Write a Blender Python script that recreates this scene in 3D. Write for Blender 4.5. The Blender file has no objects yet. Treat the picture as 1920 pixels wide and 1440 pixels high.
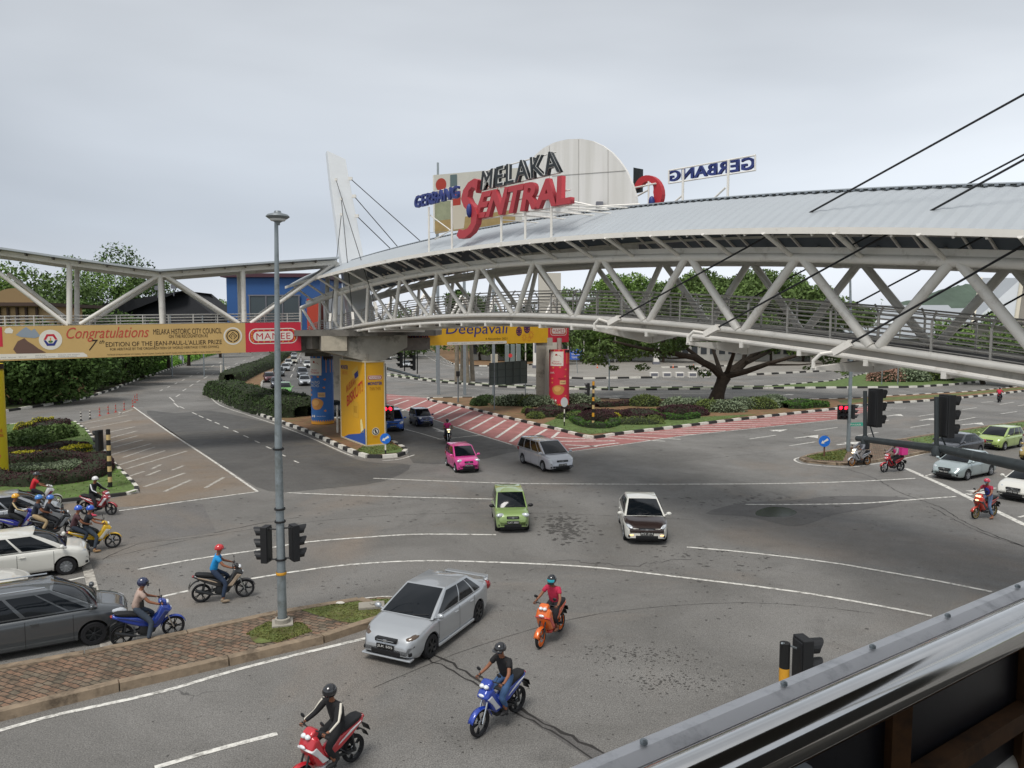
import bpy, bmesh, math, random
import numpy as np
from mathutils import Vector, Matrix
rnd = random.Random(7)
C = bpy.context.scene.collection
SC = bpy.context.scene

# ---------------------------------------------------------------- camera
FPX, HZ, CAMZ = 1400.0, 615.0, 8.3          # focal length in photo pixels, horizon row, eye height
PITCH = math.atan((720 - HZ) / FPX)
cd = bpy.data.cameras.new("camera"); cam = bpy.data.objects.new("camera", cd); C.objects.link(cam)
cd.sensor_width = 36.0; cd.lens = FPX / 1920 * 36.0; cd.clip_start = 0.05; cd.clip_end = 6000
cam.location = (0, 0, CAMZ); cam.rotation_euler = (math.pi / 2 - PITCH, 0, 0)
SC.camera = cam

# ---------------------------------------------------------------- light
SUN_EL, SUN_AZ = math.radians(62), math.radians(205)      # azimuth clockwise from +Y
sd = bpy.data.lights.new("sun", 'SUN'); sun = bpy.data.objects.new("sun", sd); C.objects.link(sun)
sd.energy = 2.2; sd.angle = math.radians(22); sd.color = (1, .965, .92)
sv = Vector((math.sin(SUN_AZ) * math.cos(SUN_EL), math.cos(SUN_AZ) * math.cos(SUN_EL), math.sin(SUN_EL)))
sun.rotation_euler = sv.to_track_quat('Z', 'Y').to_euler(); sun.location = (0, 0, 60)
W = bpy.data.worlds.new("World"); SC.world = W; W.use_nodes = True
nt = W.node_tree; N = nt.nodes; Lk = nt.links
bg = N['Background']; bg.inputs[1].default_value = 0.1
sky = N.new('ShaderNodeTexSky'); sky.sky_type = 'NISHITA'; sky.sun_disc = False
sky.sun_elevation = SUN_EL; sky.sun_rotation = SUN_AZ; sky.dust_density = 4
tc = N.new('ShaderNodeTexCoord'); mp = N.new('ShaderNodeMapping')
mp.inputs['Scale'].default_value = (.55, 1.3, 3.2); mp.inputs['Rotation'].default_value = (.25, .2, .5)
no = N.new('ShaderNodeTexNoise'); no.inputs['Scale'].default_value = 1.1; no.inputs['Detail'].default_value = 5; no.inputs['Roughness'].default_value = .42
no.inputs['Distortion'].default_value = .25
cr = N.new('ShaderNodeValToRGB'); e = cr.color_ramp.elements
e[0].position = .32; e[0].color = (.5, .525, .56, 1); e[1].position = .7; e[1].color = (1.04, 1.06, 1.08, 1)
q = cr.color_ramp.elements.new(.5); q.color = (.72, .75, .79, 1)
sx = N.new('ShaderNodeSeparateXYZ'); rp = N.new('ShaderNodeValToRGB'); e = rp.color_ramp.elements
e[0].position = 0.0; e[0].color = (9.5, 9.6, 9.9, 1); e[1].position = .6; e[1].color = (7.3, 7.25, 7.2, 1)
q = rp.color_ramp.elements.new(.12); q.color = (8.4, 8.85, 9.4, 1)
q = rp.color_ramp.elements.new(.3); q.color = (8.6, 8.8, 9.0, 1)
mu = N.new('ShaderNodeMix'); mu.data_type = 'RGBA'; mu.blend_type = 'MULTIPLY'; mu.inputs[0].default_value = 1
mx = N.new('ShaderNodeMix'); mx.data_type = 'RGBA'; mx.inputs[0].default_value = .93
Lk.new(tc.outputs['Generated'], mp.inputs[0]); Lk.new(mp.outputs[0], no.inputs[0]); Lk.new(no.outputs[0], cr.inputs[0])
Lk.new(tc.outputs['Generated'], sx.inputs[0]); Lk.new(sx.outputs[2], rp.inputs[0])
Lk.new(cr.outputs[0], mu.inputs[6]); Lk.new(rp.outputs[0], mu.inputs[7])
Lk.new(sky.outputs[0], mx.inputs[6]); Lk.new(mu.outputs[2], mx.inputs[7]); Lk.new(mx.outputs[2], bg.inputs[0])
SC.view_settings.view_transform = 'Standard'; SC.view_settings.look = 'None'
SC.view_settings.exposure = 0.16; SC.view_settings.gamma = 1.0
SC.cycles.max_bounces = 6; SC.cycles.diffuse_bounces = 3; SC.cycles.glossy_bounces = 3

# ---------------------------------------------------------------- places
def ray(px, py):
    u = (px - 960) / FPX; v = (py - 720) / FPX
    return Vector((u, math.cos(PITCH) - v * math.sin(PITCH), -(math.sin(PITCH) + v * math.cos(PITCH))))
def G(px, py, z=0.0):                     # the point of the level z seen at a place of the photograph
    r = ray(px, py); t = (z - CAMZ) / r.z
    return Vector((r.x * t, r.y * t, z))
def AT(px, py, D):                        # the point D metres away (along the ground) seen there
    r = ray(px, py); t = D / r.y
    return Vector((r.x * t, D, CAMZ + r.z * t))
def HT(px0, py0, py1):                    # height of something standing at (px0,py0) whose top is at row py1
    g = G(px0, py0); return AT(px0, py1, g.y).z
BD = Vector((.601, -.799, 0)).normalized(); BN = Vector((-BD.y, BD.x, 0))
def onplane(px, py, dist):                # point of the vertical plane parallel to the curved bridge
    r = ray(px, py); t = dist / (r.x * BN.x + r.y * BN.y); p = r * t
    return Vector((p.x, p.y, CAMZ + p.z))
def bp(s, off, z): return BD * s + BN * off + Vector((0, 0, z))

# ---------------------------------------------------------------- materials
def lin(c):
    if isinstance(c, str):
        c = c.lstrip('#'); c = [int(c[i:i+2], 16) / 255 for i in (0, 2, 4)]
        return tuple(((x + .055) / 1.055) ** 2.4 if x > .04 else x / 12.92 for x in c)
    return tuple(c)
_M = {}
def M(name, col=(.5, .5, .5), rough=.6, metal=0.0, var=0.0, vs=3.0, coat=0.0, bump=0.0, bs=40.0, emit=0.0, spec=.5, dirt=None, ds=.6, dth=(.5, .7)):
    if name in _M: return _M[name]
    c = lin(col); m = bpy.data.materials.new(name); m.use_nodes = True; t = m.node_tree; b = t.nodes['Principled BSDF']
    b.inputs['Base Color'].default_value = (*c, 1); b.inputs['Roughness'].default_value = rough; b.inputs['Metallic'].default_value = metal
    b.inputs['Specular IOR Level'].default_value = spec
    if coat: b.inputs['Coat Weight'].default_value = coat; b.inputs['Coat Roughness'].default_value = .04
    if emit: b.inputs['Emission Color'].default_value = (*c, 1); b.inputs['Emission Strength'].default_value = emit
    g = t.nodes.new('ShaderNodeNewGeometry'); src = None
    if var:
        n = t.nodes.new('ShaderNodeTexNoise'); n.inputs['Scale'].default_value = vs; n.inputs['Detail'].default_value = 6
        n.inputs['Roughness'].default_value = .65
        t.links.new(g.outputs['Position'], n.inputs[0])
        r = t.nodes.new('ShaderNodeValToRGB'); r.color_ramp.elements[0].position = .3; r.color_ramp.elements[1].position = .7
        r.color_ramp.elements[0].color = tuple(x * (1 - var) for x in c) + (1,)
        r.color_ramp.elements[1].color = tuple(min(1, x * (1 + var)) for x in c) + (1,)
        t.links.new(n.outputs[0], r.inputs[0]); src = r.outputs[0]
    if dirt:
        n = t.nodes.new('ShaderNodeTexNoise'); n.inputs['Scale'].default_value = ds; n.inputs['Detail'].default_value = 8; n.inputs['Roughness'].default_value = .7
        t.links.new(g.outputs['Position'], n.inputs[0])
        mr = t.nodes.new('ShaderNodeMapRange'); mr.inputs[1].default_value = dth[0]; mr.inputs[2].default_value = dth[1]
        t.links.new(n.outputs[0], mr.inputs[0])
        k = t.nodes.new('ShaderNodeMix'); k.data_type = 'RGBA'; k.inputs[7].default_value = (*lin(dirt), 1)
        k.inputs[6].default_value = (*c, 1)
        if src: t.links.new(src, k.inputs[6])
        t.links.new(mr.outputs[0], k.inputs[0]); src = k.outputs[2]
    if src: t.links.new(src, b.inputs['Base Color'])
    if bump:
        n = t.nodes.new('ShaderNodeTexNoise'); n.inputs['Scale'].default_value = bs; n.inputs['Detail'].default_value = 4
        t.links.new(g.outputs['Position'], n.inputs[0])
        u = t.nodes.new('ShaderNodeBump'); u.inputs['Strength'].default_value = bump; u.inputs['Distance'].default_value = .02
        t.links.new(n.outputs[0], u.inputs['Height']); t.links.new(u.outputs[0], b.inputs['Normal'])
    _M[name] = m; return m
def asphalt(name, c0, c1, brown, grain=.35, brownth=(.52, .75)):
    m = bpy.data.materials.new(name); m.use_nodes = True; t = m.node_tree; b = t.nodes['Principled BSDF']; _M[name] = m
    g = t.nodes.new('ShaderNodeNewGeometry')
    def noise(s, d=6, r=.6, dist=0):
        n = t.nodes.new('ShaderNodeTexNoise'); n.inputs['Scale'].default_value = s; n.inputs['Detail'].default_value = d
        n.inputs['Roughness'].default_value = r; n.inputs['Distortion'].default_value = dist
        t.links.new(g.outputs['Position'], n.inputs[0]); return n.outputs[0]
    def mix(a, bb, f, mode='MIX'):
        k = t.nodes.new('ShaderNodeMix'); k.data_type = 'RGBA'; k.blend_type = mode
        for i, x in ((6, a), (7, bb)):
            if isinstance(x, tuple): k.inputs[i].default_value = (*x, 1)
            else: t.links.new(x, k.inputs[i])
        if isinstance(f, float): k.inputs[0].default_value = f
        else: t.links.new(f, k.inputs[0])
        return k.outputs[2]
    def rng(x, a, bb, c=0., d=1.):
        r = t.nodes.new('ShaderNodeMapRange'); r.inputs[1].default_value = a; r.inputs[2].default_value = bb
        r.inputs[3].default_value = c; r.inputs[4].default_value = d; t.links.new(x, r.inputs[0]); return r.outputs[0]
    col = mix(lin(c0), lin(c1), rng(noise(.16, 8, .62, .6), .35, .65))
    col = mix(col, lin(brown), rng(noise(.11, 7, .6, 1.0), *brownth))
    col = mix(col, tuple(x * .5 for x in lin(c0)), rng(noise(.9, 10, .78, .4), .58, .78, 0, .55))
    g1_ = rng(noise(34, 3, .75), .32, .68, 1 - grain * 1.7, 1 + grain * 1.7); g2_ = rng(noise(9, 4, .7), .3, .7, .88, 1.12)
    col = mix(col, tuple(x * .55 for x in lin(c0)), rng(noise(.3, 9, .72, 1.3), .56, .72, 0, .5))
    gm = t.nodes.new('ShaderNodeMath'); gm.operation = 'MULTIPLY'; t.links.new(g1_, gm.inputs[0]); t.links.new(g2_, gm.inputs[1]); gr = gm.outputs[0]
    cc = t.nodes.new('ShaderNodeCombineColor')
    for i in range(3): t.links.new(gr, cc.inputs[i])
    col = mix(col, cc.outputs[0], 1.0, 'MULTIPLY')
    # fine crack network
    v = t.nodes.new('ShaderNodeTexVoronoi'); v.feature = 'DISTANCE_TO_EDGE'; v.inputs['Scale'].default_value = .33
    n2 = t.nodes.new('ShaderNodeTexNoise'); n2.inputs['Scale'].default_value = .8; n2.inputs['Detail'].default_value = 8
    ad = t.nodes.new('ShaderNodeVectorMath'); ad.operation = 'MULTIPLY_ADD'; ad.inputs[1].default_value = (1.6, 1.6, 0)
    t.links.new(g.outputs['Position'], n2.inputs[0]); t.links.new(n2.outputs[1], ad.inputs[0]); t.links.new(g.outputs['Position'], ad.inputs[2])
    t.links.new(ad.outputs[0], v.inputs[0])
    ck = t.nodes.new('ShaderNodeMath'); ck.operation = 'MULTIPLY'
    t.links.new(rng(v.outputs[0], 0.003, .009, .8, 0.), ck.inputs[0]); t.links.new(rng(noise(.22, 4), .6, .72), ck.inputs[1])
    col = mix(col, (.02, .02, .02), ck.outputs[0])
    t.links.new(col, b.inputs['Base Color']); t.links.new(rng(noise(1.3, 5), .3, .7, .62, .85), b.inputs['Roughness'])
    u = t.nodes.new('ShaderNodeBump'); u.inputs['Strength'].default_value = .35; u.inputs['Distance'].default_value = .01
    t.links.new(gr, u.inputs['Height']); t.links.new(u.outputs[0], b.inputs['Normal'])
    return m

# ---------------------------------------------------------------- mesh builder
class MB:
    def __init__(s): s.v = []; s.f = []; s.m = []; s.sm = []
    def add(s, vs, fs, mi=0, smooth=False):
        o = len(s.v); s.v += [tuple(v) for v in vs]
        for f in fs: s.f.append(tuple(o + i for i in f)); s.m.append(mi); s.sm.append(smooth)
        return s
    def box(s, c, size, mi=0, rz=0.0, M4=None):
        x, y, z = [k / 2 for k in size]; vs = [Vector((i, j, k)) for i in (-x, x) for j in (-y, y) for k in (-z, z)]
        R = Matrix.Rotation(rz, 4, 'Z') if M4 is None else M4
        vs = [R @ v + Vector(c) for v in vs]
        return s.add(vs, [(0, 1, 3, 2), (4, 6, 7, 5), (0, 4, 5, 1), (2, 3, 7, 6), (0, 2, 6, 4), (1, 5, 7, 3)], mi)
    def beam(s, a, b, w, h, mi=0, up=Vector((0, 0, 1))):
        a, b = Vector(a), Vector(b); d = (b - a); L = d.length
        if L < 1e-6: return s
        d.normalize(); sd_ = d.cross(up)
        if sd_.length < 1e-4: sd_ = d.cross(Vector((0, 1, 0)))
        sd_.normalize(); u = sd_.cross(d)
        vs = [p + sd_ * i * w / 2 + u * j * h / 2 for p in (a, b) for i, j in ((-1, -1), (1, -1), (1, 1), (-1, 1))]
        return s.add(vs, [(0, 1, 2, 3), (7, 6, 5, 4), (0, 4, 5, 1), (1, 5, 6, 2), (2, 6, 7, 3), (3, 7, 4, 0)], mi)
    def tube(s, pts, r, n=10, mi=0, cap=True, smooth=True):
        pts = [Vector(p) for p in pts]; rs = r if isinstance(r, (list, tuple)) else [r] * len(pts)
        vs = []; prev = None
        for i, p in enumerate(pts):
            d = (pts[min(i + 1, len(pts) - 1)] - pts[max(i - 1, 0)]).normalized()
            if prev is None:
                a = d.orthogonal().normalized() if abs(d.z) > .9 else d.cross(Vector((0, 0, 1))).normalized()
            else:
                a = (prev - d * prev.dot(d))
                a = a.normalized() if a.length > 1e-5 else d.orthogonal().normalized()
            prev = a; b = d.cross(a)
            vs += [p + (a * math.cos(2 * math.pi * k / n) + b * math.sin(2 * math.pi * k / n)) * rs[i] for k in range(n)]
        fs = [(i * n + k, i * n + (k + 1) % n, (i + 1) * n + (k + 1) % n, (i + 1) * n + k) for i in range(len(pts) - 1) for k in range(n)]
        s.add(vs, fs, mi, smooth)
        if cap: 
            o = len(s.v) - len(vs); L = len(pts) - 1
            s.f.append(tuple(o + k for k in range(n))[::-1]); s.m.append(mi); s.sm.append(False)
            s.f.append(tuple(o + L * n + k for k in range(n))); s.m.append(mi); s.sm.append(False)
        return s
    def ell(s, c, r, mi=0, nu=14, nv=9, M4=None):
        vs = []; c = Vector(c)
        for j in range(nv + 1):
            th = math.pi * j / nv
            for i in range(nu):
                ph = 2 * math.pi * i / nu
                p = Vector((r[0] * math.sin(th) * math.cos(ph), r[1] * math.sin(th) * math.sin(ph), r[2] * math.cos(th)))
                if M4: p = M4 @ p
                vs.append(p + c)
        fs = [(j * nu + i, j * nu + (i + 1) % nu, (j + 1) * nu + (i + 1) % nu, (j + 1) * nu + i)[::-1] for j in range(nv) for i in range(nu)]
        return s.add(vs, fs, mi, True)
    def lathe(s, prof, c=(0, 0, 0), axis='Z', n=24, mi=0, smooth=True):
        vs = []; c = Vector(c)
        for (r, h) in prof:
            for k in range(n):
                a = 2 * math.pi * k / n; x, y = r * math.cos(a), r * math.sin(a)
                vs.append(c + (Vector((x, y, h)) if axis == 'Z' else Vector((x, h, y)) if axis == 'Y' else Vector((h, x, y))))
        fs = [(j * n + k, j * n + (k + 1) % n, (j + 1) * n + (k + 1) % n, (j + 1) * n + k) for j in range(len(prof) - 1) for k in range(n)]
        if axis == 'Y': fs = [f[::-1] for f in fs]
        return s.add(vs, fs, mi, smooth)
    def prism(s, poly, a, b, ax='Y', mi=0, fn=None):      # polygon in the plane across axis ax, extruded a..b
        n = len(poly); vs = []
        for h in (a, b):
            for (x, z) in poly:
                vs.append({'Y': (x, h, z), 'Z': (x, z, h), 'X': (h, x, z)}[ax])
        if fn: vs = [fn(Vector(v)) for v in vs]
        fs = [tuple(range(n)), tuple(range(n, 2 * n))[::-1]] + [(i, i + n, (i + 1) % n + n, (i + 1) % n) for i in range(n)]
        return s.add(vs, fs, mi)
    def grid(s, fn, nu, nv, mi=0, smooth=True, closeu=False):
        vs = [fn(i / nu, j / nv) for j in range(nv + 1) for i in range(nu + 1)]
        w = nu + 1
        return s.add(vs, [(j * w + i, j * w + i + 1, (j + 1) * w + i + 1, (j + 1) * w + i) for j in range(nv) for i in range(nu)], mi, smooth)
def split_obj(o, name=None):
    """every loose piece of a mesh becomes an object of its own beside it"""
    b = bmesh.new(); b.from_mesh(o.data); b.verts.ensure_lookup_table(); seen = set(); comps = []
    for v in b.verts:
        if v.index in seen: continue
        st = [v]; seen.add(v.index); cc = []
        while st:
            w = st.pop(); cc.append(w.index)
            for e_ in w.link_edges:
                x = e_.other_vert(w)
                if x.index not in seen: seen.add(x.index); st.append(x)
        comps.append(set(cc))
    b.free()
    for cc in comps:
        n = bmesh.new(); n.from_mesh(o.data); n.verts.ensure_lookup_table(); bmesh.ops.delete(n, geom=[v for v in n.verts if v.index not in cc], context='VERTS')
        me = o.data.copy(); n.to_mesh(me); n.free(); c = o.copy(); c.data = me; C.objects.link(c); c.parent = o.parent; c.matrix_parent_inverse = o.matrix_parent_inverse.copy(); c.name = name or o.name.split('.')[0]
    bpy.data.objects.remove(o)
def tag(o, label=None, cat=None, group=None, kind=None):
    if label: o['label'] = label
    if cat: o['category'] = cat
    if group: o['group'] = group
    if kind: o['kind'] = kind
    return o
def empty(name, label, cat, loc=(0, 0, 0), rz=0.0, group=None):
    o = bpy.data.objects.new(name, None); C.objects.link(o); o.location = loc; o.rotation_euler = (0, 0, rz)
    o.empty_display_size = .3
    return tag(o, label, cat, group)
def tmat(o): return Matrix.LocRotScale(o.location, o.rotation_euler, o.scale)
def obj(name, mb, mats, parent=None, world=False, bevel=0, sharp=35, seg=2, fixn=False):
    me = bpy.data.meshes.new(name)
    if isinstance(mb, MB):
        me.from_pydata(mb.v, [], mb.f)
        mats = mats if isinstance(mats, (list, tuple)) else [mats]
        for m in mats: me.materials.append(m)
        me.polygons.foreach_set('material_index', mb.m); me.polygons.foreach_set('use_smooth', mb.sm)
        if fixn:
            b = bmesh.new(); b.from_mesh(me); bmesh.ops.recalc_face_normals(b, faces=b.faces); b.to_mesh(me); b.free()
        if any(mb.sm): me.set_sharp_from_angle(angle=math.radians(sharp))
    else:
        me = mb; mats = mats if isinstance(mats, (list, tuple)) else [mats]
        if not me.materials:
            for m in mats: me.materials.append(m)
    me.update()
    o = bpy.data.objects.new(name, me); C.objects.link(o)
    if parent:
        o.parent = parent
        if world:
            P = tmat(parent)
            if parent.parent: P = tmat(parent.parent) @ parent.matrix_parent_inverse @ P
            o.matrix_parent_inverse = P.inverted()
    if bevel:
        b = o.modifiers.new('b', 'BEVEL'); b.width = bevel; b.segments = seg; b.limit_method = 'ANGLE'; b.angle_limit = math.radians(40)
        b.harden_normals = False
    return o
def kids(o): return list(o.children)
def tree_of(o):
    return (o, [tree_of(c) for c in kids(o)])
def dup(t, loc=None, rz=None, label=None, group=None, repl=None, skip=()):
    """copy a thing with its parts; repl maps a material name to another material"""
    def cp(node, parent):
        o, ch = node; c = o.copy(); C.objects.link(c); c.parent = parent
        c.matrix_parent_inverse = o.matrix_parent_inverse.copy()
        if repl and o.type == 'MESH':
            for i, sl in enumerate(c.material_slots):
                if sl.material and sl.material.name in repl:
                    m = repl[sl.material.name]; sl.link = 'OBJECT'; c.material_slots[i].material = m
        for k in ch:
            if k[0].name.split('.')[0] in skip: continue
            cp(k, c)
        return c
    r = cp(tree_of(t), None)
    if loc is not None: r.location = loc
    if rz is not None: r.rotation_euler = (0, 0, rz)
    if label: r['label'] = label
    if group: r['group'] = group
    return r
def struct(name, mb, mats, **k): return tag(obj(name, mb, mats, **k), kind='structure')
def mesh_np(name, V, F, mats, midx=None, parent=None, smooth=False, world=False):
    me = bpy.data.meshes.new(name); nf, k = F.shape
    me.vertices.add(len(V)); me.vertices.foreach_set('co', V.astype(np.float32).ravel())
    me.loops.add(nf * k); me.loops.foreach_set('vertex_index', F.astype(np.int32).ravel())
    me.polygons.add(nf); me.polygons.foreach_set('loop_start', np.arange(0, nf * k, k, dtype=np.int32))
    for m in (mats if isinstance(mats, (list, tuple)) else [mats]): me.materials.append(m)
    if midx is not None: me.polygons.foreach_set('material_index', midx.astype(np.int32))
    if smooth: me.polygons.foreach_set('use_smooth', np.ones(nf, bool))
    me.update(calc_edges=True)
    return obj(name, me, mats, parent, world)
# ---------------------------------------------------------------- text
def text_mesh(s, bold=0.0, extrude=0.0, shear=0.0, spacing=1.0):
    cu = bpy.data.curves.new('t', 'FONT'); cu.body = s; cu.offset = bold; cu.extrude = extrude; cu.shear = shear
    cu.space_character = spacing; cu.resolution_u = 4; cu.align_x = 'LEFT'
    o = bpy.data.objects.new('t', cu); C.objects.link(o); dg = bpy.context.evaluated_depsgraph_get()
    me = bpy.data.meshes.new_from_object(o.evaluated_get(dg)); bpy.data.objects.remove(o); bpy.data.curves.remove(cu)
    return me
def lettering(s, mat, fn, w, h, parent=None, bold=0.0, extrude=0.0, shear=0.0, name='lettering', spacing=1.0, world=True, skew=None, matx=None):
    """text fitted to the box -w/2..w/2, -h/2..h/2; fn maps (u,v,depth) to space"""
    me = text_mesh(s, bold * .42 if abs(bold) > .045 else 0.0, 0.5 if extrude else 0, shear, spacing)
    co = np.zeros(len(me.vertices) * 3, np.float32); me.vertices.foreach_get('co', co); co = co.reshape(-1, 3)
    if len(co) == 0: return None
    mn, mxx = co.min(0), co.max(0); sc = mxx - mn; sc[sc == 0] = 1
    u = (co[:, 0] - mn[0]) / sc[0] * w - w / 2; v = (co[:, 1] - mn[1]) / sc[1] * h - h / 2
    d = (co[:, 2] / .5 * extrude / 2) if extrude else co[:, 2] * 0
    out = np.array([tuple(fn(a, b, c)) for a, b, c in zip(u, v, d)], np.float32)
    me.vertices.foreach_set('co', out.ravel()); me.materials.clear(); me.materials.append(mat); me.update()
    if matx: me.materials.append(matx)
    o = bpy.data.objects.new(name, me); C.objects.link(o)
    if matx:
        for p in me.polygons: pass
    if parent:
        o.parent = parent
        if world: 
            P = tmat(parent)
            if parent.parent: P = tmat(parent.parent) @ parent.matrix_parent_inverse @ P
            o.matrix_parent_inverse = P.inverted()
    return o
def planefn(c, x, y):
    c, x, y = Vector(c), Vector(x).normalized(), Vector(y).normalized(); n = x.cross(y)
    return lambda a, b, d=0.0: c + x * a + y * b + n * d
# ---------------------------------------------------------------- curves on the ground
def catmull(P, k=6, closed=False):
    P = [Vector(p) for p in P]; out = []; n = len(P)
    for i in range(n if closed else n - 1):
        p0 = P[(i - 1) % n] if closed or i > 0 else P[0]; p1 = P[i]; p2 = P[(i + 1) % n]
        p3 = P[(i + 2) % n] if closed or i + 2 < n else P[-1]
        for j in range(k):
            t = j / k
            out.append(.5 * ((2 * p1) + (p2 - p0) * t + (2 * p0 - 5 * p1 + 4 * p2 - p3) * t * t + (3 * p1 - p0 - 3 * p2 + p3) * t ** 3))
    if not closed: out.append(P[-1])
    return out
def resample(P, step):
    out = [P[0].copy()]; acc = 0
    for a, b in zip(P, P[1:]):
        L = (b - a).length; d = (b - a)
        while acc + L >= step:
            t = (step - acc) / L; a = a + (b - a) * t; out.append(a.copy()); L = (b - a).length; acc = 0
            if L < 1e-9: break
        acc += L
    if (out[-1] - P[-1]).length > step * .3: out.append(P[-1].copy())
    return out
def ribbon(mb, P, w, z, mi=0):
    n = len(P); vs = []
    for i, p in enumerate(P):
        d = (P[min(i + 1, n - 1)] - P[max(i - 1, 0)]); d.z = 0; d.normalize(); s = Vector((-d.y, d.x, 0)) * w / 2
        vs += [(p.x + s.x, p.y + s.y, z), (p.x - s.x, p.y - s.y, z)]
    mb.add(vs, [(2 * i, 2 * i + 1, 2 * i + 3, 2 * i + 2) for i in range(n - 1)], mi)
def line_px(mb, pts, w=.12, z=.008, k=6, zg=0.0):
    P = [G(x, y, zg) for x, y in pts]
    if len(P) > 2: P = catmull(P, k)
    ribbon(mb, P, w, zg + z)
# ================================================================ materials
asphalt("asphalt", '#65635f', '#7d7b77', '#7d746a')
asphalt("asphalt_new", '#4f4e4c', '#5f5e5b', '#6a655b', .3)
asphalt("asphalt_silt", '#756d64', '#817a71', '#7d6f5f', .22, (.42, .6))
asphalt("asphalt_patch", '#555350', '#646260', '#69645c', .25)
asphalt("concrete_lot", '#837f78', '#928e87', '#7d7669', .15)
PAINT = M("road_paint", '#dcdad2', .7, var=.12, vs=6, dirt='#75726c', ds=5, dth=(.46, .66))
PAINTF = M("road_paint_faded", '#b9b5ab', .8, var=.15, vs=6, dirt='#86817a', ds=4, dth=(.42, .6))
REDP = M("red_road_paint", '#a26b68', .8, var=.18, vs=1.2, dirt='#84584f', ds=.8, dth=(.45, .7))
GRASS = M("grass", '#626d3a', .95, var=.4, vs=2.5, bump=.6, bs=18, dirt='#574a30', ds=1.6, dth=(.48, .65))
GRASSD = M("grass_bright", '#586c38', .95, var=.4, vs=2.2, bump=.6, bs=18, dirt='#4a5a26', ds=.6)
SOIL = M("soil", '#7d5f44', .95, var=.3, vs=1.5, bump=.5, dirt='#6b6a3e', ds=1.0)
KW = M("kerb_white", '#d8d5cb', .8, var=.1, dirt='#8d887c', ds=3, dth=(.5, .75)); KB = M("kerb_black", '#2b2a29', .8, var=.2)
KC = M("kerb_concrete", '#8a7a66', .9, var=.25, vs=3, dirt='#4f4438', ds=2.0, bump=.4)
KCR = M("kerb_cream", '#c9b99a', .85, var=.15, dirt='#7a6f5c', ds=2)
CONC = M("concrete", '#9b968b', .85, var=.12, vs=1.2, dirt='#4b4740', ds=.7, dth=(.55, .72), bump=.3, bs=14)
CONCD = M("concrete_dark", '#6f6b64', .9, var=.2, vs=1.0, dirt='#37342f', ds=.6)
WHITE = M("white_steel", '#e6e2da', .4, var=.04, vs=2, dirt='#aaa193', ds=1.6, dth=(.57, .8))
GALV = M("galvanised", '#98a0a4', .45, .5, var=.1, vs=3)
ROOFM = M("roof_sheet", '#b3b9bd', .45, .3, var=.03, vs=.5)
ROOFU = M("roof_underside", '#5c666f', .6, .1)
BLACK = M("black_plastic", '#1b1c1e', .5); DARK = M("dark_void", '#101112', .8)
CABLE = M("cable_black", '#1c1d20', .6)

# ================================================================ ground
m = MB(); R_ = 3000
m.add([(-R_, -R_, -.06), (R_, -R_, -.06), (R_, R_, -.06), (-R_, R_, -.06)], [(0, 1, 2, 3)]); struct('ground', m, GRASS)
m = MB(); m.add([(-230, -30, 0), (260, -30, 0), (260, 620, 0), (-230, 620, 0)], [(0, 1, 2, 3)]); struct('road', m, _M['asphalt'])
def sheet(name, pts, mat, z, k=4, closed=True, px=True):
    P = [G(*p) for p in pts] if px else [Vector((*p, 0)) for p in pts]
    if k > 1: P = catmull(P, k, True)
    b = MB(); b.add([(p.x, p.y, z) for p in P], [tuple(range(len(P)))]); o = struct(name, b, mat)
    bm = bmesh.new(); bm.from_mesh(o.data); bmesh.ops.triangulate(bm, faces=bm.faces); bmesh.ops.recalc_face_normals(bm, faces=bm.faces)
    if bm.faces and bm.faces[:][0].normal.z < 0: bmesh.ops.reverse_faces(bm, faces=bm.faces)
    bm.to_mesh(o.data); bm.free(); return o
sheet('road_silt', [(146, 794), (200, 778), (252, 764), (320, 808), (396, 860), (486, 922), (380, 934), (270, 948), (120, 958), (0, 968), (0, 955), (180, 940), (262, 924), (218, 878)], _M['asphalt_silt'], .004, 1)
sheet('road_resurfaced', [(392, 770), (470, 785), (545, 806), (640, 850), (690, 866), (770, 872), (720, 902), (600, 917), (505, 921), (440, 888), (370, 842), (300, 796), (275, 770), (330, 775)], _M['asphalt_new'], .004, 3)
sheet('road_resurfaced', [(500, 690), (560, 670), (640, 700), (700, 735), (790, 772), (960, 833), (950, 850), (860, 868), (775, 868), (762, 846), (690, 810), (600, 775), (520, 735)], _M['asphalt_new'], .0044, 2)
sheet('asphalt_patch', [(1323, 963), (1380, 945), (1440, 940), (1513, 936), (1545, 931), (1613, 930), (1700, 933), (1690, 941), (1640, 952), (1560, 966), (1530, 978), (1490, 987), (1450, 980), (1400, 968)], _M['asphalt_patch'], .0048, 3)
asphalt("asphalt_old_patch", '#5f5d5a', '#747270', '#746d64', .3); sheet('asphalt_patch', [(205, 958), (350, 942), (380, 945), (406, 998), (300, 1012), (180, 1030)], _M['asphalt_old_patch'], .0046, 1)
sheet('concrete_forecourt', [(930, 700), (1090, 708), (1300, 705), (1420, 700), (1700, 690), (1900, 668), (1900, 645), (1400, 640), (900, 640), (905, 682)], _M['concrete_lot'], .005, 1)
WATER = M("puddle_water", '#1c1d16', .12, spec=.25)
sheet('puddle', [(1420, 958), (1440, 951), (1470, 951), (1494, 960), (1480, 968), (1440, 969), (1418, 966)], WATER, .0075, 4)
CRK = M("crack_dark", '#2c2a28', .9, var=.2)
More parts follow.
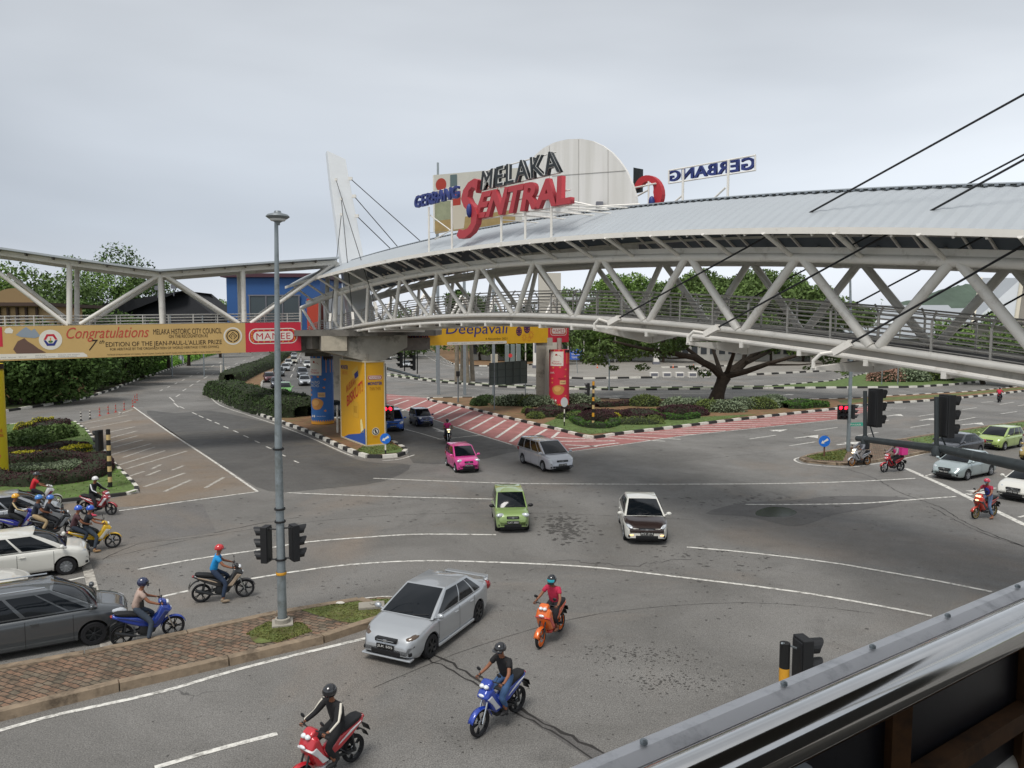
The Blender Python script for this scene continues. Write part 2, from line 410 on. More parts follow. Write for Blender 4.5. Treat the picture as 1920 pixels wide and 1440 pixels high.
def crack(pts, w, seed, wob=.05):
    r = random.Random(seed); P = resample(catmull([G(*p) for p in pts], 4), .25); b = MB()
    Q = [p + Vector((r.uniform(-wob, wob), r.uniform(-wob, wob), 0)) for p in P]
    n = len(Q); vs = []
    for i, p in enumerate(Q):
        d = (Q[min(i + 1, n - 1)] - Q[max(i - 1, 0)]).normalized(); s = Vector((-d.y, d.x, 0)) * w * r.uniform(.25, 1)
        vs += [(p.x + s.x, p.y + s.y, .0065), (p.x - s.x, p.y - s.y, .0065)]
    b.add(vs, [(2 * i, 2 * i + 1, 2 * i + 3, 2 * i + 2) for i in range(n - 1)]); struct('road_crack', b, CRK)
crack([(812, 1228), (850, 1245), (895, 1275), (980, 1330), (1050, 1372), (1110, 1402), (1170, 1440), (1230, 1480)], .05, 1)
crack([(800, 1235), (845, 1256), (900, 1290), (975, 1338), (1040, 1378), (1090, 1410), (1140, 1450)], .03, 2)
sheet('asphalt_patch', [(975, 1328), (1050, 1368), (1110, 1398), (1175, 1438), (1140, 1445), (1085, 1410), (1035, 1378), (970, 1336)], _M['asphalt_patch'], .0052, 2)
crack([(1590, 880), (1640, 897), (1690, 925), (1760, 950), (1820, 985), (1920, 1025)], .035, 3, .05); crack([(1745, 950), (1800, 980), (1850, 1003), (1940, 1030)], .03, 4, .05)
crack([(400, 1000), (470, 985), (560, 970)], .025, 5, .04); crack([(190, 1050), (260, 1020), (330, 1012), (400, 1003)], .02, 6, .05)
crack([(1300, 1045), (1180, 1060), (1060, 1050), (1000, 1070)], .015, 7, .2)

def specks(clusters, seed=3):
    r = random.Random(seed); b = MB()
    for (px, py, sx, sy, n, s0, s1) in clusters:
        c = G(px, py)
        for i in range(n):
            x, y = c.x + r.gauss(0, sx), c.y + r.gauss(0, sy); s = s0 + (s1 - s0) * r.random() ** 3; k = r.randint(5, 8); a0 = r.random() * 6
            b.add([(x + s * r.uniform(.5, 1.1) * 1.3 * math.cos(a0 + 6.283 * j / k), y + s * r.uniform(.5, 1.1) * math.sin(a0 + 6.283 * j / k), .0062 + .00001 * (len(b.f) % 90)) for j in range(k)], [tuple(range(k))])
    return struct('road_stains', b, M('stain_dark', '#4a4845', .85, var=.3, vs=9))
specks([(1060, 990, .5, 1.1, 420, .02, .14), (1190, 1228, .9, .35, 420, .006, .04), (1270, 1278, .7, .3, 380, .006, .04), (1290, 1045, 1.5, 1.0, 160, .02, .09), (1380, 938, 2.5, .8, 160, .02, .12), (880, 1110, 5, 1.4, 260, .01, .05), (600, 1115, 3, 1.2, 200, .01, .05), (1100, 1300, 4, 2, 300, .006, .035), (820, 1330, 3, 2, 260, .006, .03), (1000, 930, 8, 3, 240, .02, .09), (560, 960, 5, 2.5, 160, .02, .08), (1600, 960, 6, 3, 200, .02, .08), (1450, 820, 9, 4, 160, .03, .14), (240, 1090, 1.5, 2.5, 160, .02, .07), (1480, 1130, 4, 2, 200, .01, .05)])
for sq in ([(-60, 1090), (180, 1050), (420, 1000), (700, 968), (1000, 962), (1300, 975)], [(700, 1290), (900, 1210), (1130, 1150), (1400, 1130), (1640, 1150)], [(1220, 870), (1500, 840), (1800, 790), (1920, 772)], [(420, 730), (470, 705), (520, 680)]): crack(sq, .012, len(sq) * 7 + sq[0][0] % 5, .012)
def kerb_run(mb, P, w=.26, h=.14, seg=.95, style='bw', gap=.015, r=rnd):
    P = resample(P, seg)
    for i, (a, b) in enumerate(zip(P, P[1:])):
        d = (b - a); L = d.length
        if L < .15: continue
        d.normalize(); a2 = a + d * gap; b2 = b - d * gap
        mi = (i % 2) if style != 'plain' else 0; hh = h + r.uniform(-.012, .012)
        s = Vector((-d.y, d.x, 0)) * w / 2; j = r.uniform(-.012, .012); s2 = s * .8
        vs = []
        for p in (a2, b2):
            q = p + Vector((-d.y, d.x, 0)) * j
            vs += [q + s + Vector((0, 0, -.02)), q - s + Vector((0, 0, -.02)), q - s2 + Vector((0, 0, hh)), q + s2 + Vector((0, 0, hh))]
        mb.add(vs, [(3, 2, 1, 0), (4, 5, 6, 7), (0, 1, 5, 4), (1, 2, 6, 5), (2, 3, 7, 6), (3, 0, 4, 7)], mi)
def island(name, pts, mat, k=3, h=.11, style='bw', mats=None, w=.26, seg=.95, kh=.14, z=None):
    P = catmull([G(*p) for p in pts], k, True) if k > 1 else [G(*p) for p in pts]
    b = MB(); b.add([(p.x, p.y, h) for p in P], [tuple(range(len(P)))]); o = struct(name, b, mat)
    bm = bmesh.new(); bm.from_mesh(o.data); bmesh.ops.triangulate(bm, faces=bm.faces)
    if sum(f.normal.z for f in bm.faces) < 0: bmesh.ops.reverse_faces(bm, faces=bm.faces)
    bm.to_mesh(o.data); bm.free()
    kb = MB(); kerb_run(kb, P + [P[0]], w, kh, seg, style); struct('kerb', kb, mats or [KW, KB])
    return P
BRICK = bpy.data.materials.new("brick_paving"); BRICK.use_nodes = True
def _brick():
    t = BRICK.node_tree; b = t.nodes['Principled BSDF']; g = t.nodes.new('ShaderNodeNewGeometry')
    mp_ = t.nodes.new('ShaderNodeMapping'); mp_.inputs['Rotation'].default_value = (0, 0, math.radians(24)); t.links.new(g.outputs['Position'], mp_.inputs[0])
    n0 = t.nodes.new('ShaderNodeTexNoise'); n0.inputs['Scale'].default_value = 5; t.links.new(g.outputs['Position'], n0.inputs[0])
    ad = t.nodes.new('ShaderNodeVectorMath'); ad.operation = 'MULTIPLY_ADD'; ad.inputs[1].default_value = (.06, .06, 0)
    t.links.new(n0.outputs[1], ad.inputs[0]); t.links.new(mp_.outputs[0], ad.inputs[2])
    k = t.nodes.new('ShaderNodeTexBrick'); k.inputs['Scale'].default_value = 1.0; k.inputs['Brick Width'].default_value = .27; k.inputs['Row Height'].default_value = .15
    k.inputs['Mortar Size'].default_value = .012; k.inputs['Color1'].default_value = (*lin('#8c6f5a'), 1); k.inputs['Color2'].default_value = (*lin('#787060'), 1)
    k.inputs['Mortar'].default_value = (*lin('#2a241d'), 1); k.inputs['Bias'].default_value = -.1; t.links.new(ad.outputs[0], k.inputs[0])
    n = t.nodes.new('ShaderNodeTexNoise'); n.inputs['Scale'].default_value = 3.2; n.inputs['Detail'].default_value = 8; n.inputs['Roughness'].default_value = .75; t.links.new(g.outputs['Position'], n.inputs[0])
    mr = t.nodes.new('ShaderNodeMapRange'); mr.inputs[1].default_value = .42; mr.inputs[2].default_value = .66; mr.inputs[4].default_value = .85; t.links.new(n.outputs[0], mr.inputs[0])
    x = t.nodes.new('ShaderNodeMix'); x.data_type = 'RGBA'; x.inputs[7].default_value = (*lin('#3a352b'), 1); t.links.new(k.outputs[0], x.inputs[6]); t.links.new(mr.outputs[0], x.inputs[0])
    t.links.new(x.outputs[2], b.inputs['Base Color']); b.inputs['Roughness'].default_value = .9
    u = t.nodes.new('ShaderNodeBump'); u.inputs['Strength'].default_value = .8; u.inputs['Distance'].default_value = .03; u.invert = True
    t.links.new(k.outputs[1], u.inputs['Height']); t.links.new(u.outputs[0], b.inputs['Normal'])
_brick()
island('paved_median', [(-600, 1378), (0, 1265), (250, 1218), (420, 1180), (520, 1158), (640, 1137), (715, 1128), (745, 1131), (754, 1145), (738, 1160), (700, 1176), (640, 1193), (545, 1219), (480, 1233), (200, 1298), (0, 1348), (-600, 1495)], BRICK, 2, .15, 'plain', [KC], .3, 2.4, .19)
island('garden_island', [(-500, 850), (0, 800), (70, 793), (140, 792), (180, 830), (217, 875), (258, 918), (240, 928), (187, 934), (117, 941), (0, 953), (-500, 1010)], GRASSD, 2, .13, 'bw')
island('pier_island', [(545, 652), (500, 676), (465, 690), (425, 708), (399, 728), (396, 742), (430, 760), (483, 777), (533, 795), (583, 813), (638, 839), (670, 852), (694, 859), (743, 857), (759, 850), (755, 842), (700, 813), (650, 793), (560, 763), (490, 728), (507, 703), (530, 684), (552, 664)], SOIL, 3, .16, 'bw', w=.34, kh=.22, seg=1.0)
I4 = island('garden_island', [(802, 748), (853, 760), (940, 782), (1040, 805), (1096, 820), (1120, 822), (1160, 815), (1293, 799), (1427, 783), (1527, 772), (1573, 767), (1640, 758), (1700, 755), (1780, 749), (1850, 742), (1920, 734), (2300, 690), (2300, 684), (1920, 726), (1780, 738), (1650, 745), (1560, 750), (1300, 751), (1000, 748)], SOIL, 2, .14, 'bw', w=.32, kh=.2, seg=1.15)
island('right_median', [(1502, 862), (1512, 857), (1545, 851), (1620, 838), (1707, 824), (1780, 812), (1850, 802), (1910, 793), (2100, 765), (2100, 785), (1920, 806), (1840, 822), (1750, 846), (1690, 858), (1633, 868), (1585, 873), (1515, 868)], BRICK, 2, .13, 'plain', [KC], .25, 1.8, .16)
sheet('grass', [(1700, 827), (1790, 813), (1910, 795), (2090, 768), (2090, 780), (1920, 804), (1800, 826), (1740, 840)], GRASSD, .145, 1)
sheet('grass', [(1512, 860), (1540, 853), (1590, 846), (1580, 868), (1530, 866)], GRASSD, .145, 1)
sheet('grass', [(645, 1141), (700, 1133), (742, 1134), (746, 1145), (700, 1170), (655, 1178), (600, 1165), (560, 1150), (600, 1145)], GRASS, .165, 3)
sheet('grass', [(470, 1195), (505, 1178), (560, 1180), (575, 1195), (520, 1212), (480, 1217)], GRASS, .166, 3)
sheet('grass', [(1580, 760), (1640, 754), (1700, 751), (1780, 745), (1850, 738), (1920, 731), (2100, 708), (2100, 704), (1920, 728), (1780, 741), (1650, 748), (1570, 753)], GRASS, .15, 1)
sheet('grass', [(666, 851), (700, 828), (740, 838), (755, 846), (752, 853), (700, 857)], GRASSD, .172, 1)
sheet('grass', [(1015, 800), (1060, 780), (1200, 778), (1300, 785), (1420, 780), (1300, 797), (1160, 813), (1105, 818)], GRASSD, .16, 1)
island('divider_island', [(727, 705), (820, 717), (920, 725), (1000, 729), (1153, 732), (1280, 731), (1440, 729), (1713, 727), (1790, 722), (1875, 712), (2000, 700), (2000, 692), (1850, 690), (1640, 698), (1560, 716), (1440, 726), (1280, 728), (1153, 729), (1000, 726), (920, 722), (820, 714), (727, 702)], GRASSD, 1, .12, 'bw', w=.3, kh=.26, seg=1.5)
island('guardhouse_island', [(802, 650), (816, 662), (837, 677), (860, 685), (910, 687), (1000, 684), (985, 655), (850, 645)], SOIL, 2, .14, 'bw', w=.35, kh=.28, seg=2.0)
m = MB()
for pp in ([(990, 705), (1040, 708), (1093, 711), (1150, 710), (1230, 709)], [(1403, 704), (1500, 699), (1620, 692), (1760, 680)], [(1240, 690), (1320, 688), (1400, 686)]): kerb_run(m, catmull([G(*p) for p in pp], 3), .4, .3, 2.0)
struct('kerb', m, [KW, KB])
# left verge in front of the wood
VK = [(-400, 838), (-150, 796), (20, 771), (133, 753), (167, 745), (213, 730), (250, 715), (290, 702), (333, 687), (377, 671), (417, 662), (470, 652), (540, 641)]
P = [G(*p) for p in VK]; P2 = P + [Vector((-400, 560, 0)), Vector((-500, 40, 0))]
b = MB(); b.add([(p.x, p.y, .13) for p in P2], [tuple(range(len(P2)))[::-1]]); o = struct('verge', b, M("wood_floor", '#4a3c2b', .95, var=.4, vs=.5, dirt='#42562a', ds=.25, dth=(.45, .6)))
bm = bmesh.new(); bm.from_mesh(o.data); bmesh.ops.triangulate(bm, faces=bm.faces)
if sum(f.normal.z for f in bm.faces) < 0: bmesh.ops.reverse_faces(bm, faces=bm.faces)
bm.to_mesh(o.data); bm.free()
kb = MB(); kerb_run(kb, catmull(P, 4), .38, .24, 1.7); struct('kerb', kb, [KW, KB])
sheet('grass', [(262, 715), (300, 697), (340, 682), (385, 667), (430, 658), (430, 655), (360, 655), (300, 672), (255, 700)], GRASSD, .15, 1)

# ================================================================ road markings
def marks(name, items, mat=PAINT, w=.13, z=.009, k=6):
    b = MB()
    for it in items: line_px(b, it, w, z, k)
    return struct(name, b, mat)
marks('lane_line', [
    [(700, 897), (850, 903), (1000, 907), (1172, 908)], [(1172, 908), (1280, 908), (1450, 907), (1600, 903), (1717, 897)],
    [(538, 924), (720, 931), (923, 936)], [(1398, 946), (1500, 946), (1610, 944), (1700, 938), (1793, 931)],
    [(258, 1068), (370, 1048), (480, 1032), (573, 1017), (680, 1008), (787, 1002), (930, 1003)],
    [(1288, 1026), (1380, 1034), (1480, 1045), (1570, 1057), (1647, 1070), (1760, 1090), (1860, 1110)],
    [(295, 1121), (353, 1108)], [(467, 1086), (560, 1071), (656, 1059), (781, 1052), (912, 1054), (1100, 1063), (1280, 1083), (1480, 1108), (1620, 1131), (1747, 1155)],
    [(223, 958), (350, 940), (483, 922)], [(250, 763), (317, 810), (393, 860), (483, 922)],
    [(0, 1370), (110, 1340), (300, 1298), (460, 1252), (640, 1208), (700, 1194)], [(-300, 1440), (0, 1370)],
    [(-200, 1299), (0, 1257), (250, 1209), (420, 1171), (520, 1149), (640, 1128), (712, 1120), (735, 1120)],
    [(290, 1440), (410, 1405), (520, 1376)], [(97, 1095), (160, 1082)]], w=.14)
marks('lane_line', [[(393, 743), (413, 760), (470, 780), (520, 797), (580, 820), (640, 847), (664, 856)], [(590, 910), (640, 909)][:0] or [(717, 864), (750, 861), (777, 853)],
    [(715, 755), (790, 779), (870, 806), (960, 834)], [(753, 803), (790, 813), (827, 824)], [(820, 824), (862, 820), (900, 816)],
    [(1070, 847), (1173, 833), (1293, 816), (1427, 802), (1570, 787)], [(1070, 848), (975, 838)],
    [(1867, 915), (1810, 927)], [(1748, 889), (1733, 893)], [(1910, 970), (1960, 958)],
    [(1740, 849), (1690, 861), (1633, 871), (1588, 876), (1535, 873), (1503, 869), (1490, 863), (1495, 859), (1512, 856), (1560, 849)],
    [(1867, 842), (1760, 853)][:0] or [(1880, 828), (1840, 835)]], w=.12)
marks('stop_line', [[(1697, 878), (1771, 911), (1840, 945), (1960, 1003)], [(157, 1100), (172, 1078), (163, 1060)][:0] or [(55, 1035), (60, 1030)]], w=.3)
marks('stop_line', [[(162, 1060), (171, 1092), (203, 1222)]], mat=PAINTF, w=.3)
D_ = [((740, 383), (870, 365)), ((600, 468), (750, 445)), ((375, 430), (525, 408)), ((1325, 302), (1420, 288)), ((1280, 365), (1390, 348)), ((980, 412), (1100, 392)), ((1570, 265), (1655, 253)), ((1790, 288), (1880, 275)), ((1785, 235), (1865, 222)), ((1550, 325), (1645, 308)), ((1100, 335), (1160, 323)), ((1680, 225), (1750, 218)), ((1885, 243), (1960, 232))]
marks('lane_dash', [[(1280 + a[0] / 3, 680 + a[1] / 3), (1280 + b_[0] / 3, 680 + b_[1] / 3)] for a, b_ in D_], w=.14)
def arrow(mb, a, b_, left=False, w=.22, z=.009):
    A, B = G(*a), G(*b_); d = (B - A).normalized(); s = Vector((-d.y, d.x, 0)); L = (B - A).length
    ribbon(mb, [A, A + d * (L - 1.6)], w, z)
    h = A + d * (L - 1.6); tri = [h + s * .55, h - s * .55, B]
    if left: tri = [h + s * .2 - d * .1, h - s * .9, h + s * .2 + d * 1.5]
    mb.add([(p.x, p.y, z) for p in tri], [(0, 1, 2) if (tri[1] - tri[0]).cross(tri[2] - tri[0]).z > 0 else (0, 2, 1)])
b = MB()
for a, c_, lf in (((630, 425), (780, 408), 1), ((1335, 325), (1425, 313), 1), ((1570, 350), (1700, 338), 1), ((868, 463), (1010, 445), 0), ((1135, 303), (1240, 290), 1), ((500, 386), (590, 376), 0)): arrow(b, (1280 + a[0] / 3, 680 + a[1] / 3), (1280 + c_[0] / 3, 680 + c_[1] / 3), lf)
arrow(b, (812, 802), (840, 812)); arrow(b, (1133, 744), (1172, 742)); arrow(b, (1460, 742), (1490, 739)); arrow(b, (1815, 928), (1860, 917))
struct('lane_arrow', b, PAINT)
b = MB()
for x, y in ((965, 925), (990, 957), (1022, 972), (1092, 1005), (1130, 1023), (1175, 1042), (1220, 1060), (1270, 1083), (1325, 1107), (1383, 1135), (1445, 1165), (1510, 1198), (1590, 1240), (1665, 1277)):
    a = (x / 3, y / 3 + 440); sl = .45 if x > 1000 else .9; line_px(b, [(a[0] - 4, a[1] - 4 * sl), (a[0] + 5, a[1] + 5 * sl)], .13)
for i in range(14):
    t = i / 13; x = 330 + t * 160 + t * t * 30; y = 744 - 90 * t ** .82; line_px(b, [(x, y), (x + 7 - 2 * t, y - 4.2 + 2.5 * t)], .14)
for i in range(9):
    t = i / 8; x = 300 + t * 110; y = 733 - 52 * t; line_px(b, [(x, y), (x + 5, y - 2.4)], .14)
for i in range(6):
    t = i / 5; line_px(b, [(541 + 20 * t, 727 - 60 * t ** .7), (544 + 20 * t, 721 - 60 * t ** .7)], .13)
for i in range(12):
    t = i / 11; x = 815 + 85 * t; y = 673 + 28 * t; line_px(b, [(x, y), (x + 4, y + 1.4)], .16)
for i in range(10):
    x = 930 + i * 60; line_px(b, [(x, 716 - i * .3), (x + 22, 716.3 - i * .3)], .16)
line_px(b, [(760, 640), (800, 668), (850, 688), (930, 700), (1100, 708)], .12); line_px(b, [(740, 712), (900, 730), (1060, 736), (1300, 738), (1600, 735)], .12)
struct('lane_dash', b, PAINT)
# faded hatching left of the road
H_ = [((153, 795), (240, 778)), ((167, 803), (247, 788)), ((197, 812), (253, 800)), ((203, 822), (257, 808)), ((205, 831), (258, 817)), ((212, 839), (267, 825)), ((208, 853), (283, 832)), ((230, 858), (290, 838)), ((223, 872), (310, 845)), ((237, 879), (350, 846)), ((243, 893), (270, 884)), ((283, 880), (302, 871)), ((322, 882), (345, 873)), ((275, 892), (300, 882)), ((270, 913), (347, 887)), ((308, 922), (358, 900)), ((385, 915), (420, 895)), ((228, 776), (222, 772)), ((222, 777), (248, 768))]
marks('hatch_marking', [list(x) for x in H_], PAINTF, .2, .0085)
# red painted chevron areas
sheet('red_marking', [(640, 738), (727, 739), (797, 746), (853, 760), (940, 783), (1040, 806), (1100, 822), (1160, 816), (1293, 800), (1427, 784), (1527, 773), (1575, 768), (1660, 759), (1640, 768), (1570, 786), (1427, 801), (1293, 815), (1173, 832), (1070, 846), (975, 838), (960, 833), (870, 805), (790, 778), (715, 754), (640, 742)], REDP, .0055, 1)
S_ = [((655, 600), (740, 570)), ((700, 632), (840, 572)), ((795, 640), (905, 588)), ((870, 655), (975, 605)), ((900, 677), (1030, 618)), ((955, 697), (1093, 632)), ((1020, 717), (1155, 650)), ((1085, 737), (1215, 665)), ((1155, 758), (1285, 683)), ((1230, 783), (1355, 698)), ((1310, 806), (1435, 717)), ((1455, 770), (1515, 735)), ((1535, 792), (1585, 750)), ((1550, 780), (1790, 792)), ((1590, 803), (1900, 800)), ((1620, 822), (1800, 832)), ((1640, 845), (1920, 812)), ((620, 578), (700, 560)), ((620, 545), (850, 548)), ((620, 560), (1000, 556))]
marks('hatch_marking', [[(520 + a[0] / 3, 560 + a[1] / 3), (520 + c_[0] / 3, 560 + c_[1] / 3)] for a, c_ in S_], PAINT, .26, .0095)
it = []
for i in range(17):
    t = i / 16; x = 1130 + 470 * t; yk = 819 - (x - 1130) * .118; it.append([(x, yk + 1), (x + 118 - 20 * t, yk + 1 + 2 - 1.2 * t + (5.5 if i < 2 else 0))])
marks('hatch_marking', it, PAINT, .2, .0095)
# ================================================================ cable-stayed footbridge
def itp(tab):
    xs = [a for a, _ in tab]; ys = [b_ for _, b_ in tab]
    k = np.polyfit(xs, ys, 3); return lambda s: float(np.polyval(k, s))
zb = itp([(-49.8, 8.22), (-45.8, 8.55), (-41.8, 8.73), (-37.5, 8.9), (-33.5, 9.0), (-29.3, 8.96), (-24.9, 8.82), (-20.6, 8.53), (-16.1, 8.15), (-11.4, 7.71), (-7.5, 7.24)])
zt = itp([(-49.2, 10.8), (-45.1, 11.1), (-40.8, 11.32), (-36.4, 11.45), (-32.3, 11.48), (-27.7, 11.43), (-23.2, 11.2), (-18.6, 10.94), (-14, 10.55), (-9.25, 10.14)])
ze = itp([(-55.5, 11.39), (-43, 11.99), (-37.3, 12.17), (-32.7, 12.24), (-26.1, 12.09), (-19, 11.69), (-16.5, 11.49), (-11.9, 11.04), (-9.5, 10.8), (-7.1, 10.56)])
S0, S1 = -57.0, 4.0; ON, OF = 22.2, 26.05; ORI = 24.15; OE = 20.6; OE2 = 27.7
rng_ = lambda a, b_, st: [a + i * (b_ - a) / max(1, round((b_ - a) / st)) for i in range(int(round((b_ - a) / st)) + 1)]
bridge = empty('footbridge', 'long curved white tubular truss footbridge with a grey metal roof crossing the junction', 'footbridge', bp(-30, 24, 0), 0)
SS = rng_(S0, S1, 1.0)
botn = [-57.5, -53.7, -49.79, -45.78, -41.8, -37.45, -33.45, -29.3, -24.91, -20.59, -16.14, -11.39, -6.7, -2.1, 2.6]
topn = [-57, -53.2, -49.24, -45.14, -40.78, -36.42, -32.28, -27.72, -23.24, -18.57, -13.97, -9.25, -4.5, .2]
for off in (ON, OF):
    m = MB(); m.tube([bp(s, off, zt(s)) for s in SS], .155, 14); obj('top_chord', m, WHITE, bridge, True)
    m = MB(); m.tube([bp(s, off, zb(s)) for s in SS], .11, 12); obj('bottom_chord', m, WHITE, bridge, True)
    m = MB(); m.tube([bp(s, off - (.12 if off == ON else -.12), zb(s) - .36) for s in SS], .085, 10); obj('lower_rail_pipe', m, WHITE, bridge, True)
    for i, t in enumerate(topn):
        for k, b_ in enumerate((botn[i], botn[i + 1])):
            sg = -.14 if k == 0 else .14; rr = .1 + .05 * min(1, max(0, (t + 50) / 40))
            m = MB(); m.tube([bp(b_ - sg, off, zb(b_) + .05), bp(t + sg, off, zt(t) - .05)], rr, 12); obj('truss_diagonal', m, WHITE, bridge, True)
# roof sheet with standing ribs
def roofz(s, o): return ze(s) + .06 + 1.5 * (1 - (abs(o - ORI) / 3.55) ** 1.5)
m = MB(); rs = rng_(S0 + 1, S1, .2); os_ = [OE + (OE2 - OE) * i / 14 for i in range(15)]; n = len(os_); vs = []
for i, s in enumerate(rs):
    for o_ in os_: vs.append(bp(s, o_, roofz(s, o_) + (.032 if i % 2 else 0)))
m.add(vs, [(i * n + j, (i + 1) * n + j, (i + 1) * n + j + 1, i * n + j + 1) for i in range(len(rs) - 1) for j in range(n - 1)]); obj('roof', m, ROOFM, bridge, True)
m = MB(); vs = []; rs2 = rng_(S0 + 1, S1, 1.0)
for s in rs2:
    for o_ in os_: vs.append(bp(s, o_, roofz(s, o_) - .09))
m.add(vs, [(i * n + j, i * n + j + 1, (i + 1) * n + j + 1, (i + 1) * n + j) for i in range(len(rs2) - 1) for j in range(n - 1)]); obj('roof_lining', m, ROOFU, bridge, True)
for off, sg in ((OE - .03, 1), (OE2 + .03, -1)):
    m = MB()
    for a, b_ in zip(SS[1:], SS[2:]): m.beam(bp(a, off, ze(a) + .03), bp(b_, off, ze(b_) + .03), .06, .19)
    obj('roof_fascia', m, WHITE, bridge, True)
m = MB(); RC = rng_(S0 + 1, S1, .28)
for i, (a, b_) in enumerate(zip(RC, RC[1:])):
    m.beam(bp(a, ORI, roofz(a, ORI) + .07), bp(b_, ORI, roofz(b_, ORI) + .07), .7, .035)
    if i % 1 == 0: m.box(bp(a, ORI - .36, roofz(a, ORI) + .02), (.1, .04, .05), 1, rz=math.atan2(BD.y, BD.x))
obj('roof_ridge_cap', m, [ROOFM, M('ridge_shadow_gap', '#7c838a', .7)], bridge, True)
bs = [S0 + 1.2 + i * 2.36 for i in range(26)]
bs = [-7.12 - 2.36 * i for i in range(21)] + [-4.76, -2.4, 0, 2.36]
for s in bs:
    for off, oe in ((ON, OE), (OF, OE2)):
        m = MB(); m.tube([bp(s, off, zt(s) + .02), bp(s, oe - (.06 if oe == OE else -.06), ze(s) - .02)], .075, 10); obj('roof_bracket', m, WHITE, bridge, True)
m = MB()
for s in bs:
    for q in (.35, .68):
        a = s + 2.36 * q
        if a > S1: continue
        for sg, oe in ((1, OE), (-1, OE2)): m.beam(bp(a, oe, ze(a) - .09), bp(a, oe + sg * 1.45, roofz(a, oe + sg * 1.45) - .18), .06, .09)
split_obj(obj('rafter', m, WHITE, bridge, True))
m = MB()
for s in bs: m.tube([bp(s, o_, roofz(s, o_) - .2) for o_ in os_[3:12]], .06, 8)
split_obj(obj('roof_arch', m, WHITE, bridge, True))
for off in (21.35, 23.3, 25.0, 26.95):
    m = MB()
    for a, b_ in zip(SS[1:], SS[2:]): m.beam(bp(a, off, roofz(a, off) - .15), bp(b_, off, roofz(b_, off) - .15), .08, .1)
    obj('purlin', m, WHITE, bridge, True)
for off in (ON, OF):
    m = MB()
    for a, b_ in zip(SS[1:], SS[2:]): m.beam(bp(a, off, zt(a) + .24), bp(b_, off, zt(b_) + .24), .1, .2)
    obj('eave_beam', m, WHITE, bridge, True)
DECK = M("deck_floor", '#4c4845', .8, var=.1)
m = MB()
for a, b_ in zip(SS, SS[1:]):
    m.beam(bp(a, 24.12, zb(a) - .1), bp(b_, 24.12, zb(b_) - .1), 3.3, .12)
obj('deck', m, DECK, bridge, True)
m = MB()
for a, b_ in zip(SS, SS[1:]):
    for off in (22.42, 25.83): m.beam(bp(a, off, zb(a) - .2), bp(b_, off, zb(b_) - .2), .06, .34)
    m.beam(bp(a, 24.12, zb(a) - .42), bp(b_, 24.12, zb(b_) - .42), 2.2, .12, 1)
obj('deck_girder', m, [M("white_steel_girder", '#b5b0a8', .55, var=.08, vs=2, dirt='#6c6860', ds=1.2, dth=(.55, .75)), CONCD], bridge, True)
m = MB()
for s in rng_(S0 + 1, S1, 2.2): m.beam(bp(s, 22.0, zb(s) - .47), bp(s, 26.2, zb(s) - .47), .14, .2)
split_obj(obj('floor_beam', m, WHITE, bridge, True))
RAILM = M("railing_steel", '#bdb8b0', .4, .3, var=.05)
for off, sg in ((22.62, 1), (25.63, -1)):
    m = MB()
    for s in rng_(S0 + .5, S1, 1.55):
        z0 = zb(s); m.beam(bp(s, off, z0 - .1), bp(s, off, z0 + .95), .06, .05, up=BN); m.beam(bp(s, off, z0 + .94), bp(s, off + sg * .25, z0 + 1.22), .05, .05, up=BN)
    for k in range(8):
        hh = .12 + k * .15; oo = off if k < 6 else off + sg * .12 * (k - 5)
        m.tube([bp(s, oo, zb(s) + hh) for s in SS], .022 if k < 7 else .032, 6)
    obj('railing', m, RAILM, bridge, True)
# outriggers, anchors and stay cables
PY2 = bp(7.0, 24.1, 0)
def stay(p, q, name='stay_cable', par=bridge, r=.032): m = MB(); m.tube([p, q], r, 8); return obj(name, m, CABLE, par, True)
def sof(p): return Vector((p.x, p.y, 0)).dot(BD)
for (tx, ty), (ax, ay), zT in (((1115, 617), (1152, 601), 20.1), ((1290, 643), (1335, 620), 19.4), ((1525, 690), (1580, 652), 18.9)):
    tip = onplane(tx, ty, 20.9); s = sof(tip); A = onplane(ax, ay, 21.25)
    for mir in (0, 1):
        fl = (lambda p: p) if not mir else (lambda p: p + BN * (2 * (24.125 - p.dot(BN))))
        m = MB(); a = fl(tip); b_ = fl(bp(s + .1, 24.1, zb(s) - .75)); sd_ = BD * .09
        m.add([a - sd_ + Vector((0, 0, .03)), a + sd_ + Vector((0, 0, .03)), a + sd_ - Vector((0, 0, .06)), a - sd_ - Vector((0, 0, .06)), b_ - sd_ + Vector((0, 0, .2)), b_ + sd_ + Vector((0, 0, .2)), b_ + sd_ - Vector((0, 0, .25)), b_ - sd_ - Vector((0, 0, .25))],
              [(0, 1, 2, 3), (7, 6, 5, 4), (0, 4, 5, 1), (1, 5, 6, 2), (2, 6, 7, 3), (3, 7, 4, 0)])
        obj('outrigger', m, WHITE, bridge, True, fixn=True)
        Af = fl(A); T = bp(7.0, 22.6 if not mir else 25.6, zT); dr = (T - Af).normalized(); m = MB()
        m.tube([a + Vector((0, 0, .0)), a + Vector((0, 0, .22)), a + Vector((0, 0, .3)) + dr * .25, Af - dr * .25], .06, 8); m.beam(Af - dr * .3, Af + dr * .3, .24, .2)
        obj('cable_anchor', m, WHITE, bridge, True)
        stay(Af + dr * .3, T)
PANEL = M("pylon_cladding", '#e8eaeb', .32, .1, var=.03, vs=.9)
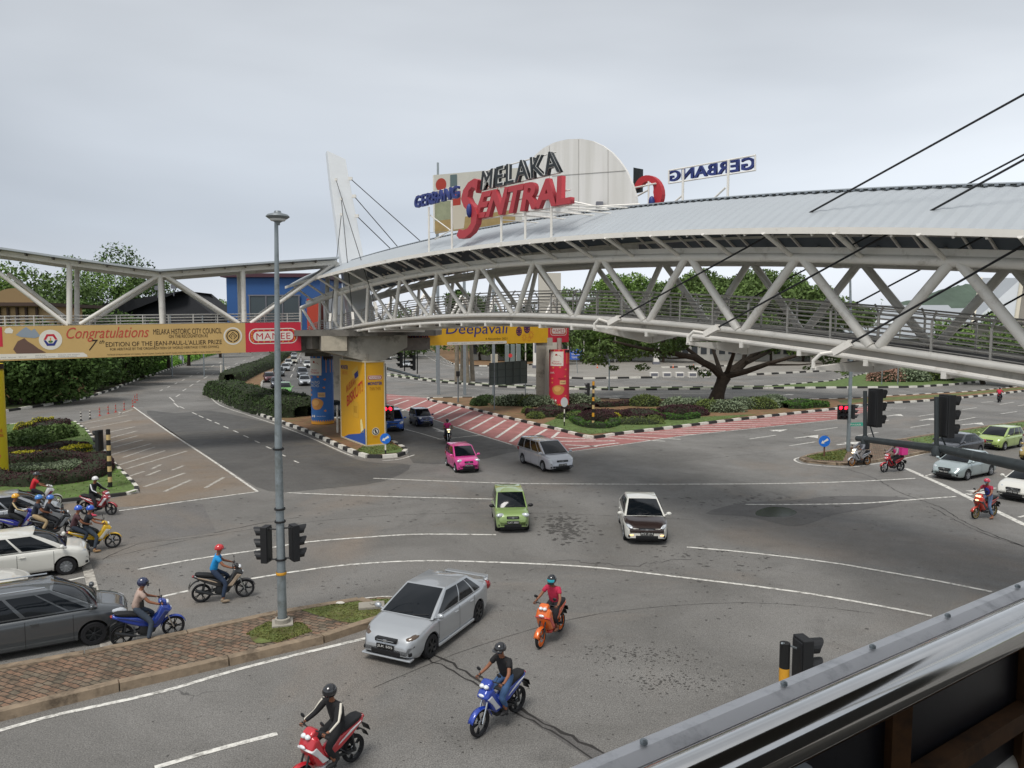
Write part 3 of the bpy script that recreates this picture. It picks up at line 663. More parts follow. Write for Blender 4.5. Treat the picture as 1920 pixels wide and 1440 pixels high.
def pylon(name, label, base, top, wb, wt, ang, base_z):
    t = empty(name, label, 'pylon', (base.x, base.y, base_z)); ax = Vector((math.cos(ang), math.sin(ang), 0)); ay = Vector((-ax.y, ax.x, 0))
    def ring(f):
        c = base.lerp(top, f); a, b_ = [wb[i] + (wt[i] - wb[i]) * f for i in (0, 1)]
        return [c + ax * a * i + ay * b_ * j for i, j in ((-.5, -.5), (.5, -.5), (.5, .5), (-.5, .5))]
    m = MB(); k = 6
    for i in range(k):
        r0, r1 = ring(i / k), ring((i + 1) / k)
        if i == k - 1: r1[0] = r1[0] + Vector((0, 0, .5)); r1[3] = r1[3] + Vector((0, 0, .5))
        m.add(r0 + r1, [(0, 1, 5, 4), (1, 2, 6, 5), (2, 3, 7, 6), (3, 0, 4, 7), (4, 5, 6, 7), (3, 2, 1, 0)])
    obj('cladding', m, PANEL, t, True, bevel=.006); return t, ring
PB, PT = AT(679, 612, 56), AT(629, 300, 56)
py1, ring1 = pylon('pylon', 'leaning silver clad pylon of the footbridge rising above the roofs', PB, PT, (1.9, 1.5), (1.3, 1.1), .35, 0)
m = MB(); c0 = Vector((PB.x + .3, PB.y, 0)); m.prism([(-.8, 0), (.8, 0), (.95, PB.z + .3), (-.95, PB.z + .3)], -.7, .7, 'Y', fn=lambda v: v + c0); obj('pylon_base', m, CONC, py1, True, fixn=True)
for i, ((cx_, cy_), (ex, ey), (nx_, ny_)) in enumerate((((657, 335), (797, 460), (706, 580)), ((664, 368), (752, 470), (662, 600)), ((669, 405), (738, 472), (619, 603)))):
    a = AT(cx_, cy_, 55.3); s = -40 - i * 4.3
    b_ = onplane(ex + (ex - cx_) * .35, ey + (ey - cy_) * .35, 27.0); stay(a, b_, par=py1)
    a2 = AT((630, 640, 640)[i], (337, 373, 402)[i], 54.9); b2 = onplane(nx_, ny_, 21.3); stay(a2, b2, par=py1, r=.025)
    m = MB(); m.box(a, (.28, .2, .22)); m.box(a2, (.18, .18, .18)); obj('cable_socket', m, WHITE, py1, True)
    m = MB(); d_ = (a2 - b2).normalized(); m.beam(b2, b2 + d_ * .6, .16, .16); m.beam(b2, Vector((b2.x, b2.y, b2.z - .5)), .1, .1, up=BN); obj('cable_anchor', m, WHITE, py1, True)
P2b = bp(7.2, 24.1, 6.0); P2t = bp(11.0, 24.1, 21.5)
py2, _r = pylon('pylon', 'silver clad pylon holding the near end of the footbridge, off the right edge', P2b, P2t, (1.9, 1.5), (1.3, 1.1), math.atan2(BD.y, BD.x), 0)
m = MB(); c0 = bp(7.0, 24.1, 0); m.prism([(-.9, 0), (.9, 0), (.9, 6.2), (-.9, 6.2)], -.9, .9, 'Y', fn=lambda v: v + c0); obj('pylon_base', m, CONC, py2, True, fixn=True)

# ================================================================ straight footbridge on the left
LP0, LD = Vector((-14.9, 52, 0)), Vector((16, 7, 0)).normalized(); LN = Vector((-LD.y, LD.x, 0))
def onL(px, py, back=0.0):
    r = ray(px, py); P = LP0 + LN * back; t = P.dot(LN) / (r.x * LN.x + r.y * LN.y); p = r * t
    return Vector((p.x, p.y, CAMZ + p.z))
lb = empty('footbridge', 'straight white footbridge with a dipping grey roof leading off to the left', 'footbridge', (-30, 46, 0))
zt_l = [(-330, 452), (-150, 456), (0, 474), (150, 496), (300, 516), (460, 504), (632, 492)]
for back in (0, 3.6):
    pts = [onL(x, y) + LN * back for x, y in zt_l]
    m = MB(); [m.beam(a, b_, .25, .3) for a, b_ in zip(pts, pts[1:])]; obj('top_chord', m, WHITE, lb, True)
    for (a, b_) in (((-150, 456), (-150, 609)), ((130, 492), (130, 607)), ((300, 514), (304, 607)), ((455, 504), (458, 604)), ((632, 492), (628, 602))):
        m = MB(); m.tube([onL(*a) + LN * back, onL(*b_) + LN * back], .16, 12); obj('truss_post', m, WHITE, lb, True)
    for (a, b_) in (((-145, 470), (-20, 470)), ((-10, 505), (127, 610)), ((150, 608), (298, 516)), ((308, 515), (448, 606)), ((470, 606), (628, 494))):
        if a[0] == -145: continue
        m = MB(); m.tube([onL(*a) + LN * back, onL(*b_) + LN * back], .125, 12); obj('truss_diagonal', m, WHITE, lb, True)
m = MB(); pts = [onL(x, y - 9) for x, y in zt_l]
for a, b_ in zip(pts, pts[1:]):
    m.add([a - LN * .9, b_ - LN * .9, b_ + LN * 4.6, a + LN * 4.6, a - LN * .9 + Vector((0, 0, -.12)), b_ - LN * .9 + Vector((0, 0, -.12)), b_ + LN * 4.6 + Vector((0, 0, -.12)), a + LN * 4.6 + Vector((0, 0, -.12))],
          [(0, 1, 2, 3), (7, 6, 5, 4), (0, 4, 5, 1), (3, 2, 6, 7)])
obj('roof', m, ROOFM, lb, True)
m = MB()
for a, b_ in zip(pts, pts[1:]):
    k = max(2, int((b_ - a).length / 1.3))
    for j in range(k): p = a.lerp(b_, j / k) - Vector((0, 0, .2)); m.beam(p - LN * .85, p + LN * 4.5, .08, .12)
split_obj(obj('rafter', m, CONCD, lb, True))
a0, a1 = onL(-420, 612), onL(563, 604); dz = 8.22
LA, LB_ = Vector((a0.x, a0.y, 0)), Vector((a1.x, a1.y, 0))
LA = LA - Vector((0, 0, .0175 * (LB_ - LA).length)); m = MB()
for p_, q_ in ((LA, LB_ + LD * 2.5),):
    m.beam(p_ + LN * 1.8 + Vector((0, 0, dz - .15)), q_ + LN * 1.8 + Vector((0, 0, dz - .15)), 3.4, .25)
    for o_ in (.35, 3.25): m.beam(p_ + LN * o_ + Vector((0, 0, dz - .85)), q_ + LN * o_ + Vector((0, 0, dz - .85)), .35, 1.15)
obj('deck', m, CONCD, lb, True)
for o_ in (.25, 3.35):
    m = MB(); L = (LB_ - LA).length
    for i in range(int(L / 1.5) + 1):
        p = LA + (LB_ - LA).normalized() * i * 1.5 + LN * o_; m.beam(p + Vector((0, 0, dz)), p + Vector((0, 0, dz + 1.1)), .06, .05, up=LN)
    for k in range(6): m.tube([LA + LN * o_ + Vector((0, 0, dz + .15 + k * .19)), LB_ + LN * o_ + Vector((0, 0, dz + .15 + k * .19))], .024, 6)
    obj('railing', m, M("railing_white", '#cfccc6', .4), lb, True)

# ---------------- banners
GOLD = M("banner_gold", '#c9a86c', .7, var=.05, vs=.8); RED = M("banner_red", '#c8283f', .6); YEL = M("banner_yellow", '#e8b21e', .6, var=.05, vs=1)
INK = M("ink_dark", '#2a1d18', .7); INKR = M("ink_red", '#c14a3c', .7); WH = M("print_white", '#e2ddd2', .7); CRI = M("print_crimson", '#c02038', .6)
NAVY = M("print_navy", '#24307e', .6); PURP = M("print_purple", '#4a1c50', .7); OR_ = M("print_orange", '#d9822b', .7); BLUE = M("print_blue", '#2f6fb8', .6); GRY = M("print_grey", '#6f7078', .7); GRN = M("print_green", '#2f6b3a', .7); BRN = M("print_brown", '#6a5046', .7); SKYB = M("print_haze_blue", '#8f9aa6', .7)
def quad_plate(name, parent, mat, tl, tr, br, bl, th=.08, nrm=None):
    tl, tr, br, bl = map(Vector, (tl, tr, br, bl)); n_ = nrm or (tr - tl).cross(bl - tl).normalized() ; m = MB()
    m.add([tl, tr, br, bl, tl + n_ * th, tr + n_ * th, br + n_ * th, bl + n_ * th], [(3, 2, 1, 0), (4, 5, 6, 7), (0, 1, 5, 4), (1, 2, 6, 5), (2, 3, 7, 6), (3, 0, 4, 7)])
    return obj(name, m, mat, parent, True, fixn=True)
class Face:
    """flat face placed by its top-left corner, its width direction and up; u,v in metres from the top-left, v down"""
    def __init__(s, o, x, down, out): s.o, s.x, s.d, s.n = Vector(o), Vector(x).normalized(), Vector(down).normalized(), Vector(out).normalized()
    def p(s, u, v, k=0.0): return s.o + s.x * u + s.d * v + s.n * k
    def fn(s, u, v, k=.012): return lambda a, b_, d=0.0: s.p(u + a, v - b_, k + d)
    def text(s, t, u, v, w, h, mat, parent, k=.012, **kw): return lettering(t, mat, s.fn(u, v, k), w, h, parent, **kw)
    def poly(s, pts, mat, parent, k=.008, name='printed_shape'):
        m = MB(); m.add([s.p(a, b_, k) for a, b_ in pts], [tuple(range(len(pts)))]); o = obj(name, m, mat, parent, True); 
        if o.data.polygons[0].normal.dot(s.n) < 0: o.data.flip_normals()
        return o
    def ellipse(s, u, v, a, b_, mat, parent, k=.008, n=28, rot=0.0, **kw):
        return s.poly([(u + a * math.cos(t) * math.cos(rot) - b_ * math.sin(t) * math.sin(rot), v + a * math.cos(t) * math.sin(rot) + b_ * math.sin(t) * math.cos(rot)) for t in [2 * math.pi * i / n for i in range(n)]], mat, parent, k, **kw)
    def rrect(s, u, v, w, h, r, mat, parent, k=.008, **kw):
        P = []
        for cx_, cy_, a0_ in ((w / 2 - r, h / 2 - r, 0), (-w / 2 + r, h / 2 - r, 90), (-w / 2 + r, -h / 2 + r, 180), (w / 2 - r, -h / 2 + r, 270)):
            P += [(u + cx_ + r * math.cos(math.radians(a0_ + j * 15)), v + cy_ + r * math.sin(math.radians(a0_ + j * 15))) for j in range(7)]
        return s.poly(P, mat, parent, k, **kw)
def mamee_logo(F, u, v, w, h, par):
    F.rrect(u, v, w, h, h * .42, WH, par, .008); F.rrect(u, v, w * .96, h * .88, h * .37, CRI, par, .012)
    n = 26
    for i in range(n):
        t = i / n * 2 * math.pi; F.ellipse(u + w * .44 * max(-1, min(1, 1.25 * math.cos(t))), v + h * .36 * max(-1, min(1, 1.3 * math.sin(t))), h * .04, h * .04, YEL, par, .016, 6)
    F.rrect(u, v, w * .82, h * .6, h * .26, WH, par, .018); F.text('MAMEE', u, v, w * .7, h * .4, CRI, par, .024, bold=.012, spacing=1.1)
BO = -.22                                           # banners hang just in front of the deck edge
tl, tr, bl, br = [onL(*q) + LN * BO for q in ((-60, 613), (563, 604), (-60, 679), (563, 657))]
ztop, zbot = tr.z, bl.z
bl.x, bl.y, br.x, br.y = tl.x, tl.y, tr.x, tr.y
Wd = (Vector((tr.x, tr.y, 0)) - Vector((tl.x, tl.y, 0))).length
bn = empty('banner', 'long gold congratulations banner hung along the left footbridge deck, red brand panel at its end', 'banner', (tl.x, tl.y, zbot))
sp = onL(460, 640); us = (Vector((sp.x, sp.y, 0)) - Vector((tl.x, tl.y, 0))).dot(LD)
tm, bm_ = tl.lerp(tr, us / Wd), bl.lerp(br, us / Wd)
quad_plate('gold_panel', bn, GOLD, tl, tm, bm_, bl, .06, LN); quad_plate('red_panel', bn, RED, tm, tr, br, bm_, .07, LN)
F = Face(tl, tr - tl, (0, 0, -1), -LN)
def ux(px): q = onL(px, 640, BO); return (Vector((q.x, q.y, 0)) - Vector((tl.x, tl.y, 0))).dot(LD)
def vx(px, py): return (tl + (tr - tl) * (ux(px) / Wd)).z - onL(px, py, BO).z + F.d.z * 0
def vy(px, py): return tl.z - onL(px, py, BO).z + ((F.x.z) * ux(px))
def Ft(t, x0, y0, x1, y1, mat, **k):
    u0, u1 = ux(x0), ux(x1); xm = (x0 + x1) / 2; v0, v1 = vy(xm, y0), vy(xm, y1); F.text(t, (u0 + u1) / 2, (v0 + v1) / 2, u1 - u0, v1 - v0, mat, bn, **k)
mamee_logo(F, (ux(467) + ux(558)) / 2, vy(512, 630), (ux(558) - ux(467)), vy(512, 645) - vy(512, 616), bn)
Ft('Congratulations', 125, 613, 280, 640, INKR, shear=.35, bold=.004); Ft('MELAKA HISTORIC CITY COUNCIL', 288, 616, 416, 626, INK, bold=.02); Ft('ON THE RECOGNITION AS', 317, 627, 390, 633, INK, bold=.02)
Ft('EDITION OF THE JEAN-PAUL-L\'ALLIER PRIZE', 198, 639, 416, 650, INK, bold=.035); Ft('FOR HERITAGE BY THE ORGANIZATION OF WORLD HERITAGE CITIES (OWHC)', 206, 650, 410, 656, INK, bold=.01)
Ft('THE MAYOR OF MELAKA HISTORIC CITY COUNCIL, THE CITY COUNCIL COUNCILLORS, THE CITY COUNCIL SECRETARY AND ALL MEMBERS OF MELAKA HISTORIC CITY COUNCIL', 200, 661, 414, 664, INK); Ft('7', 166, 637, 184, 657, INK, shear=.5, bold=-.01); Ft('th', 186, 637, 196, 644, INK, shear=.4)
r_ = (ux(117) - ux(73)) / 2; cu, cv = ux(95), vy(95, 637)
F.ellipse(cu, cv, r_, r_, WH, bn, .01, name='crest_disc'); 
F.poly([(cu - r_ * .6, cv), (cu - r_ * .32, cv - r_ * .55), (cu + r_ * .32, cv - r_ * .55), (cu + r_ * .6, cv), (cu + r_ * .4, cv), (cu + r_ * .2, cv - r_ * .35), (cu - r_ * .2, cv - r_ * .35), (cu - r_ * .4, cv)], CRI, bn, .016)
F.poly([(cu - r_ * .6, cv + .03), (cu - r_ * .32, cv + r_ * .6), (cu + r_ * .32, cv + r_ * .6), (cu + r_ * .6, cv + .03), (cu + r_ * .4, cv + .03), (cu + r_ * .2, cv + r_ * .36), (cu - r_ * .2, cv + r_ * .36), (cu - r_ * .4, cv + .03)], NAVY, bn, .016)
F.ellipse(cu, cv + r_ * .18, r_ * .2, r_ * .12, GRN, bn, .018); F.poly([(cu - .03, cv - r_ * .2), (cu + .03, cv - r_ * .2), (cu + .02, cv + r_ * .15), (cu - .02, cv + r_ * .15)], OR_, bn, .02)
r_ = (ux(456) - ux(419)) / 2; cu, cv = ux(437), vy(437, 630)
F.ellipse(cu, cv, r_ * .95, r_ * .95, WH, bn, .01, name='emblem_ring'); F.ellipse(cu, cv, r_ * .78, r_ * .78, GOLD, bn, .013)
for k_, (a, mt) in enumerate(((.66, INK), (.55, GOLD))): F.ellipse(cu, cv, r_ * a, r_ * a, mt, bn, .016 + .003 * k_)
for k_, (a, mt) in enumerate(((.45, INK), (.34, GOLD), (.22, INK), (.14, GOLD))): F.poly([(cu, cv - r_ * a), (cu + r_ * a, cv), (cu, cv + r_ * a), (cu - r_ * a, cv)], mt, bn, .022 + .003 * k_)
F.poly([(cu - .05, cv), (cu + .05, cv), (cu + .05, cv + r_ * .68), (cu - .05, cv + r_ * .68)], GOLD, bn, .036)
# roofs artwork and the pale strip
F.poly([(ux(30), vy(30, 628)), (ux(42), vy(42, 618)), (ux(50), vy(50, 613)), (ux(60), vy(60, 620)), (ux(66), vy(66, 616)), (ux(76), vy(76, 630)), (ux(66), vy(66, 634)), (ux(40), vy(40, 632))], SKYB, bn, .009)
F.poly([(ux(24), vy(24, 655)), (ux(33), vy(33, 640)), (ux(46), vy(46, 634)), (ux(52), vy(52, 640)), (ux(62), vy(62, 646)), (ux(72), vy(72, 654)), (ux(86), vy(86, 661)), (ux(60), vy(60, 663)), (ux(30), vy(30, 663))], BRN, bn, .0095)
F.poly([(ux(-50), vy(-50, 665)), (ux(155), vy(155, 661)), (ux(162), vy(162, 665)), (ux(163), vy(163, 669)), (ux(-50), vy(-50, 676))], WH, bn, .01)
for i, (a, b_, y) in enumerate(((0, 10, 669), (14, 28, 669), (34, 48, 668), (65, 84, 665), (65, 102, 668), (108, 148, 664), (108, 143, 667))): Ft('historic city council', a, y, b_, y + 2.6, GRY)
F.poly([(ux(-40), vy(-40, 614)), (ux(5), vy(5, 613)), (ux(5), vy(5, 650)), (ux(-40), vy(-40, 652))], RED, bn, .009)
F.poly([(ux(9), vy(9, 622)), (ux(12), vy(12, 616)), (ux(20), vy(20, 614)), (ux(26), vy(26, 619)), (ux(24), vy(24, 625)), (ux(12), vy(12, 625))], WH, bn, .009)

# ================================================================ hub: piers, cap, deck
hub = empty('bridge_pier', 'concrete bridge pier with a wide stained trapezoid cap under the footbridge hub', 'bridge pier', (-10.7, 52.6, 0))
A_ = Vector((-10.0, 50.9, 0)); dA = Vector((-2.7, 4.4, 0)).normalized(); dC = Vector((dA.y, -dA.x, 0)); Lf, Rt = 5.2, 1.32
def boxfn(a, b_, z): return A_ + dA * a + dC * b_ + Vector((0, 0, z))
m = MB(); m.beam(boxfn(.15, Rt / 2, .1), boxfn(.15, Rt / 2, 6.6), .2, .2)
m = MB(); c_ = boxfn(Lf / 2, Rt / 2, 3.3); m.box(c_, (Lf - .3, Rt - .3, 6.5), rz=math.atan2(dA.y, dA.x)); obj('column', m, CONC, hub, True)
poly = [(603, 628), (764, 628), (764, 651), (722, 675), (690, 679), (603, 658)]; m = MB()
fr = [AT(x, y, 51.2) for x, y in poly]; bk = [Vector((p.x - 2.2, p.y + 5.2, p.z)) for p in fr]; n6 = 6
m.add(fr + bk, [tuple(range(6)), tuple(range(6, 12))[::-1]] + [(i, (i + 1) % 6, (i + 1) % 6 + 6, i + 6) for i in range(6)]); obj('cap_beam', m, CONC, hub, True, fixn=True, bevel=.04)
m = MB(); pf = AT(603, 629, 51.0); m.box((pf.x + .85, 51.02, 7.25), (1.75, .1, 1.0)); obj('pale_patch', m, M("concrete_pale", '#b3aa98', .85, var=.08, dirt='#8a8376'), hub, True)
m = MB()
m.beam((-10.5, 54.5, 6.9), (-19, 62.5, 6.9), 1.4, 1.1); m.beam((-13, 52.6, 7.3), (-18.5, 58, 7.3), 2.4, .9); m.beam((-12, 54, 7.0), (-7.5, 63, 7.0), 1.4, 1.0); m.beam((-16.2, 62, 6.3), (-16.2, 62.8, 6.3), 2.0, .7); m.beam((-12, 60, 6.9), (-17.5, 62.5, 6.9), 1.2, .9)
obj('hub_girder', m, CONCD, hub, True)
m = MB(); hp = [(-15, 51.6), (-9, 50.2), (-5.5, 54), (-6, 64), (-10, 66), (-18, 62), (-17.5, 56)]
m.add([(x, y, 7.75) for x, y in hp] + [(x, y, 8.15) for x, y in hp], [tuple(range(7))[::-1], tuple(range(7, 14))] + [(i, (i + 1) % 7, (i + 1) % 7 + 7, i + 7) for i in range(7)]); obj('hub_deck', m, CONCD, hub, True, fixn=True)
# yellow advertising box round the pier
yb = empty('advertising_box', 'tall bright yellow printed advertising box wrapped round the bridge pier', 'advertising box', (A_.x, A_.y, .15))
zt_, z0_ = 6.0, .22
m = MB(); vs = [boxfn(a, b_, z) for z in (z0_, zt_) for a, b_ in ((-.02, -.02), (Lf, -.02), (Lf, Rt + .02), (-.02, Rt + .02))]
m.add(vs, [(0, 1, 2, 3), (7, 6, 5, 4), (0, 4, 5, 1), (1, 5, 6, 2), (2, 6, 7, 3), (3, 7, 4, 0)]); obj('printed_panels', m, M("box_yellow", '#e3a91c', .5, var=.06, vs=.5), yb, True, fixn=True)
m = MB()
for a, b_ in ((-.03, -.03), (Lf, -.03), (-.03, Rt + .03)): m.beam(boxfn(a, b_, z0_ - .02), boxfn(a, b_, zt_ + .02), .07, .07)
for z in (z0_, zt_): m.beam(boxfn(-.03, -.03, z), boxfn(-.03, Rt, z), .07, .1); m.beam(boxfn(-.03, -.03, z), boxfn(Lf, -.03, z), .07, .1)
obj('trim', m, M("trim_cream", '#cfc3a6', .6), yb, True)
FL = Face(boxfn(Lf, -.02, zt_), -dA, (0, 0, -1), -dC); FR = Face(boxfn(-.02, 0, zt_), dC, (0, 0, -1), -dA)
HH = zt_ - z0_
INKB = M("ink_bright_red", '#c8321f', .6)
def sl(u, v, sk=-.42): return lambda a, b_, d=0.0: FL.p(u + a, v - b_ + sk * a, .014)
lettering('BISKUT!', INKB, sl(3.0, 2.35), 3.3, .8, yb, bold=.05); lettering('INI BUKAN', INKB, sl(2.25, 1.75), 1.9, .55, yb, bold=.04)
lettering('MONSTER', NAVY, FL.fn(.95, .55), 1.5, .3, yb, bold=.05); lettering('THIN THIN', OR_, FL.fn(.95, .95), 1.2, .28, yb)
FL.poly([(2.5, .8), (3.7, .3), (4.0, 1.1), (2.9, 1.5)], M('pack_gold', '#e0b44a', .5), yb, .009); FL.poly([(3.0, .95), (3.75, .65), (3.85, 1.05), (3.15, 1.3)], NAVY, yb, .012)
FL.rrect(3.2, 3.45, 1.1, 1.15, .12, M('cracker', '#d9a52b', .7), yb, .009); FL.text('BISKUT', 3.2, 3.45, .7, .5, M('cracker_line', '#b98518', .7), yb, .014)
FL.poly([(.6, HH - .05), (Lf - .1, HH - .05), (Lf - .2, HH - 1.2), (4.0, HH - .7), (2.6, HH - .5), (1.6, HH - .35)], M('swash_blue', '#2c57a8', .6), yb, .009)
FL.poly([(4.1, 4.1), (4.4, 4.0), (4.8, 4.9), (4.2, 5.0)], M('ray_cream', '#efe0a0', .7), yb, .009)
mamee_logo(FR, Rt / 2, 1.1, 1.05, .3, yb); FR.text('MONSTER', Rt / 2, 1.5, 1.05, .22, NAVY, yb, bold=.06); FR.text('THIN THIN', Rt / 2, 1.86, .8, .24, M('ink_amber', '#b07a12', .6), yb)
FR.ellipse(Rt / 2, HH - .95, .27, .27, WH, yb, .01); FR.ellipse(Rt / 2, HH - .95, .23, .23, INK, yb, .013); FR.ellipse(Rt / 2, HH - .95, .17, .17, WH, yb, .016)
FR.poly([(Rt / 2 - .1, HH - 1.05), (Rt / 2, HH - 1.1), (Rt / 2 + .1, HH - .85), (Rt / 2, HH - .8)], INK, yb, .019); FR.text('HALAL', Rt / 2, HH - .58, .34, .08, INKB, yb)
# round printed columns
def round_col(label, c, r, h, z0, base, pan, pan2, pancol, words, food, facing, sticker):
    t = empty('advertising_column', label, 'advertising column', (c[0], c[1], z0)); m = MB(); m.lathe([(0, 0), (r, 0), (r, h), (0, h)], (c[0], c[1], z0), n=48); obj('printed_sleeve', m, base, t, True)
    def cy(u, zz, k=.01): a = facing + u / r; return Vector((c[0] + (r + k) * math.cos(a), c[1] + (r + k) * math.sin(a), z0 + zz))
    def patch(u0, u1, z0_, z1_, mat, k=.006): m = MB(); m.grid(lambda a, b_: cy(u0 + (u1 - u0) * a, z0_ + (z1_ - z0_) * b_, k), 14, 1, 0); obj('printed_shape', m, mat, t, True)
    patch(-math.pi * r * .98, math.pi * r * .98, h * .76, h, pan2); 
    patch(-.95 * r, .45 * r, h * .72, h * .97, WH, .012)
    def word(s, u, zz, w, hh, mat, k=.02, **kw): lettering(s, mat, lambda a, b_, d=0.0: cy(u + a, zz + b_, k), w, hh, t, **kw)
    word('Mister', -.25 * r, h * .80, r * .7, h * .022, CRI, bold=.03); word('Potato', -.25 * r, h * .765, r * 1.0, h * .038, CRI, bold=.02)
    m = MB(); m.add([cy(-.25 * r + r * a, h * b_, .02) for a, b_ in ((-.5, .875), (.5, .875), (.35, .905), (.12, .9), (.08, .93), (-.08, .93), (-.12, .9), (-.35, .905))], [tuple(range(8))]); obj('printed_shape', m, M('hat_red', '#a5341f', .7), t, True)
    for (s, u, zz, w, hh, mt) in words: word(s, u * r, zz * h, w * r, hh * h, mt, bold=.02)
    patch(.1 * r, .75 * r, h * .40, h * .47, M('tag_cream', '#d9b07c', .7), .012); word(food, .42 * r, h * .435, r * .5, h * .02, INK, .02, bold=.02)
    def blob(u, zz, ru, rz_, k, wob=0): mm = MB(); mm.grid(lambda a, b_: cy(r * (u + ru * b_ * math.cos(2 * math.pi * a) * (1 + wob * math.sin(6 * math.pi * a))), h * (zz + rz_ * b_ * math.sin(2 * math.pi * a)), k), 24, 4); return mm
    m = blob(-.05, .30, .62, .085, .014, .08); obj('printed_shape', m, M('crust_brown', '#c68a48', .7), t, True)
    m = blob(-.14, .32, .34, .045, .018, .1); obj('printed_shape', m, M('crust_light', '#dba560', .7), t, True)
    for (u, zz) in ((-.6, .69), (.1, .7), (.7, .66), (.62, .54), (-.7, .5), (-.72, .43), (.7, .2)):
        m = MB(); m.add([cy(r * (u + .13 * math.cos(q)), h * (zz + .012 * math.sin(q) * (1 + math.cos(q))), .013) for q in [2 * math.pi * i / 12 for i in range(12)]], [tuple(range(12))]); obj('printed_shape', m, M('chip', '#dd8c45', .7), t, True)
    for (u, zz) in ((-.55, .12), (-.3, .12)): m = MB(); m.add([cy(r * (u + .09 * math.cos(q)), h * (zz + .018 * math.sin(q)), .013) for q in [2 * math.pi * i / 12 for i in range(12)]], [tuple(range(12))]); obj('printed_shape', m, WH, t, True)
    # zigzag bands
    for zz, sg, mt in ((h * .045, 1, pan2), (h * .955, -1, INK)):
        m = MB(); nz = 30
        for i in range(nz):
            u0 = -math.pi * r + 2 * math.pi * r * i / nz; du = 2 * math.pi * r / nz
            if sg < 0 and -.95 * r - du < u0 < .45 * r: continue
            m.add([cy(u0, zz - .045 * h * sg * 1, .011), cy(u0 + du, zz - .045 * h * sg, .011), cy(u0 + du, zz - .01 * h * sg, .011), cy(u0 + du / 2, zz + .022 * h * sg, .011), cy(u0, zz - .01 * h * sg, .011)], [(0, 1, 2, 3, 4) if sg > 0 else (4, 3, 2, 1, 0)])
        obj('printed_border', m, mt, t, True)
    return t
CB = M("sleeve_blue", '#2d68ad', .5, var=.04); CR_ = M("sleeve_red", '#cf2c45', .5, var=.04); CO = M("sleeve_orange", '#dd9b33', .55)
c1 = G(601, 800); round_col('round blue printed advertising column beside the hedge', (c1.x, c1.y + .8), .94, 5.75, .2, CB, None, CO, None, [('PALING', -.2, .62, .95, .04, WH), ('NACHO', -.25, .57, .95, .04, WH), ('Malaysian flavour', .35, .12, .8, .018, WH)], 'Barbecue', -math.pi / 2 - .25, None)
c2 = G(1049, 765); round_col('round red printed advertising column on the planted island', (c2.x, c2.y + .8), 1.06, 5.95, .1, CR_, None, CO, None, [('CHIPS', -.75, .6, .6, .03, WH), ('ORIGINAL', .3, .5, .7, .02, INK)], 'Original', -math.pi / 2 - .1, None)
for c_, nm in ((c1, 'grey'), (c2, 'grey')): pass
m = MB(); m.lathe([(.0, 0), (.4, 0), (.4, 1.0), (0, 1.0)], (c1.x, c1.y + .8, 5.95), n=16); m.lathe([(.0, 0), (.25, 0), (.25, 1.2), (0, 1.2)], (c2.x, c2.y + .8, 6.05), n=16); obj('column_head', m, CONC, hub, True)
cy3 = G(-52, 900); 
t = round_col('yellow printed advertising column at the left edge among the flower beds', (cy3.x + .62, cy3.y + .3), 1.0, 6.3, .05, M('sleeve_yellow', '#d9c31e', .5), None, M('sleeve_yellow2', '#e0c42a', .5), None, [('THE', .85, .42, .3, .03, CRI), ('ORIGINAL', .8, .38, .55, .03, CRI)], 'Original', -math.pi / 2 + .5, None)
m = MB(); a = G(1013, 752); m.beam((a.x, a.y, 0), (a.x, a.y, 6.9), .95, .95); a = G(937, 700)
pc = empty('bridge_column', 'plain grey concrete column carrying the far footbridge beside the red advertising column', 'bridge column', (a.x, a.y, 0)); obj('shaft', m, CONC, pc, True)

# ================================================================ far footbridge with yellow banner
FA, FB = Vector((-8.8, 62, 0)), Vector((5.9, 80, 0)); FD = (FB - FA).normalized(); FN = Vector((-FD.y, FD.x, 0)); FLn = (FB - FA).length
fb = empty('footbridge', 'far footbridge with a yellow festival banner seen beneath the curved truss', 'footbridge', FA.lerp(FB, .5))
m = MB(); m.beam(FA + FN * 2 + Vector((0, 0, 7.7)), FB + FN * 2 + Vector((0, 0, 7.7)), 3.8, 1.2); obj('deck', m, CONCD, fb, True)
m = MB(); m.beam(FB - FD * 4 + FN * -0.0 + Vector((0, 0, 6.9)), FB + FD * 1 + FN * 4 + Vector((0, 0, 6.9)), 1.6, .8); obj('cap_beam', m, CONC, fb, True)
for o_ in (.1, 3.9):
    m = MB()
    for i in range(16): p = FA + FD * i * 1.5 + FN * o_; m.beam(p + Vector((0, 0, 8.2)), p + Vector((0, 0, 9.4)), .07, .05, up=FN)
    for k in range(6): m.tube([FA + FN * o_ + Vector((0, 0, 8.4 + .19 * k)), FB + FN * o_ + Vector((0, 0, 8.4 + .19 * k))], .028, 6)
    obj('railing', m, WHITE, fb, True)
    for i in range(5):
        p0, p1 = FA + FD * (i * 4.6) + FN * o_, FA + FD * (i * 4.6 + 2.3) + FN * o_; p2 = FA + FD * (i * 4.6 + 4.6) + FN * o_
        m = MB(); m.tube([p0 + Vector((0, 0, 8.2)), p1 + Vector((0, 0, 11.2))], .13, 8); m.tube([p1 + Vector((0, 0, 11.2)), p2 + Vector((0, 0, 8.2))], .13, 8); obj('truss_diagonal', m, WHITE, fb, True)
b2 = empty('banner', 'yellow festival banner with blue script and a red brand panel on the far footbridge', 'banner', (FA.x, FA.y, 6.8))
o0 = FA - FN * .2; T0, T1, TB = 8.72, 8.72, 6.8; sp_ = FLn * .84
quad_plate('yellow_panel', b2, YEL, o0 + Vector((0, 0, T0)), o0 + FD * sp_ + Vector((0, 0, T0)), o0 + FD * sp_ + Vector((0, 0, TB)), o0 + Vector((0, 0, TB)), .06, FN)
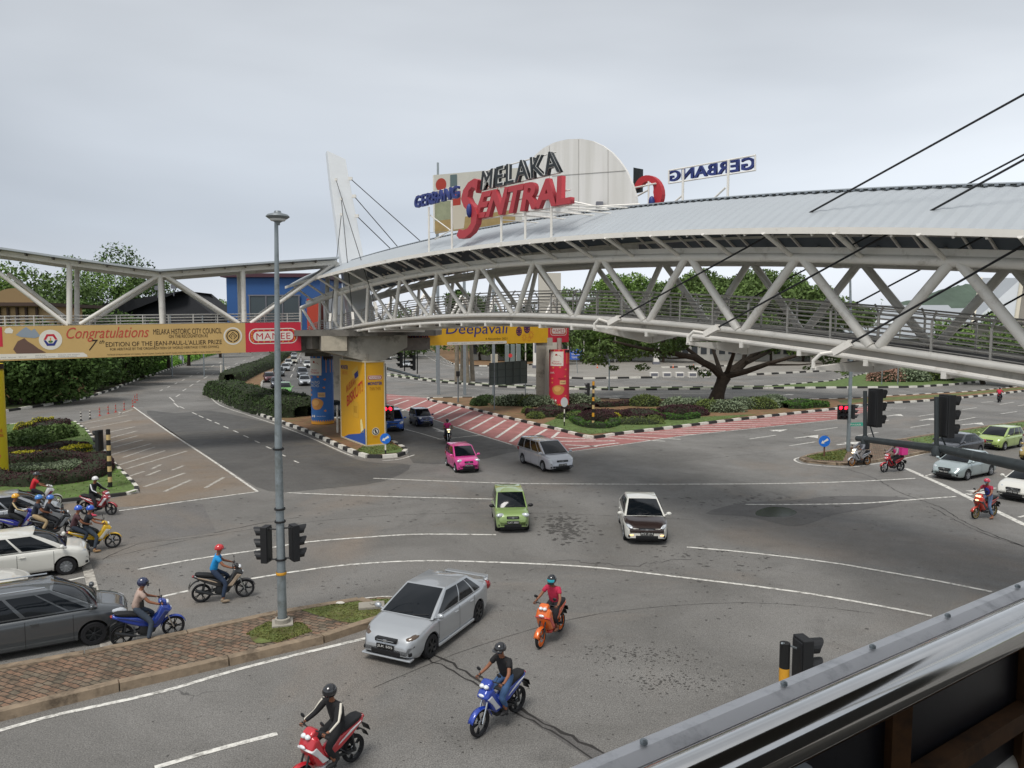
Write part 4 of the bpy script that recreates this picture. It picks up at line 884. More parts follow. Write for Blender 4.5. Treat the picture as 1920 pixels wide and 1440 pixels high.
quad_plate('red_panel', b2, RED, o0 + FD * sp_ + Vector((0, 0, T0)), o0 + FD * FLn + Vector((0, 0, T0)), o0 + FD * FLn + Vector((0, 0, TB)), o0 + FD * sp_ + Vector((0, 0, TB)), .07, FN)
F2 = Face(o0 + Vector((0, 0, T0)), FD, (0, 0, -1), -FN)
def onF(px, py): r = ray(px, py); t = o0.dot(FN) / (r.x * FN.x + r.y * FN.y); p = r * t; q = Vector((p.x, p.y, 0)); return (q - o0).dot(FD), T0 - (CAMZ + p.z)
mamee_logo(F2, (sp_ + FLn) / 2, .72, (FLn - sp_) * .8, .95, b2)
(u0, _), (u1, _) = onF(836, 620), onF(952, 620); F2.text('Deepavali', (u0 + u1) / 2, .62, u1 - u0, 1.25, NAVY, b2, bold=.03, shear=.1)
(u0, _), (u1, _) = onF(910, 635), onF(951, 635); F2.text('4 November 2021', (u0 + u1) / 2, 1.42, u1 - u0, .2, INK, b2, bold=.03)
(u0, _), (u1, _) = onF(838, 645), onF(950, 645); F2.rrect((u0 + u1) / 2, 1.78, u1 - u0, .26, .12, WH, b2)
for px in (853, 870, 886, 905, 920, 938): u0, _ = onF(px, 645); F2.text('city council', u0, 1.78, .7, .1, GRY, b2)
for px, v_, r_ in ((973, .75, .45), (988, .45, .5), (770, 1.7, .5), (783, 1.85, .55), (796, 1.75, .5), (764, 1.3, .3)):
    u0, _ = onF(px, 640)
    v_ = min(v_, 1.9 - r_)
    F2.ellipse(u0, v_, r_, r_, PURP, b2, .01); 
    for i in range(8): a = i * math.pi / 4; F2.ellipse(u0 + r_ * .6 * math.cos(a), v_ + r_ * .6 * math.sin(a), r_ * .18, r_ * .08, OR_, b2, .014, 8, rot=a)
for px, v_, r_ in ((983, 1.35, .45), (996, 1.1, .5), (992, 1.5, .35), (800, 1.0, .5)):
    u0, _ = onF(px, 640)
    if u0 + r_ > sp_: u0 = sp_ - r_ - .02
    v_ = min(v_, 1.88 - r_)
    for i in range(10): a = i * math.pi / 5; F2.ellipse(u0 + r_ * .6 * math.cos(a), v_ + r_ * .6 * math.sin(a), r_ * .3, r_ * .1, OR_, b2, .009, 8, rot=a)

# ================================================================ sign letters, dome panel
LRED = M("letter_red", '#b23b43', .5, var=.04); LNAV = M("letter_navy", '#2c3a7a', .5); LBLK = M("letter_black", '#23292d', .5); LWH = M("letter_white", '#d8d8d4', .5)
def quadmap(off, BL, BR, TR, TL, flip=1):
    q = [onplane(x, y, off) for x, y in (BL, BR, TR, TL)]
    nn = (-BN if flip > 0 else BN)
    return lambda a, b_, d=0.0: (q[0] * (1 - a) * (1 - b_) + q[1] * a * (1 - b_) + q[2] * a * b_ + q[3] * (1 - a) * b_) + nn * d
def sign_text(t, name, s, fq, mat, ext=.3, k=0.0, **kw):
    return lettering(s, mat, lambda a, b_, d=0.0: fq(a + .5, b_ + .5, d + k), 1, 1, t, extrude=ext, name=name, **kw)
sg = empty('rooftop_sign', 'MELAKA SENTRAL and GERBANG letters in red, black and blue above the bridge eave', 'sign', bp(-32, 20.8, 12.3))
sign_text(sg, 'red_letters', 'ENTRAL', quadmap(20.75, (891, 411), (1075, 381), (1068, 327), (903, 361)), LRED, .22, shear=.16, bold=.085, spacing=1.02)
m = MB(); q = quadmap(20.75, (862, 447), (903, 440), (903, 334), (866, 341))
sw = [(.98, .96), (.80, 1.0), (.5, .95), (.25, .83), (.16, .68), (.3, .54), (.52, .44), (.66, .34), (.66, .22), (.5, .14), (.3, .12), (.1, .15), (0, .05), (.12, -.02), (.4, -.02), (.7, .06), (.9, .2), (.95, .36), (.82, .5), (.6, .6), (.48, .70), (.52, .80), (.68, .86), (.82, .83), (.9, .74)]
n_ = len(sw); m.add([q(a, b_, .2) for a, b_ in sw] + [q(a, b_, -.12) for a, b_ in sw], [tuple(range(n_)), tuple(range(n_, 2 * n_))[::-1]] + [(i, (i + 1) % n_, (i + 1) % n_ + n_, i + n_) for i in range(n_)])
o = obj('swash_letter', m, LRED, sg, True, fixn=True)
m = MB(); c_ = onplane(880, 395, 20.5); m.ell(c_, (.15, .15, .34)); obj('blue_drop', m, LNAV, sg, True)
qm = quadmap(20.75, (903, 357), (1052, 322), (1043, 282), (905, 322))
sign_text(sg, 'black_letters', 'MELAKA', qm, LBLK, .16, k=-.05, shear=.1, bold=.05, spacing=1.12); sign_text(sg, 'letter_outline', 'MELAKA', qm, LWH, .03, k=.05, shear=.1, bold=.06, spacing=1.12); sign_text(sg, 'letter_face', 'MELAKA', qm, LBLK, .03, k=.085, shear=.1, bold=-.005, spacing=1.16)
sign_text(sg, 'blue_letters', 'GERBANG', quadmap(20.75, (778, 391), (861, 371), (861, 347), (779, 368)), LNAV, .14, bold=.06, shear=.08, spacing=1.08)
for px, py in ((804, 388), (847, 375), (940, 404), (985, 398), (1034, 390)):
    p = onplane(px, py, 20.8); s = sof(p); m = MB(); m.tube([bp(s, 20.8, ze(s)), p], .055, 8); obj('sign_post', m, WHITE, sg, True)
m = MB()
for (a, b_) in (((893, 413), (1073, 384)), ((780, 388), (862, 369)), ((905, 357), (1052, 324)), ((905, 323), (1043, 285)), ((806, 403), (845, 432)), ((845, 432), (815, 449)), ((780, 368), (862, 348)), ((893, 390), (1070, 356))): m.tube([onplane(*a, 20.95), onplane(*b_, 20.95)], .03, 6)
for x, y in ((940, 404), (985, 396), (1034, 388), (1066, 384)): p = onplane(x, y, 20.9); s = sof(p); m.tube([p, bp(s + .6, 24.2, roofz(s, 24.2))], .035, 6); m.tube([p + Vector((0, 0, -.2)), bp(s + 1.4, 26.6, p.z - .3)], .03, 6)
obj('sign_bracing', m, WHITE, sg, True)
sb = empty('rooftop_sign', 'blue GERBANG letters and red swash seen mirrored from behind, right of the dome', 'sign', bp(-24, 28.5, 12))
sign_text(sb, 'blue_letters', 'GERBANG', quadmap(28.5, (1416, 317), (1255, 341), (1255, 321), (1416, 293), -1), LNAV, .12, bold=.06, spacing=1.08)
m = MB()
for a, b_ in (((1254, 344), (1417, 319)), ((1254, 320), (1417, 291)), ((1254, 320), (1254, 344)), ((1416, 291), (1416, 319))): m.tube([onplane(*a, 28.35), onplane(*b_, 28.35)], .04, 6)
for x, y in ((1281, 318), (1366, 300)): p = onplane(x, y, 28.3); m.tube([Vector((p.x, p.y, 11.3)), p], .06, 8)
for a, b_ in (((1253, 388), (1280, 366)), ((1330, 380), (1360, 352)), ((1190, 352), (1230, 344)), ((1190, 370), (1216, 356)), ((1216, 340), (1216, 392))): m.tube([onplane(*a, 28.3), onplane(*b_, 28.3)], .045, 6)
obj('sign_frame', m, WHITE, sb, True)
m = MB(); q = quadmap(28.5, (1246, 398), (1192, 395), (1190, 330), (1244, 328), -1)
sw2 = [(.5 + .5 * math.cos(t_), .5 + .5 * math.sin(t_)) for t_ in [math.radians(15 + 225 * i / 16) for i in range(17)]] + [(.46, .02)] + [(.5 + (.2 + .1 * abs(math.sin(t_))) * math.cos(t_), .52 + .3 * math.sin(t_)) for t_ in [math.radians(235 - 200 * i / 14) for i in range(15)]]
n_ = len(sw2); m.add([q(a, b_, .1) for a, b_ in sw2] + [q(a, b_, -.15) for a, b_ in sw2], [tuple(range(n_)), tuple(range(n_, 2 * n_))[::-1]] + [(i, (i + 1) % n_, (i + 1) % n_ + n_, i + n_) for i in range(n_)]); obj('swash_letter', m, M("letter_red_back", '#b8323a', .5), sb, True, fixn=True)
m = MB(); m.ell(onplane(1222, 379, 28.2), (.16, .16, .3)); obj('blue_drop', m, LNAV, sb, True)
m = MB(); m.prism([(0, 0), (.5, 0), (.5, 1.15), (0, 1.3)], 0, .2, 'Y', fn=lambda v, p=onplane(1187, 362, 28.6): p + BD * v.x + BN * v.y + Vector((0, 0, v.z))); obj('black_letter', m, LBLK, sb, True, fixn=True)
dm = empty('dome_panel', 'large pale weathered panel with a rounded top behind the rooftop letters', 'sign panel', bp(-31, 27, 0))
OD = 27.0
dp = [(1195, 415), (1195, 393), (1192, 368), (1185, 345), (1174, 320), (1160, 300), (1146, 285), (1130, 273), (1110, 264), (1090, 260), (1065, 261), (1050, 264), (1037, 268), (1018, 278), (1003, 291), (992, 307), (984, 328), (980, 352), (979, 430)]
fr = [onplane(x, y, OD) for x, y in dp]
fr[0].z = min(fr[0].z, 12.0); fr[-1].z = 12.0; n_ = len(fr); bk = [p + BN * .14 for p in fr]; m = MB()
m.add(fr + bk, [tuple(range(n_)), tuple(range(n_, 2 * n_))[::-1]] + [(i, (i + 1) % n_, (i + 1) % n_ + n_, i + n_) for i in range(n_)])
def domemat():
    mt = bpy.data.materials.new("dome_cladding"); mt.use_nodes = True; t = mt.node_tree; b = t.nodes['Principled BSDF']; g = t.nodes.new('ShaderNodeNewGeometry')
    mp_ = t.nodes.new('ShaderNodeMapping'); mp_.inputs['Scale'].default_value = (1.6, 1.6, .12); n = t.nodes.new('ShaderNodeTexNoise'); n.inputs['Scale'].default_value = 1.0; n.inputs['Detail'].default_value = 6
    t.links.new(g.outputs['Position'], mp_.inputs[0]); t.links.new(mp_.outputs[0], n.inputs[0]); r = t.nodes.new('ShaderNodeValToRGB')
    r.color_ramp.elements[0].position = .35; r.color_ramp.elements[0].color = (*lin('#d3d1cb'), 1); r.color_ramp.elements[1].position = .6; r.color_ramp.elements[1].color = (*lin('#e2e0dc'), 1)
    t.links.new(n.outputs[0], r.inputs[0]); t.links.new(r.outputs[0], b.inputs['Base Color']); b.inputs['Roughness'].default_value = .7; return mt
obj('panel', m, domemat(), dm, True, fixn=True)
m = MB(); LNE = M('panel_joint', '#8f8d88', .8)
for (a, b_) in (((1035, 330), (1173, 320)), ((1085, 261), (1085, 400)), ((1030, 274), (1030, 400)), ((1140, 281), (1140, 400))): m.tube([onplane(*a, OD - .01), onplane(*b_, OD - .01)], .012, 4, cap=False)
obj('panel_joints', m, LNE, dm, True)
m = MB()
for x, y in ((1124, 385), (1023, 368), (1043, 372)): m.box(onplane(x, y, OD - .25), (.34, .34, .34))
obj('floodlight_box', m, GRY, dm, True)
m = MB()
pr = bp(0, 0, 0)
for (a, b_) in (((1100, 388), (1200, 383)), ((1060, 375), (1140, 392)), ((1100, 396), (1170, 396))): m.tube([onplane(*a, 25.5), onplane(*b_, 26.8)], .05, 6)
obj('bracing', m, WHITE, dm, True)
m = MB(); p = AT(1030, 560, 86); m.beam((p.x, p.y, 0), (p.x, p.y, 14.5), 2.5, 2.0); obj('stair_tower', m, M('cream_cladding', '#c9c4b8', .6), fb, True)
# far billboard
bb = AT(870, 445, 92); bi = empty('billboard', 'weathered roadside food billboard on a steel frame, left of the dome', 'billboard', (bb.x, bb.y, 0))
tl, tr, br, bl = AT(814, 328, 90), AT(1002, 312, 99), AT(1002, 420, 99), AT(815, 435, 90)
quad_plate('board', bi, M("billboard_cream", '#e2dfd3', .8, var=.05, vs=.3), tl, tr, br, bl, .3)
nb = (tr - tl).cross(bl - tl).normalized()
if nb.y > 0: nb = -nb
FBb = Face(tl, tr - tl, (0, 0, -1), nb)
FBb.ellipse(.95, 1.2, .75, .75, M("bb_red", '#bf4a3d', .8), bi, .03, name='printed_shape'); FBb.text('KENNY', 1.0, 2.2, 1.3, .35, M("bb_red", ''), bi, .04, bold=.03)
FBb.rrect(2.75, 1.2, 1.0, 2.1, .1, M('bb_glass', '#6d7f80', .6), bi, .03); FBb.rrect(3.1, 3.0, 1.3, 1.7, .1, M("bb_red", ''), bi, .035)
FBb.poly([(2.4, 3.8), (4.6, 3.8), (4.2, 6.7), (2.7, 6.7)], M('bb_cup', '#e0d6c2', .8), bi, .034); FBb.poly([(.05, 5.4), (12.2, 5.2), (12.2, 6.8), (.05, 6.9)], M('bb_wood', '#b89e6b', .8, var=.15, vs=1), bi, .028); FBb.text('Menyelc', 9.2, 2.1, 2.9, .7, M("bb_red", ''), bi, .04)
FBb.poly([(.05, 3.2), (2.3, 3.2), (2.3, 5.4), (.05, 5.4)], M('bb_green', '#a9ad8e', .8, var=.2, vs=.8), bi, .029)
m = MB()
for x in (820, 870, 925): p = AT(x, 436, 92.5); m.beam((p.x, p.y, 0), (p.x, p.y, p.z), .35, .35)
p, q_ = AT(806, 448, 90), AT(900, 442, 92); m.beam(p, q_, .8, .08); m.beam(p + Vector((0, -.4, .7)), q_ + Vector((0, -.4, .7)), .04, .04)
p = AT(821, 305, 91); m.beam(p, p - Vector((0, 0, 1.6)), .25, .2)
obj('frame', m, GALV, bi, True)
# ================================================================ street furniture
POLE = M("galvanised_pole", '#8f989c', .5, .4, var=.12, vs=2.5, dirt='#6d726f', ds=2); LENS = M("lamp_glass_dark", '#2a2020', .2)
RLIT = M("red_lamp_lit", '#ff1a30', .4, emit=5.0); YB1 = M("pole_black", '#161616', .5); YB2 = M("pole_yellow", '#d59a2a', .55); YB3 = M("pole_cream", '#c9b07a', .6)
def signal_head(par, loc, rz, cols=1, lit=(), s=1.0, n=3):
    """housing with visors and lenses; local +X is the way the lamps face"""
    h = .36 * n * s; w = .36 * s * cols; R = Matrix.Rotation(rz, 4, 'Z'); L = Vector(loc)
    T = lambda v: R @ Vector(v) + L
    m = MB(); m.box(T((0, 0, 0)), (.2 * s, w, h), rz=rz); m.box(T((-.11 * s, 0, 0)), (.03 * s, w * .85, h * .92), rz=rz)
    hd = obj('signal_head', m, BLACK, par, True, bevel=.02)
    for c in range(cols):
        for i in range(n):
            y = (c - (cols - 1) / 2) * .36 * s; z = ((n - 1) / 2 - i) * .36 * s
            m = MB(); r = .145 * s; vs = []; k = 12
            for d in (0, 1):
                for j in range(k + 1):
                    a = math.radians(-35 + 250 * j / k); ln = (.1 + (.3 if 0 else .26) * s * d * (.55 + .45 * math.sin(max(0, min(math.pi, a))))) if d else .1 * s
                    vs.append(T((ln, y + r * math.cos(a), z + r * math.sin(a))))
            m.add(vs, [(j, j + 1, j + k + 2, j + k + 1) for j in range(k)]); o = obj('visor', m, BLACK, hd, True)
            so = o.modifiers.new('s', 'SOLIDIFY'); so.thickness = .012
            m = MB(); m.lathe([(0, .012), (r * .6, .02), (r * .92, 0)], (0, 0, 0), 'X', 16); m.v = [tuple(T((v[0] + .1 * s, v[1] + y, v[2] + z))) for v in m.v]
            obj('lens', m, RLIT if (c, i) in lit else LENS, hd, True)
    return hd
def striped_pole(par, p, h, r, n, mats, name='pole'):
    m = MB(); st = h / n
    for i in range(n): m.lathe([(r, 0), (r, st)], (p.x, p.y, p.z + i * st), n=14, mi=i % len(mats))
    m.lathe([(r, 0), (0, .02)], (p.x, p.y, p.z + h), n=14); return obj(name, m, mats, par, True)
# tall street lamp with two signal heads facing away
g = G(530, 1180); g.z = .15; t = empty('street_lamp', 'tall galvanised lamp post on the brick median carrying two black signal heads', 'street lamp', g)
top = AT(518, 412, g.y); m = MB(); m.tube([g, Vector((g.x + .0, g.y, 5)), Vector((top.x, top.y, top.z))], [.125, .1, .05], 16); obj('pole', m, POLE, t, True)
m = MB(); m.box(g + Vector((0, 0, .03)), (.55, .55, .06), rz=.3); m.lathe([(.2, 0), (.2, .12), (.15, .14)], g + Vector((0, 0, .05)), n=16); obj('base_plate', m, CONC, t, True)
m = MB(); m.lathe([(0, .26), (.08, .25), (.1, .2), (.27, .15), (.31, .1), (.26, .06), (.16, 0), (.06, -.06), (.05, -.12)], top + Vector((.04, 0, -.02)), n=24); m.lathe([(.24, .07), (.18, .0), (0, -.03)], top + Vector((.04, 0, -.03)), n=20, mi=1)
obj('lamp_head', m, [M('lamp_cap', '#7d8487', .4, .3), M('lamp_glass', '#d5d8d8', .2)], t, True)
m = MB()
for z in (1.95, 3.0, 5.0, 3.35): m.lathe([(.135, 0), (.15, .01), (.15, .05), (.135, .06)], (g.x, g.y, z), n=16)
m.lathe([(.137, 0), (.142, .01), (.142, .07), (.137, .08)], (g.x, g.y, 1.55), n=16, mi=1); obj('pole_bands', m, [BLACK, YB2], t, True)
for px, rz in ((499, math.radians(172)), (552, math.radians(38))):
    c = AT(px, 1020 if px < 520 else 1017, g.y + (.05 if px < 520 else .1)); signal_head(t, c, rz, s=.93)
    m = MB(); m.tube([c + Vector((0, 0, .42)), Vector((g.x, g.y, c.z + .42))], .022, 6); obj('bracket', m, BLACK, t, True); m = MB(); m.tube([c + Vector((0, 0, -.42)), Vector((g.x, g.y, c.z - .42))], .022, 6); obj('bracket', m, BLACK, t, True)
# signal mast reaching in from the right
tipp = AT(1608, 822, 22.3); midp = AT(1768, 842, 18.4); endp = AT(1935, 878, 15.2); farp = endp + (endp - midp) * 1.5
t = empty('traffic_light', 'dark grey signal mast arm reaching in from the right with two large black heads', 'traffic light', (farp.x, farp.y, 0))
m = MB(); m.tube([farp, endp, midp, tipp], [.16, .13, .105, .085], 14); obj('arm', m, M('mast_grey', '#3c4244', .45, .2, var=.15, vs=4, dirt='#74787a', ds=6, dth=(.6, .8)), t, True)
m = MB(); m.tube([(farp.x, farp.y, 0), (farp.x, farp.y, farp.z + .3)], .16, 14); obj('pole', m, _M['mast_grey'], t, True)
for px, y0, y1, D, rz in ((1631, 733, 822, 21.9, math.radians(18)), (1765, 744, 842, 18.5, math.radians(12))):
    c = AT(px + 10, (y0 + y1) / 2 - 13, D); hh = (y1 - y0 - 14) * D / FPX; signal_head(t, c, rz, s=hh / 1.12 )
    m = MB(); q0 = AT(px - 9, y0, D); q1 = AT(px - 9, y1 + 4, D); m.tube([q0, q1], .055, 10); m.lathe([(.11, -.1), (.12, 0), (.07, .15)], q1, n=12); m.tube([q1 + Vector((.3, 0, -.02)), AT(px + 1, y1 - 22, D)], .02, 6); obj('bracket', m, _M['mast_grey'], t, True)
# mast beside the yellow box
g = G(722, 836); t = empty('traffic_light', 'grey signal mast beside the yellow box with two heads on its arm', 'traffic light', (g.x, g.y, .16))
D = g.y; m = MB(); tp = AT(720, 686, D); m.tube([Vector((g.x, g.y, .16)), Vector((tp.x, D, tp.z))], .14, 12); m.box((tp.x, D, tp.z + .05), (.2, .2, .25)); obj('pole', m, POLE, t, True)
a, b_ = AT(726, 691, D), AT(786, 707, D + 1); m = MB(); m.tube([a, b_], [.11, .07], 10); m.lathe([(.12, -.05), (.14, 0), (.12, .05)], b_, 'X', 10); obj('arm', m, POLE, t, True)
for px, py, D2 in ((752, 675, D + .5), (776, 680, D + .9)):
    c = AT(px, py, D2); signal_head(t, c, math.radians(188), s=1.02)
    m = MB(); m.tube([AT(px + 6.5, py - 17, D2), AT(px + 6.5, py + 21, D2)], .04, 8); obj('bracket', m, BLACK, t, True)
c = AT(729, 775, D - .3); signal_head(t, c, math.radians(-97), cols=2, lit=((0, 0), (1, 0)), s=.98)
c = AT(705, 776, D - .35); signal_head(t, c, math.radians(80), cols=2, s=.98); m = MB(); m.tube([c + Vector((0, 0, .4)), AT(729, 766, D - .3)], .03, 6); obj('bracket', m, BLACK, t, True)
# right median pole
g = G(1590, 850); g.z = .13; t = empty('traffic_light', 'galvanised pole on the right median with red signals and green sign', 'traffic light', g)
D = g.y; tp = AT(1594, 503, D); m = MB(); m.tube([g, Vector((g.x - .0, D, 6)), tp], [.13, .11, .06], 12); obj('pole', m, POLE, t, True)
m = MB()
for s_ in (-1, 1): m.tube([tp, tp + Vector((s_ * .5, 0, .05))], .03, 6); m.ell(tp + Vector((s_ * .75, 0, .05)), (.42, .16, .06))
obj('lamp_head', m, M("lamp_grey", '#8b9092', .5), t, True)
c = AT(1580, 773, D - .25); signal_head(t, c, math.radians(-100), cols=2, lit=((0, 0), (1, 0)), s=.88)
c = AT(1600, 772, D - .1); signal_head(t, c, math.radians(-15), cols=1, s=.88)
q = AT(1605, 796, D - .1); m = MB(); m.beam(q - Vector((.45, 0, 0)), q + Vector((.42, .0, .03)), .03, .24); m.add([q + Vector((.42, -.016, .15)), q + Vector((.42, -.016, -.1)), q + Vector((.6, -.016, .03))], [(0, 1, 2)]); o = obj('sign_plate', m, M("sign_green", '#3aa08a', .5), t, True)
lettering('PASAR', WH, planefn(q + Vector((-.02, -.03, 0)), (1, 0, 0), (0, 0, 1)), .7, .11, o and t, world=True)
# striped poles
def sig_pole(px, py, ytop, label, mats, n, heads, r=.07, z=.13):
    g = G(px, py); g.z = z; h = AT(px, ytop, g.y).z - z; t = empty('traffic_light', label, 'traffic light', g); striped_pole(t, g, h, r, n, mats)
    for (hx, hy, rz, s_) in heads: signal_head(t, AT(hx, hy, g.y - .05), rz, s=s_)
    return t
sig_pole(207, 918, 805, 'black and yellow striped signal pole on the left flower island, head facing left', [YB1, YB3], 11, [(186, 826, math.radians(165), 1.0)], .1)
sig_pole(1112, 806, 715, 'black and yellow striped signal pole among the clipped beds of the central island', [YB1, YB3, YB1, YB2], 12, [(1103, 730, math.radians(172), .95)], .1)
g = G(1472, 1440 + 50); gg = Vector((AT(1472, 1205, 12.2).x, 12.2, 0)); t = empty('traffic_light', 'stubby black and orange striped signal pole seen from above, by the near parapet', 'traffic light', gg)
tz = AT(1472, 1205, 12.2).z; striped_pole(t, gg, tz, .085, 7, [YB1, YB2]); c = AT(1505, 1250, 12.25); signal_head(t, c, math.radians(10), s=.95)
m = MB(); m.tube([AT(1466, 1206, 12.1), AT(1472, 1207, 12.2), AT(1497, 1217, 12.25)], .018, 6); m.tube([c + Vector((-.05, 0, -.35)), Vector((gg.x, gg.y, c.z - .35))], .03, 6); obj('bracket', m, GALV, t, True)
# round blue arrow signs
def round_sign(px, py, yc, label, mats, up=-50):
    g = G(px, py); g.z = .14; c = AT(px, yc, g.y); t = empty('road_sign', label, 'road sign', g); striped_pole(t, g, c.z - .14 + .2, .05, 4, mats)
    R = .34 if px < 1000 else .36; m = MB(); m.lathe([(0, -.0), (R, -.0), (R, .03), (0, .03)], (c.x, c.y - .09, c.z), 'Y', 32); obj('disc', m, M("sign_blue", '#1f6fd0', .45), t, True, fixn=True)
    m = MB(); a = math.radians(32); dx = Vector((math.cos(a), 0, math.sin(a))); dy = Vector((-math.sin(a), 0, math.cos(a))); o_ = Vector((c.x, c.y - .1, c.z))
    for s_ in (1,): pts = [(-.26, 0), (-.08, -.12), (-.08, -.045), (.25, -.075), (.25, .075), (-.08, .045), (-.08, .12)]
    m.add([o_ + dx * a_ + dy * b_ for a_, b_ in pts], [tuple(range(7))]); o = obj('arrow', m, WH, t, True)
    if o.data.polygons[0].normal.y > 0: o.data.flip_normals()
round_sign(723, 857, 822, 'round blue keep-left arrow sign in front of the yellow box', [YB1, WH, WH]); round_sign(1545, 860, 827, 'round blue arrow sign on the nose of the right median', [M('rust_post', '#6b4a3a', .7)])
g = G(1058, 802); g.z = .14; c = AT(1058, 754, g.y); t = empty('road_sign', 'pale blank sign back on a black and white striped post in the central island', 'road sign', g); striped_pole(t, g, c.z, .045, 6, [YB1, WH]); m = MB(); m.lathe([(0, 0), (.3, 0), (.3, .03), (0, .03)], (c.x, c.y - .08, c.z), 'Y', 24); m.v = [(v[0], v[1], c.z + (v[2] - c.z) * 1.35) for v in m.v]; obj('disc', m, M('sign_back', '#c3c8c9', .5, .2), t, True)
# sign back panel on two posts, camera post, slim posts
t = empty('road_sign', 'large grey back of a direction board on two thin posts before the divider', 'road sign', G(950, 770))
gl, gr = G(927, 770), G(985, 752); m = MB()
for g, px, yt in ((gl, 927, 680), (gr, 985, 678)): p = AT(px, yt, g.y); m.tube([Vector((g.x, g.y, 0)), Vector((g.x, g.y, p.z))], .06, 8)
obj('post', m, POLE, t, True); a, b_ = AT(918, 681, gl.y - .1), AT(988, 676, gr.y - .1); c_, d_ = AT(918, 722, gl.y - .1), AT(988, 718, gr.y - .1)
quad_plate('board', t, M('board_back', '#5d6a68', .6, .2, var=.1), a, b_, d_, c_, .06); m = MB()
for f in (.0, .2, .4, .6, .8, 1): m.beam(a.lerp(b_, f) - Vector((0, .08, 0)), c_.lerp(d_, f) - Vector((0, .08, 0)), .05, .05, up=Vector((0, 1, 0)))
for f in (.0, .33, .66, 1): m.beam(a.lerp(c_, f) - Vector((0, .09, 0)), b_.lerp(d_, f) - Vector((0, .09, 0)), .05, .05)
obj('frame', m, M('board_frame', '#3f4a49', .6), t, True)
def post(name, label, cat, px, py, yt, r, mat=POLE, head=None):
    g = G(px, py); p = AT(px, yt, g.y); t = empty(name, label, cat, g); m = MB(); m.tube([g, Vector((g.x, g.y, p.z))], r, 10); obj('pole', m, mat, t, True)
    if head: m = MB(); m.box((g.x, g.y, p.z + .2), head); obj('box', m, BLACK if name == 'speed_camera' else WHITE, t, True, bevel=.02)
    return t
post('speed_camera', 'grey post topped by a small dark camera box behind the red hatching', 'camera post', 859, 757, 704, .09, POLE, (.4, .4, .55))
post('utility_pole', 'slim galvanised pole behind the red hatching, left of the sign board', 'pole', 819, 718, 640, .1)
post('utility_pole', 'slim grey pole at the road divider right of the red column', 'pole', 1142, 732, 665, .09)
post('utility_pole', 'thin pale pole on the grass bed by the pink shrubs at right', 'pole', 1653, 722, 690, .07); post('utility_pole', 'thin pale pole in front of the shrubs at far right, second from left', 'pole', 1683, 722, 688, .07)
post('utility_pole', 'short white post beside the dirt patch next to the yellow box', 'post', 633, 815, 760, .07, WH)
post('utility_pole', 'thin lamp pole rising from the left road edge behind the banner', 'pole', 420, 716, 640, .08)
for i, (x, y) in enumerate(((415, 710), (424, 706))):
    post('marker_post', 'white marker post at the hedge end, %s of two' % ('left' if i == 0 else 'right'), 'marker post', x, y, 688 if i else 684, .12, WH)
g = G(436, 716); t = empty('road_sign', 'small white two-panel sign at the hedge end', 'road sign', g); m = MB(); a = AT(436, 704, g.y); m.box(a, (1.0, .06, 1.2)); obj('panel', m, WH, t, True); m = MB(); m.tube([g, a], .05, 6); obj('post', m, POLE, t, True)
# bollards
rb = None
for i, (x, y, red) in enumerate(((152, 789, 0), (169, 786, 0), (187, 780, 1), (203, 776, 1), (217, 773, 1), (233, 769, 1), (249, 763, 1), (253, 755, 1), (257, 751, 1))):
    g = G(x, y); m = MB(); mats = [M('bollard_red', '#c2453c', .5), M('bollard_grey', '#9a948c', .6)] if red else [YB1, WH]; r = .055
    t = empty('bollard', None, 'bollard', g); m.lathe([(.13, 0), (.13, .04), (.07, .06)], g, n=12)
    for j in range(6): m.lathe([(r, j * .13 + .06), (r, (j + 1) * .13 + .06)], g, n=12, mi=j % 2)
    m.lathe([(r, .84), (0, .87)], g, n=12); obj('post', m, mats, t, True)
    t['label'] = ('red flexible bollard, ' + ['', '', 'first red one from the left', 'second red one from the left', 'third red one from the left', 'fourth red one from the left', 'fifth red one, where the white line starts', 'sixth red one, just behind the line start', 'farthest red one of the row'][i]) if red else 'black and white bollard, ' + ('leftmost of the row' if i == 0 else 'second from the left of the row'); t['group'] = 'bollards across the left road fork'
# flag posts in the left wood edge
def flagpost(px, py, yt, label):
    g = G(px, py); p = AT(px, yt, g.y); t = empty('flagpole', label, 'flagpole', g); m = MB(); m.tube([g, Vector((g.x, g.y, p.z))], .07, 8); obj('pole', m, WH, t, True)
    m = MB(); m.grid(lambda a, b_: Vector((g.x + .1 + a * .9 + .1 * math.sin(b_ * 5), g.y - .1 + .15 * math.sin(a * 7 + b_ * 4), p.z - .3 - b_ * 2.6)), 5, 8); obj('flag', m, M('flag_cloth', '#c5c8d2', .8, var=.3, vs=1.5, dirt='#3b4c8c', ds=1.2), t, True)
flagpost(221, 716, 692, 'drooping white and blue flag on a pole by the left wood'); flagpost(336, 684, 664, 'small blue flag pole on the green bank at left')
for x, y, y2, lb_ in ((209, 722, 655, 'pale wooden post standing at the edge of the left wood'),): post('utility_pole', lb_, 'pole', x, y, y2, .25, M('wood_pole', '#8d8a82', .8, var=.2))

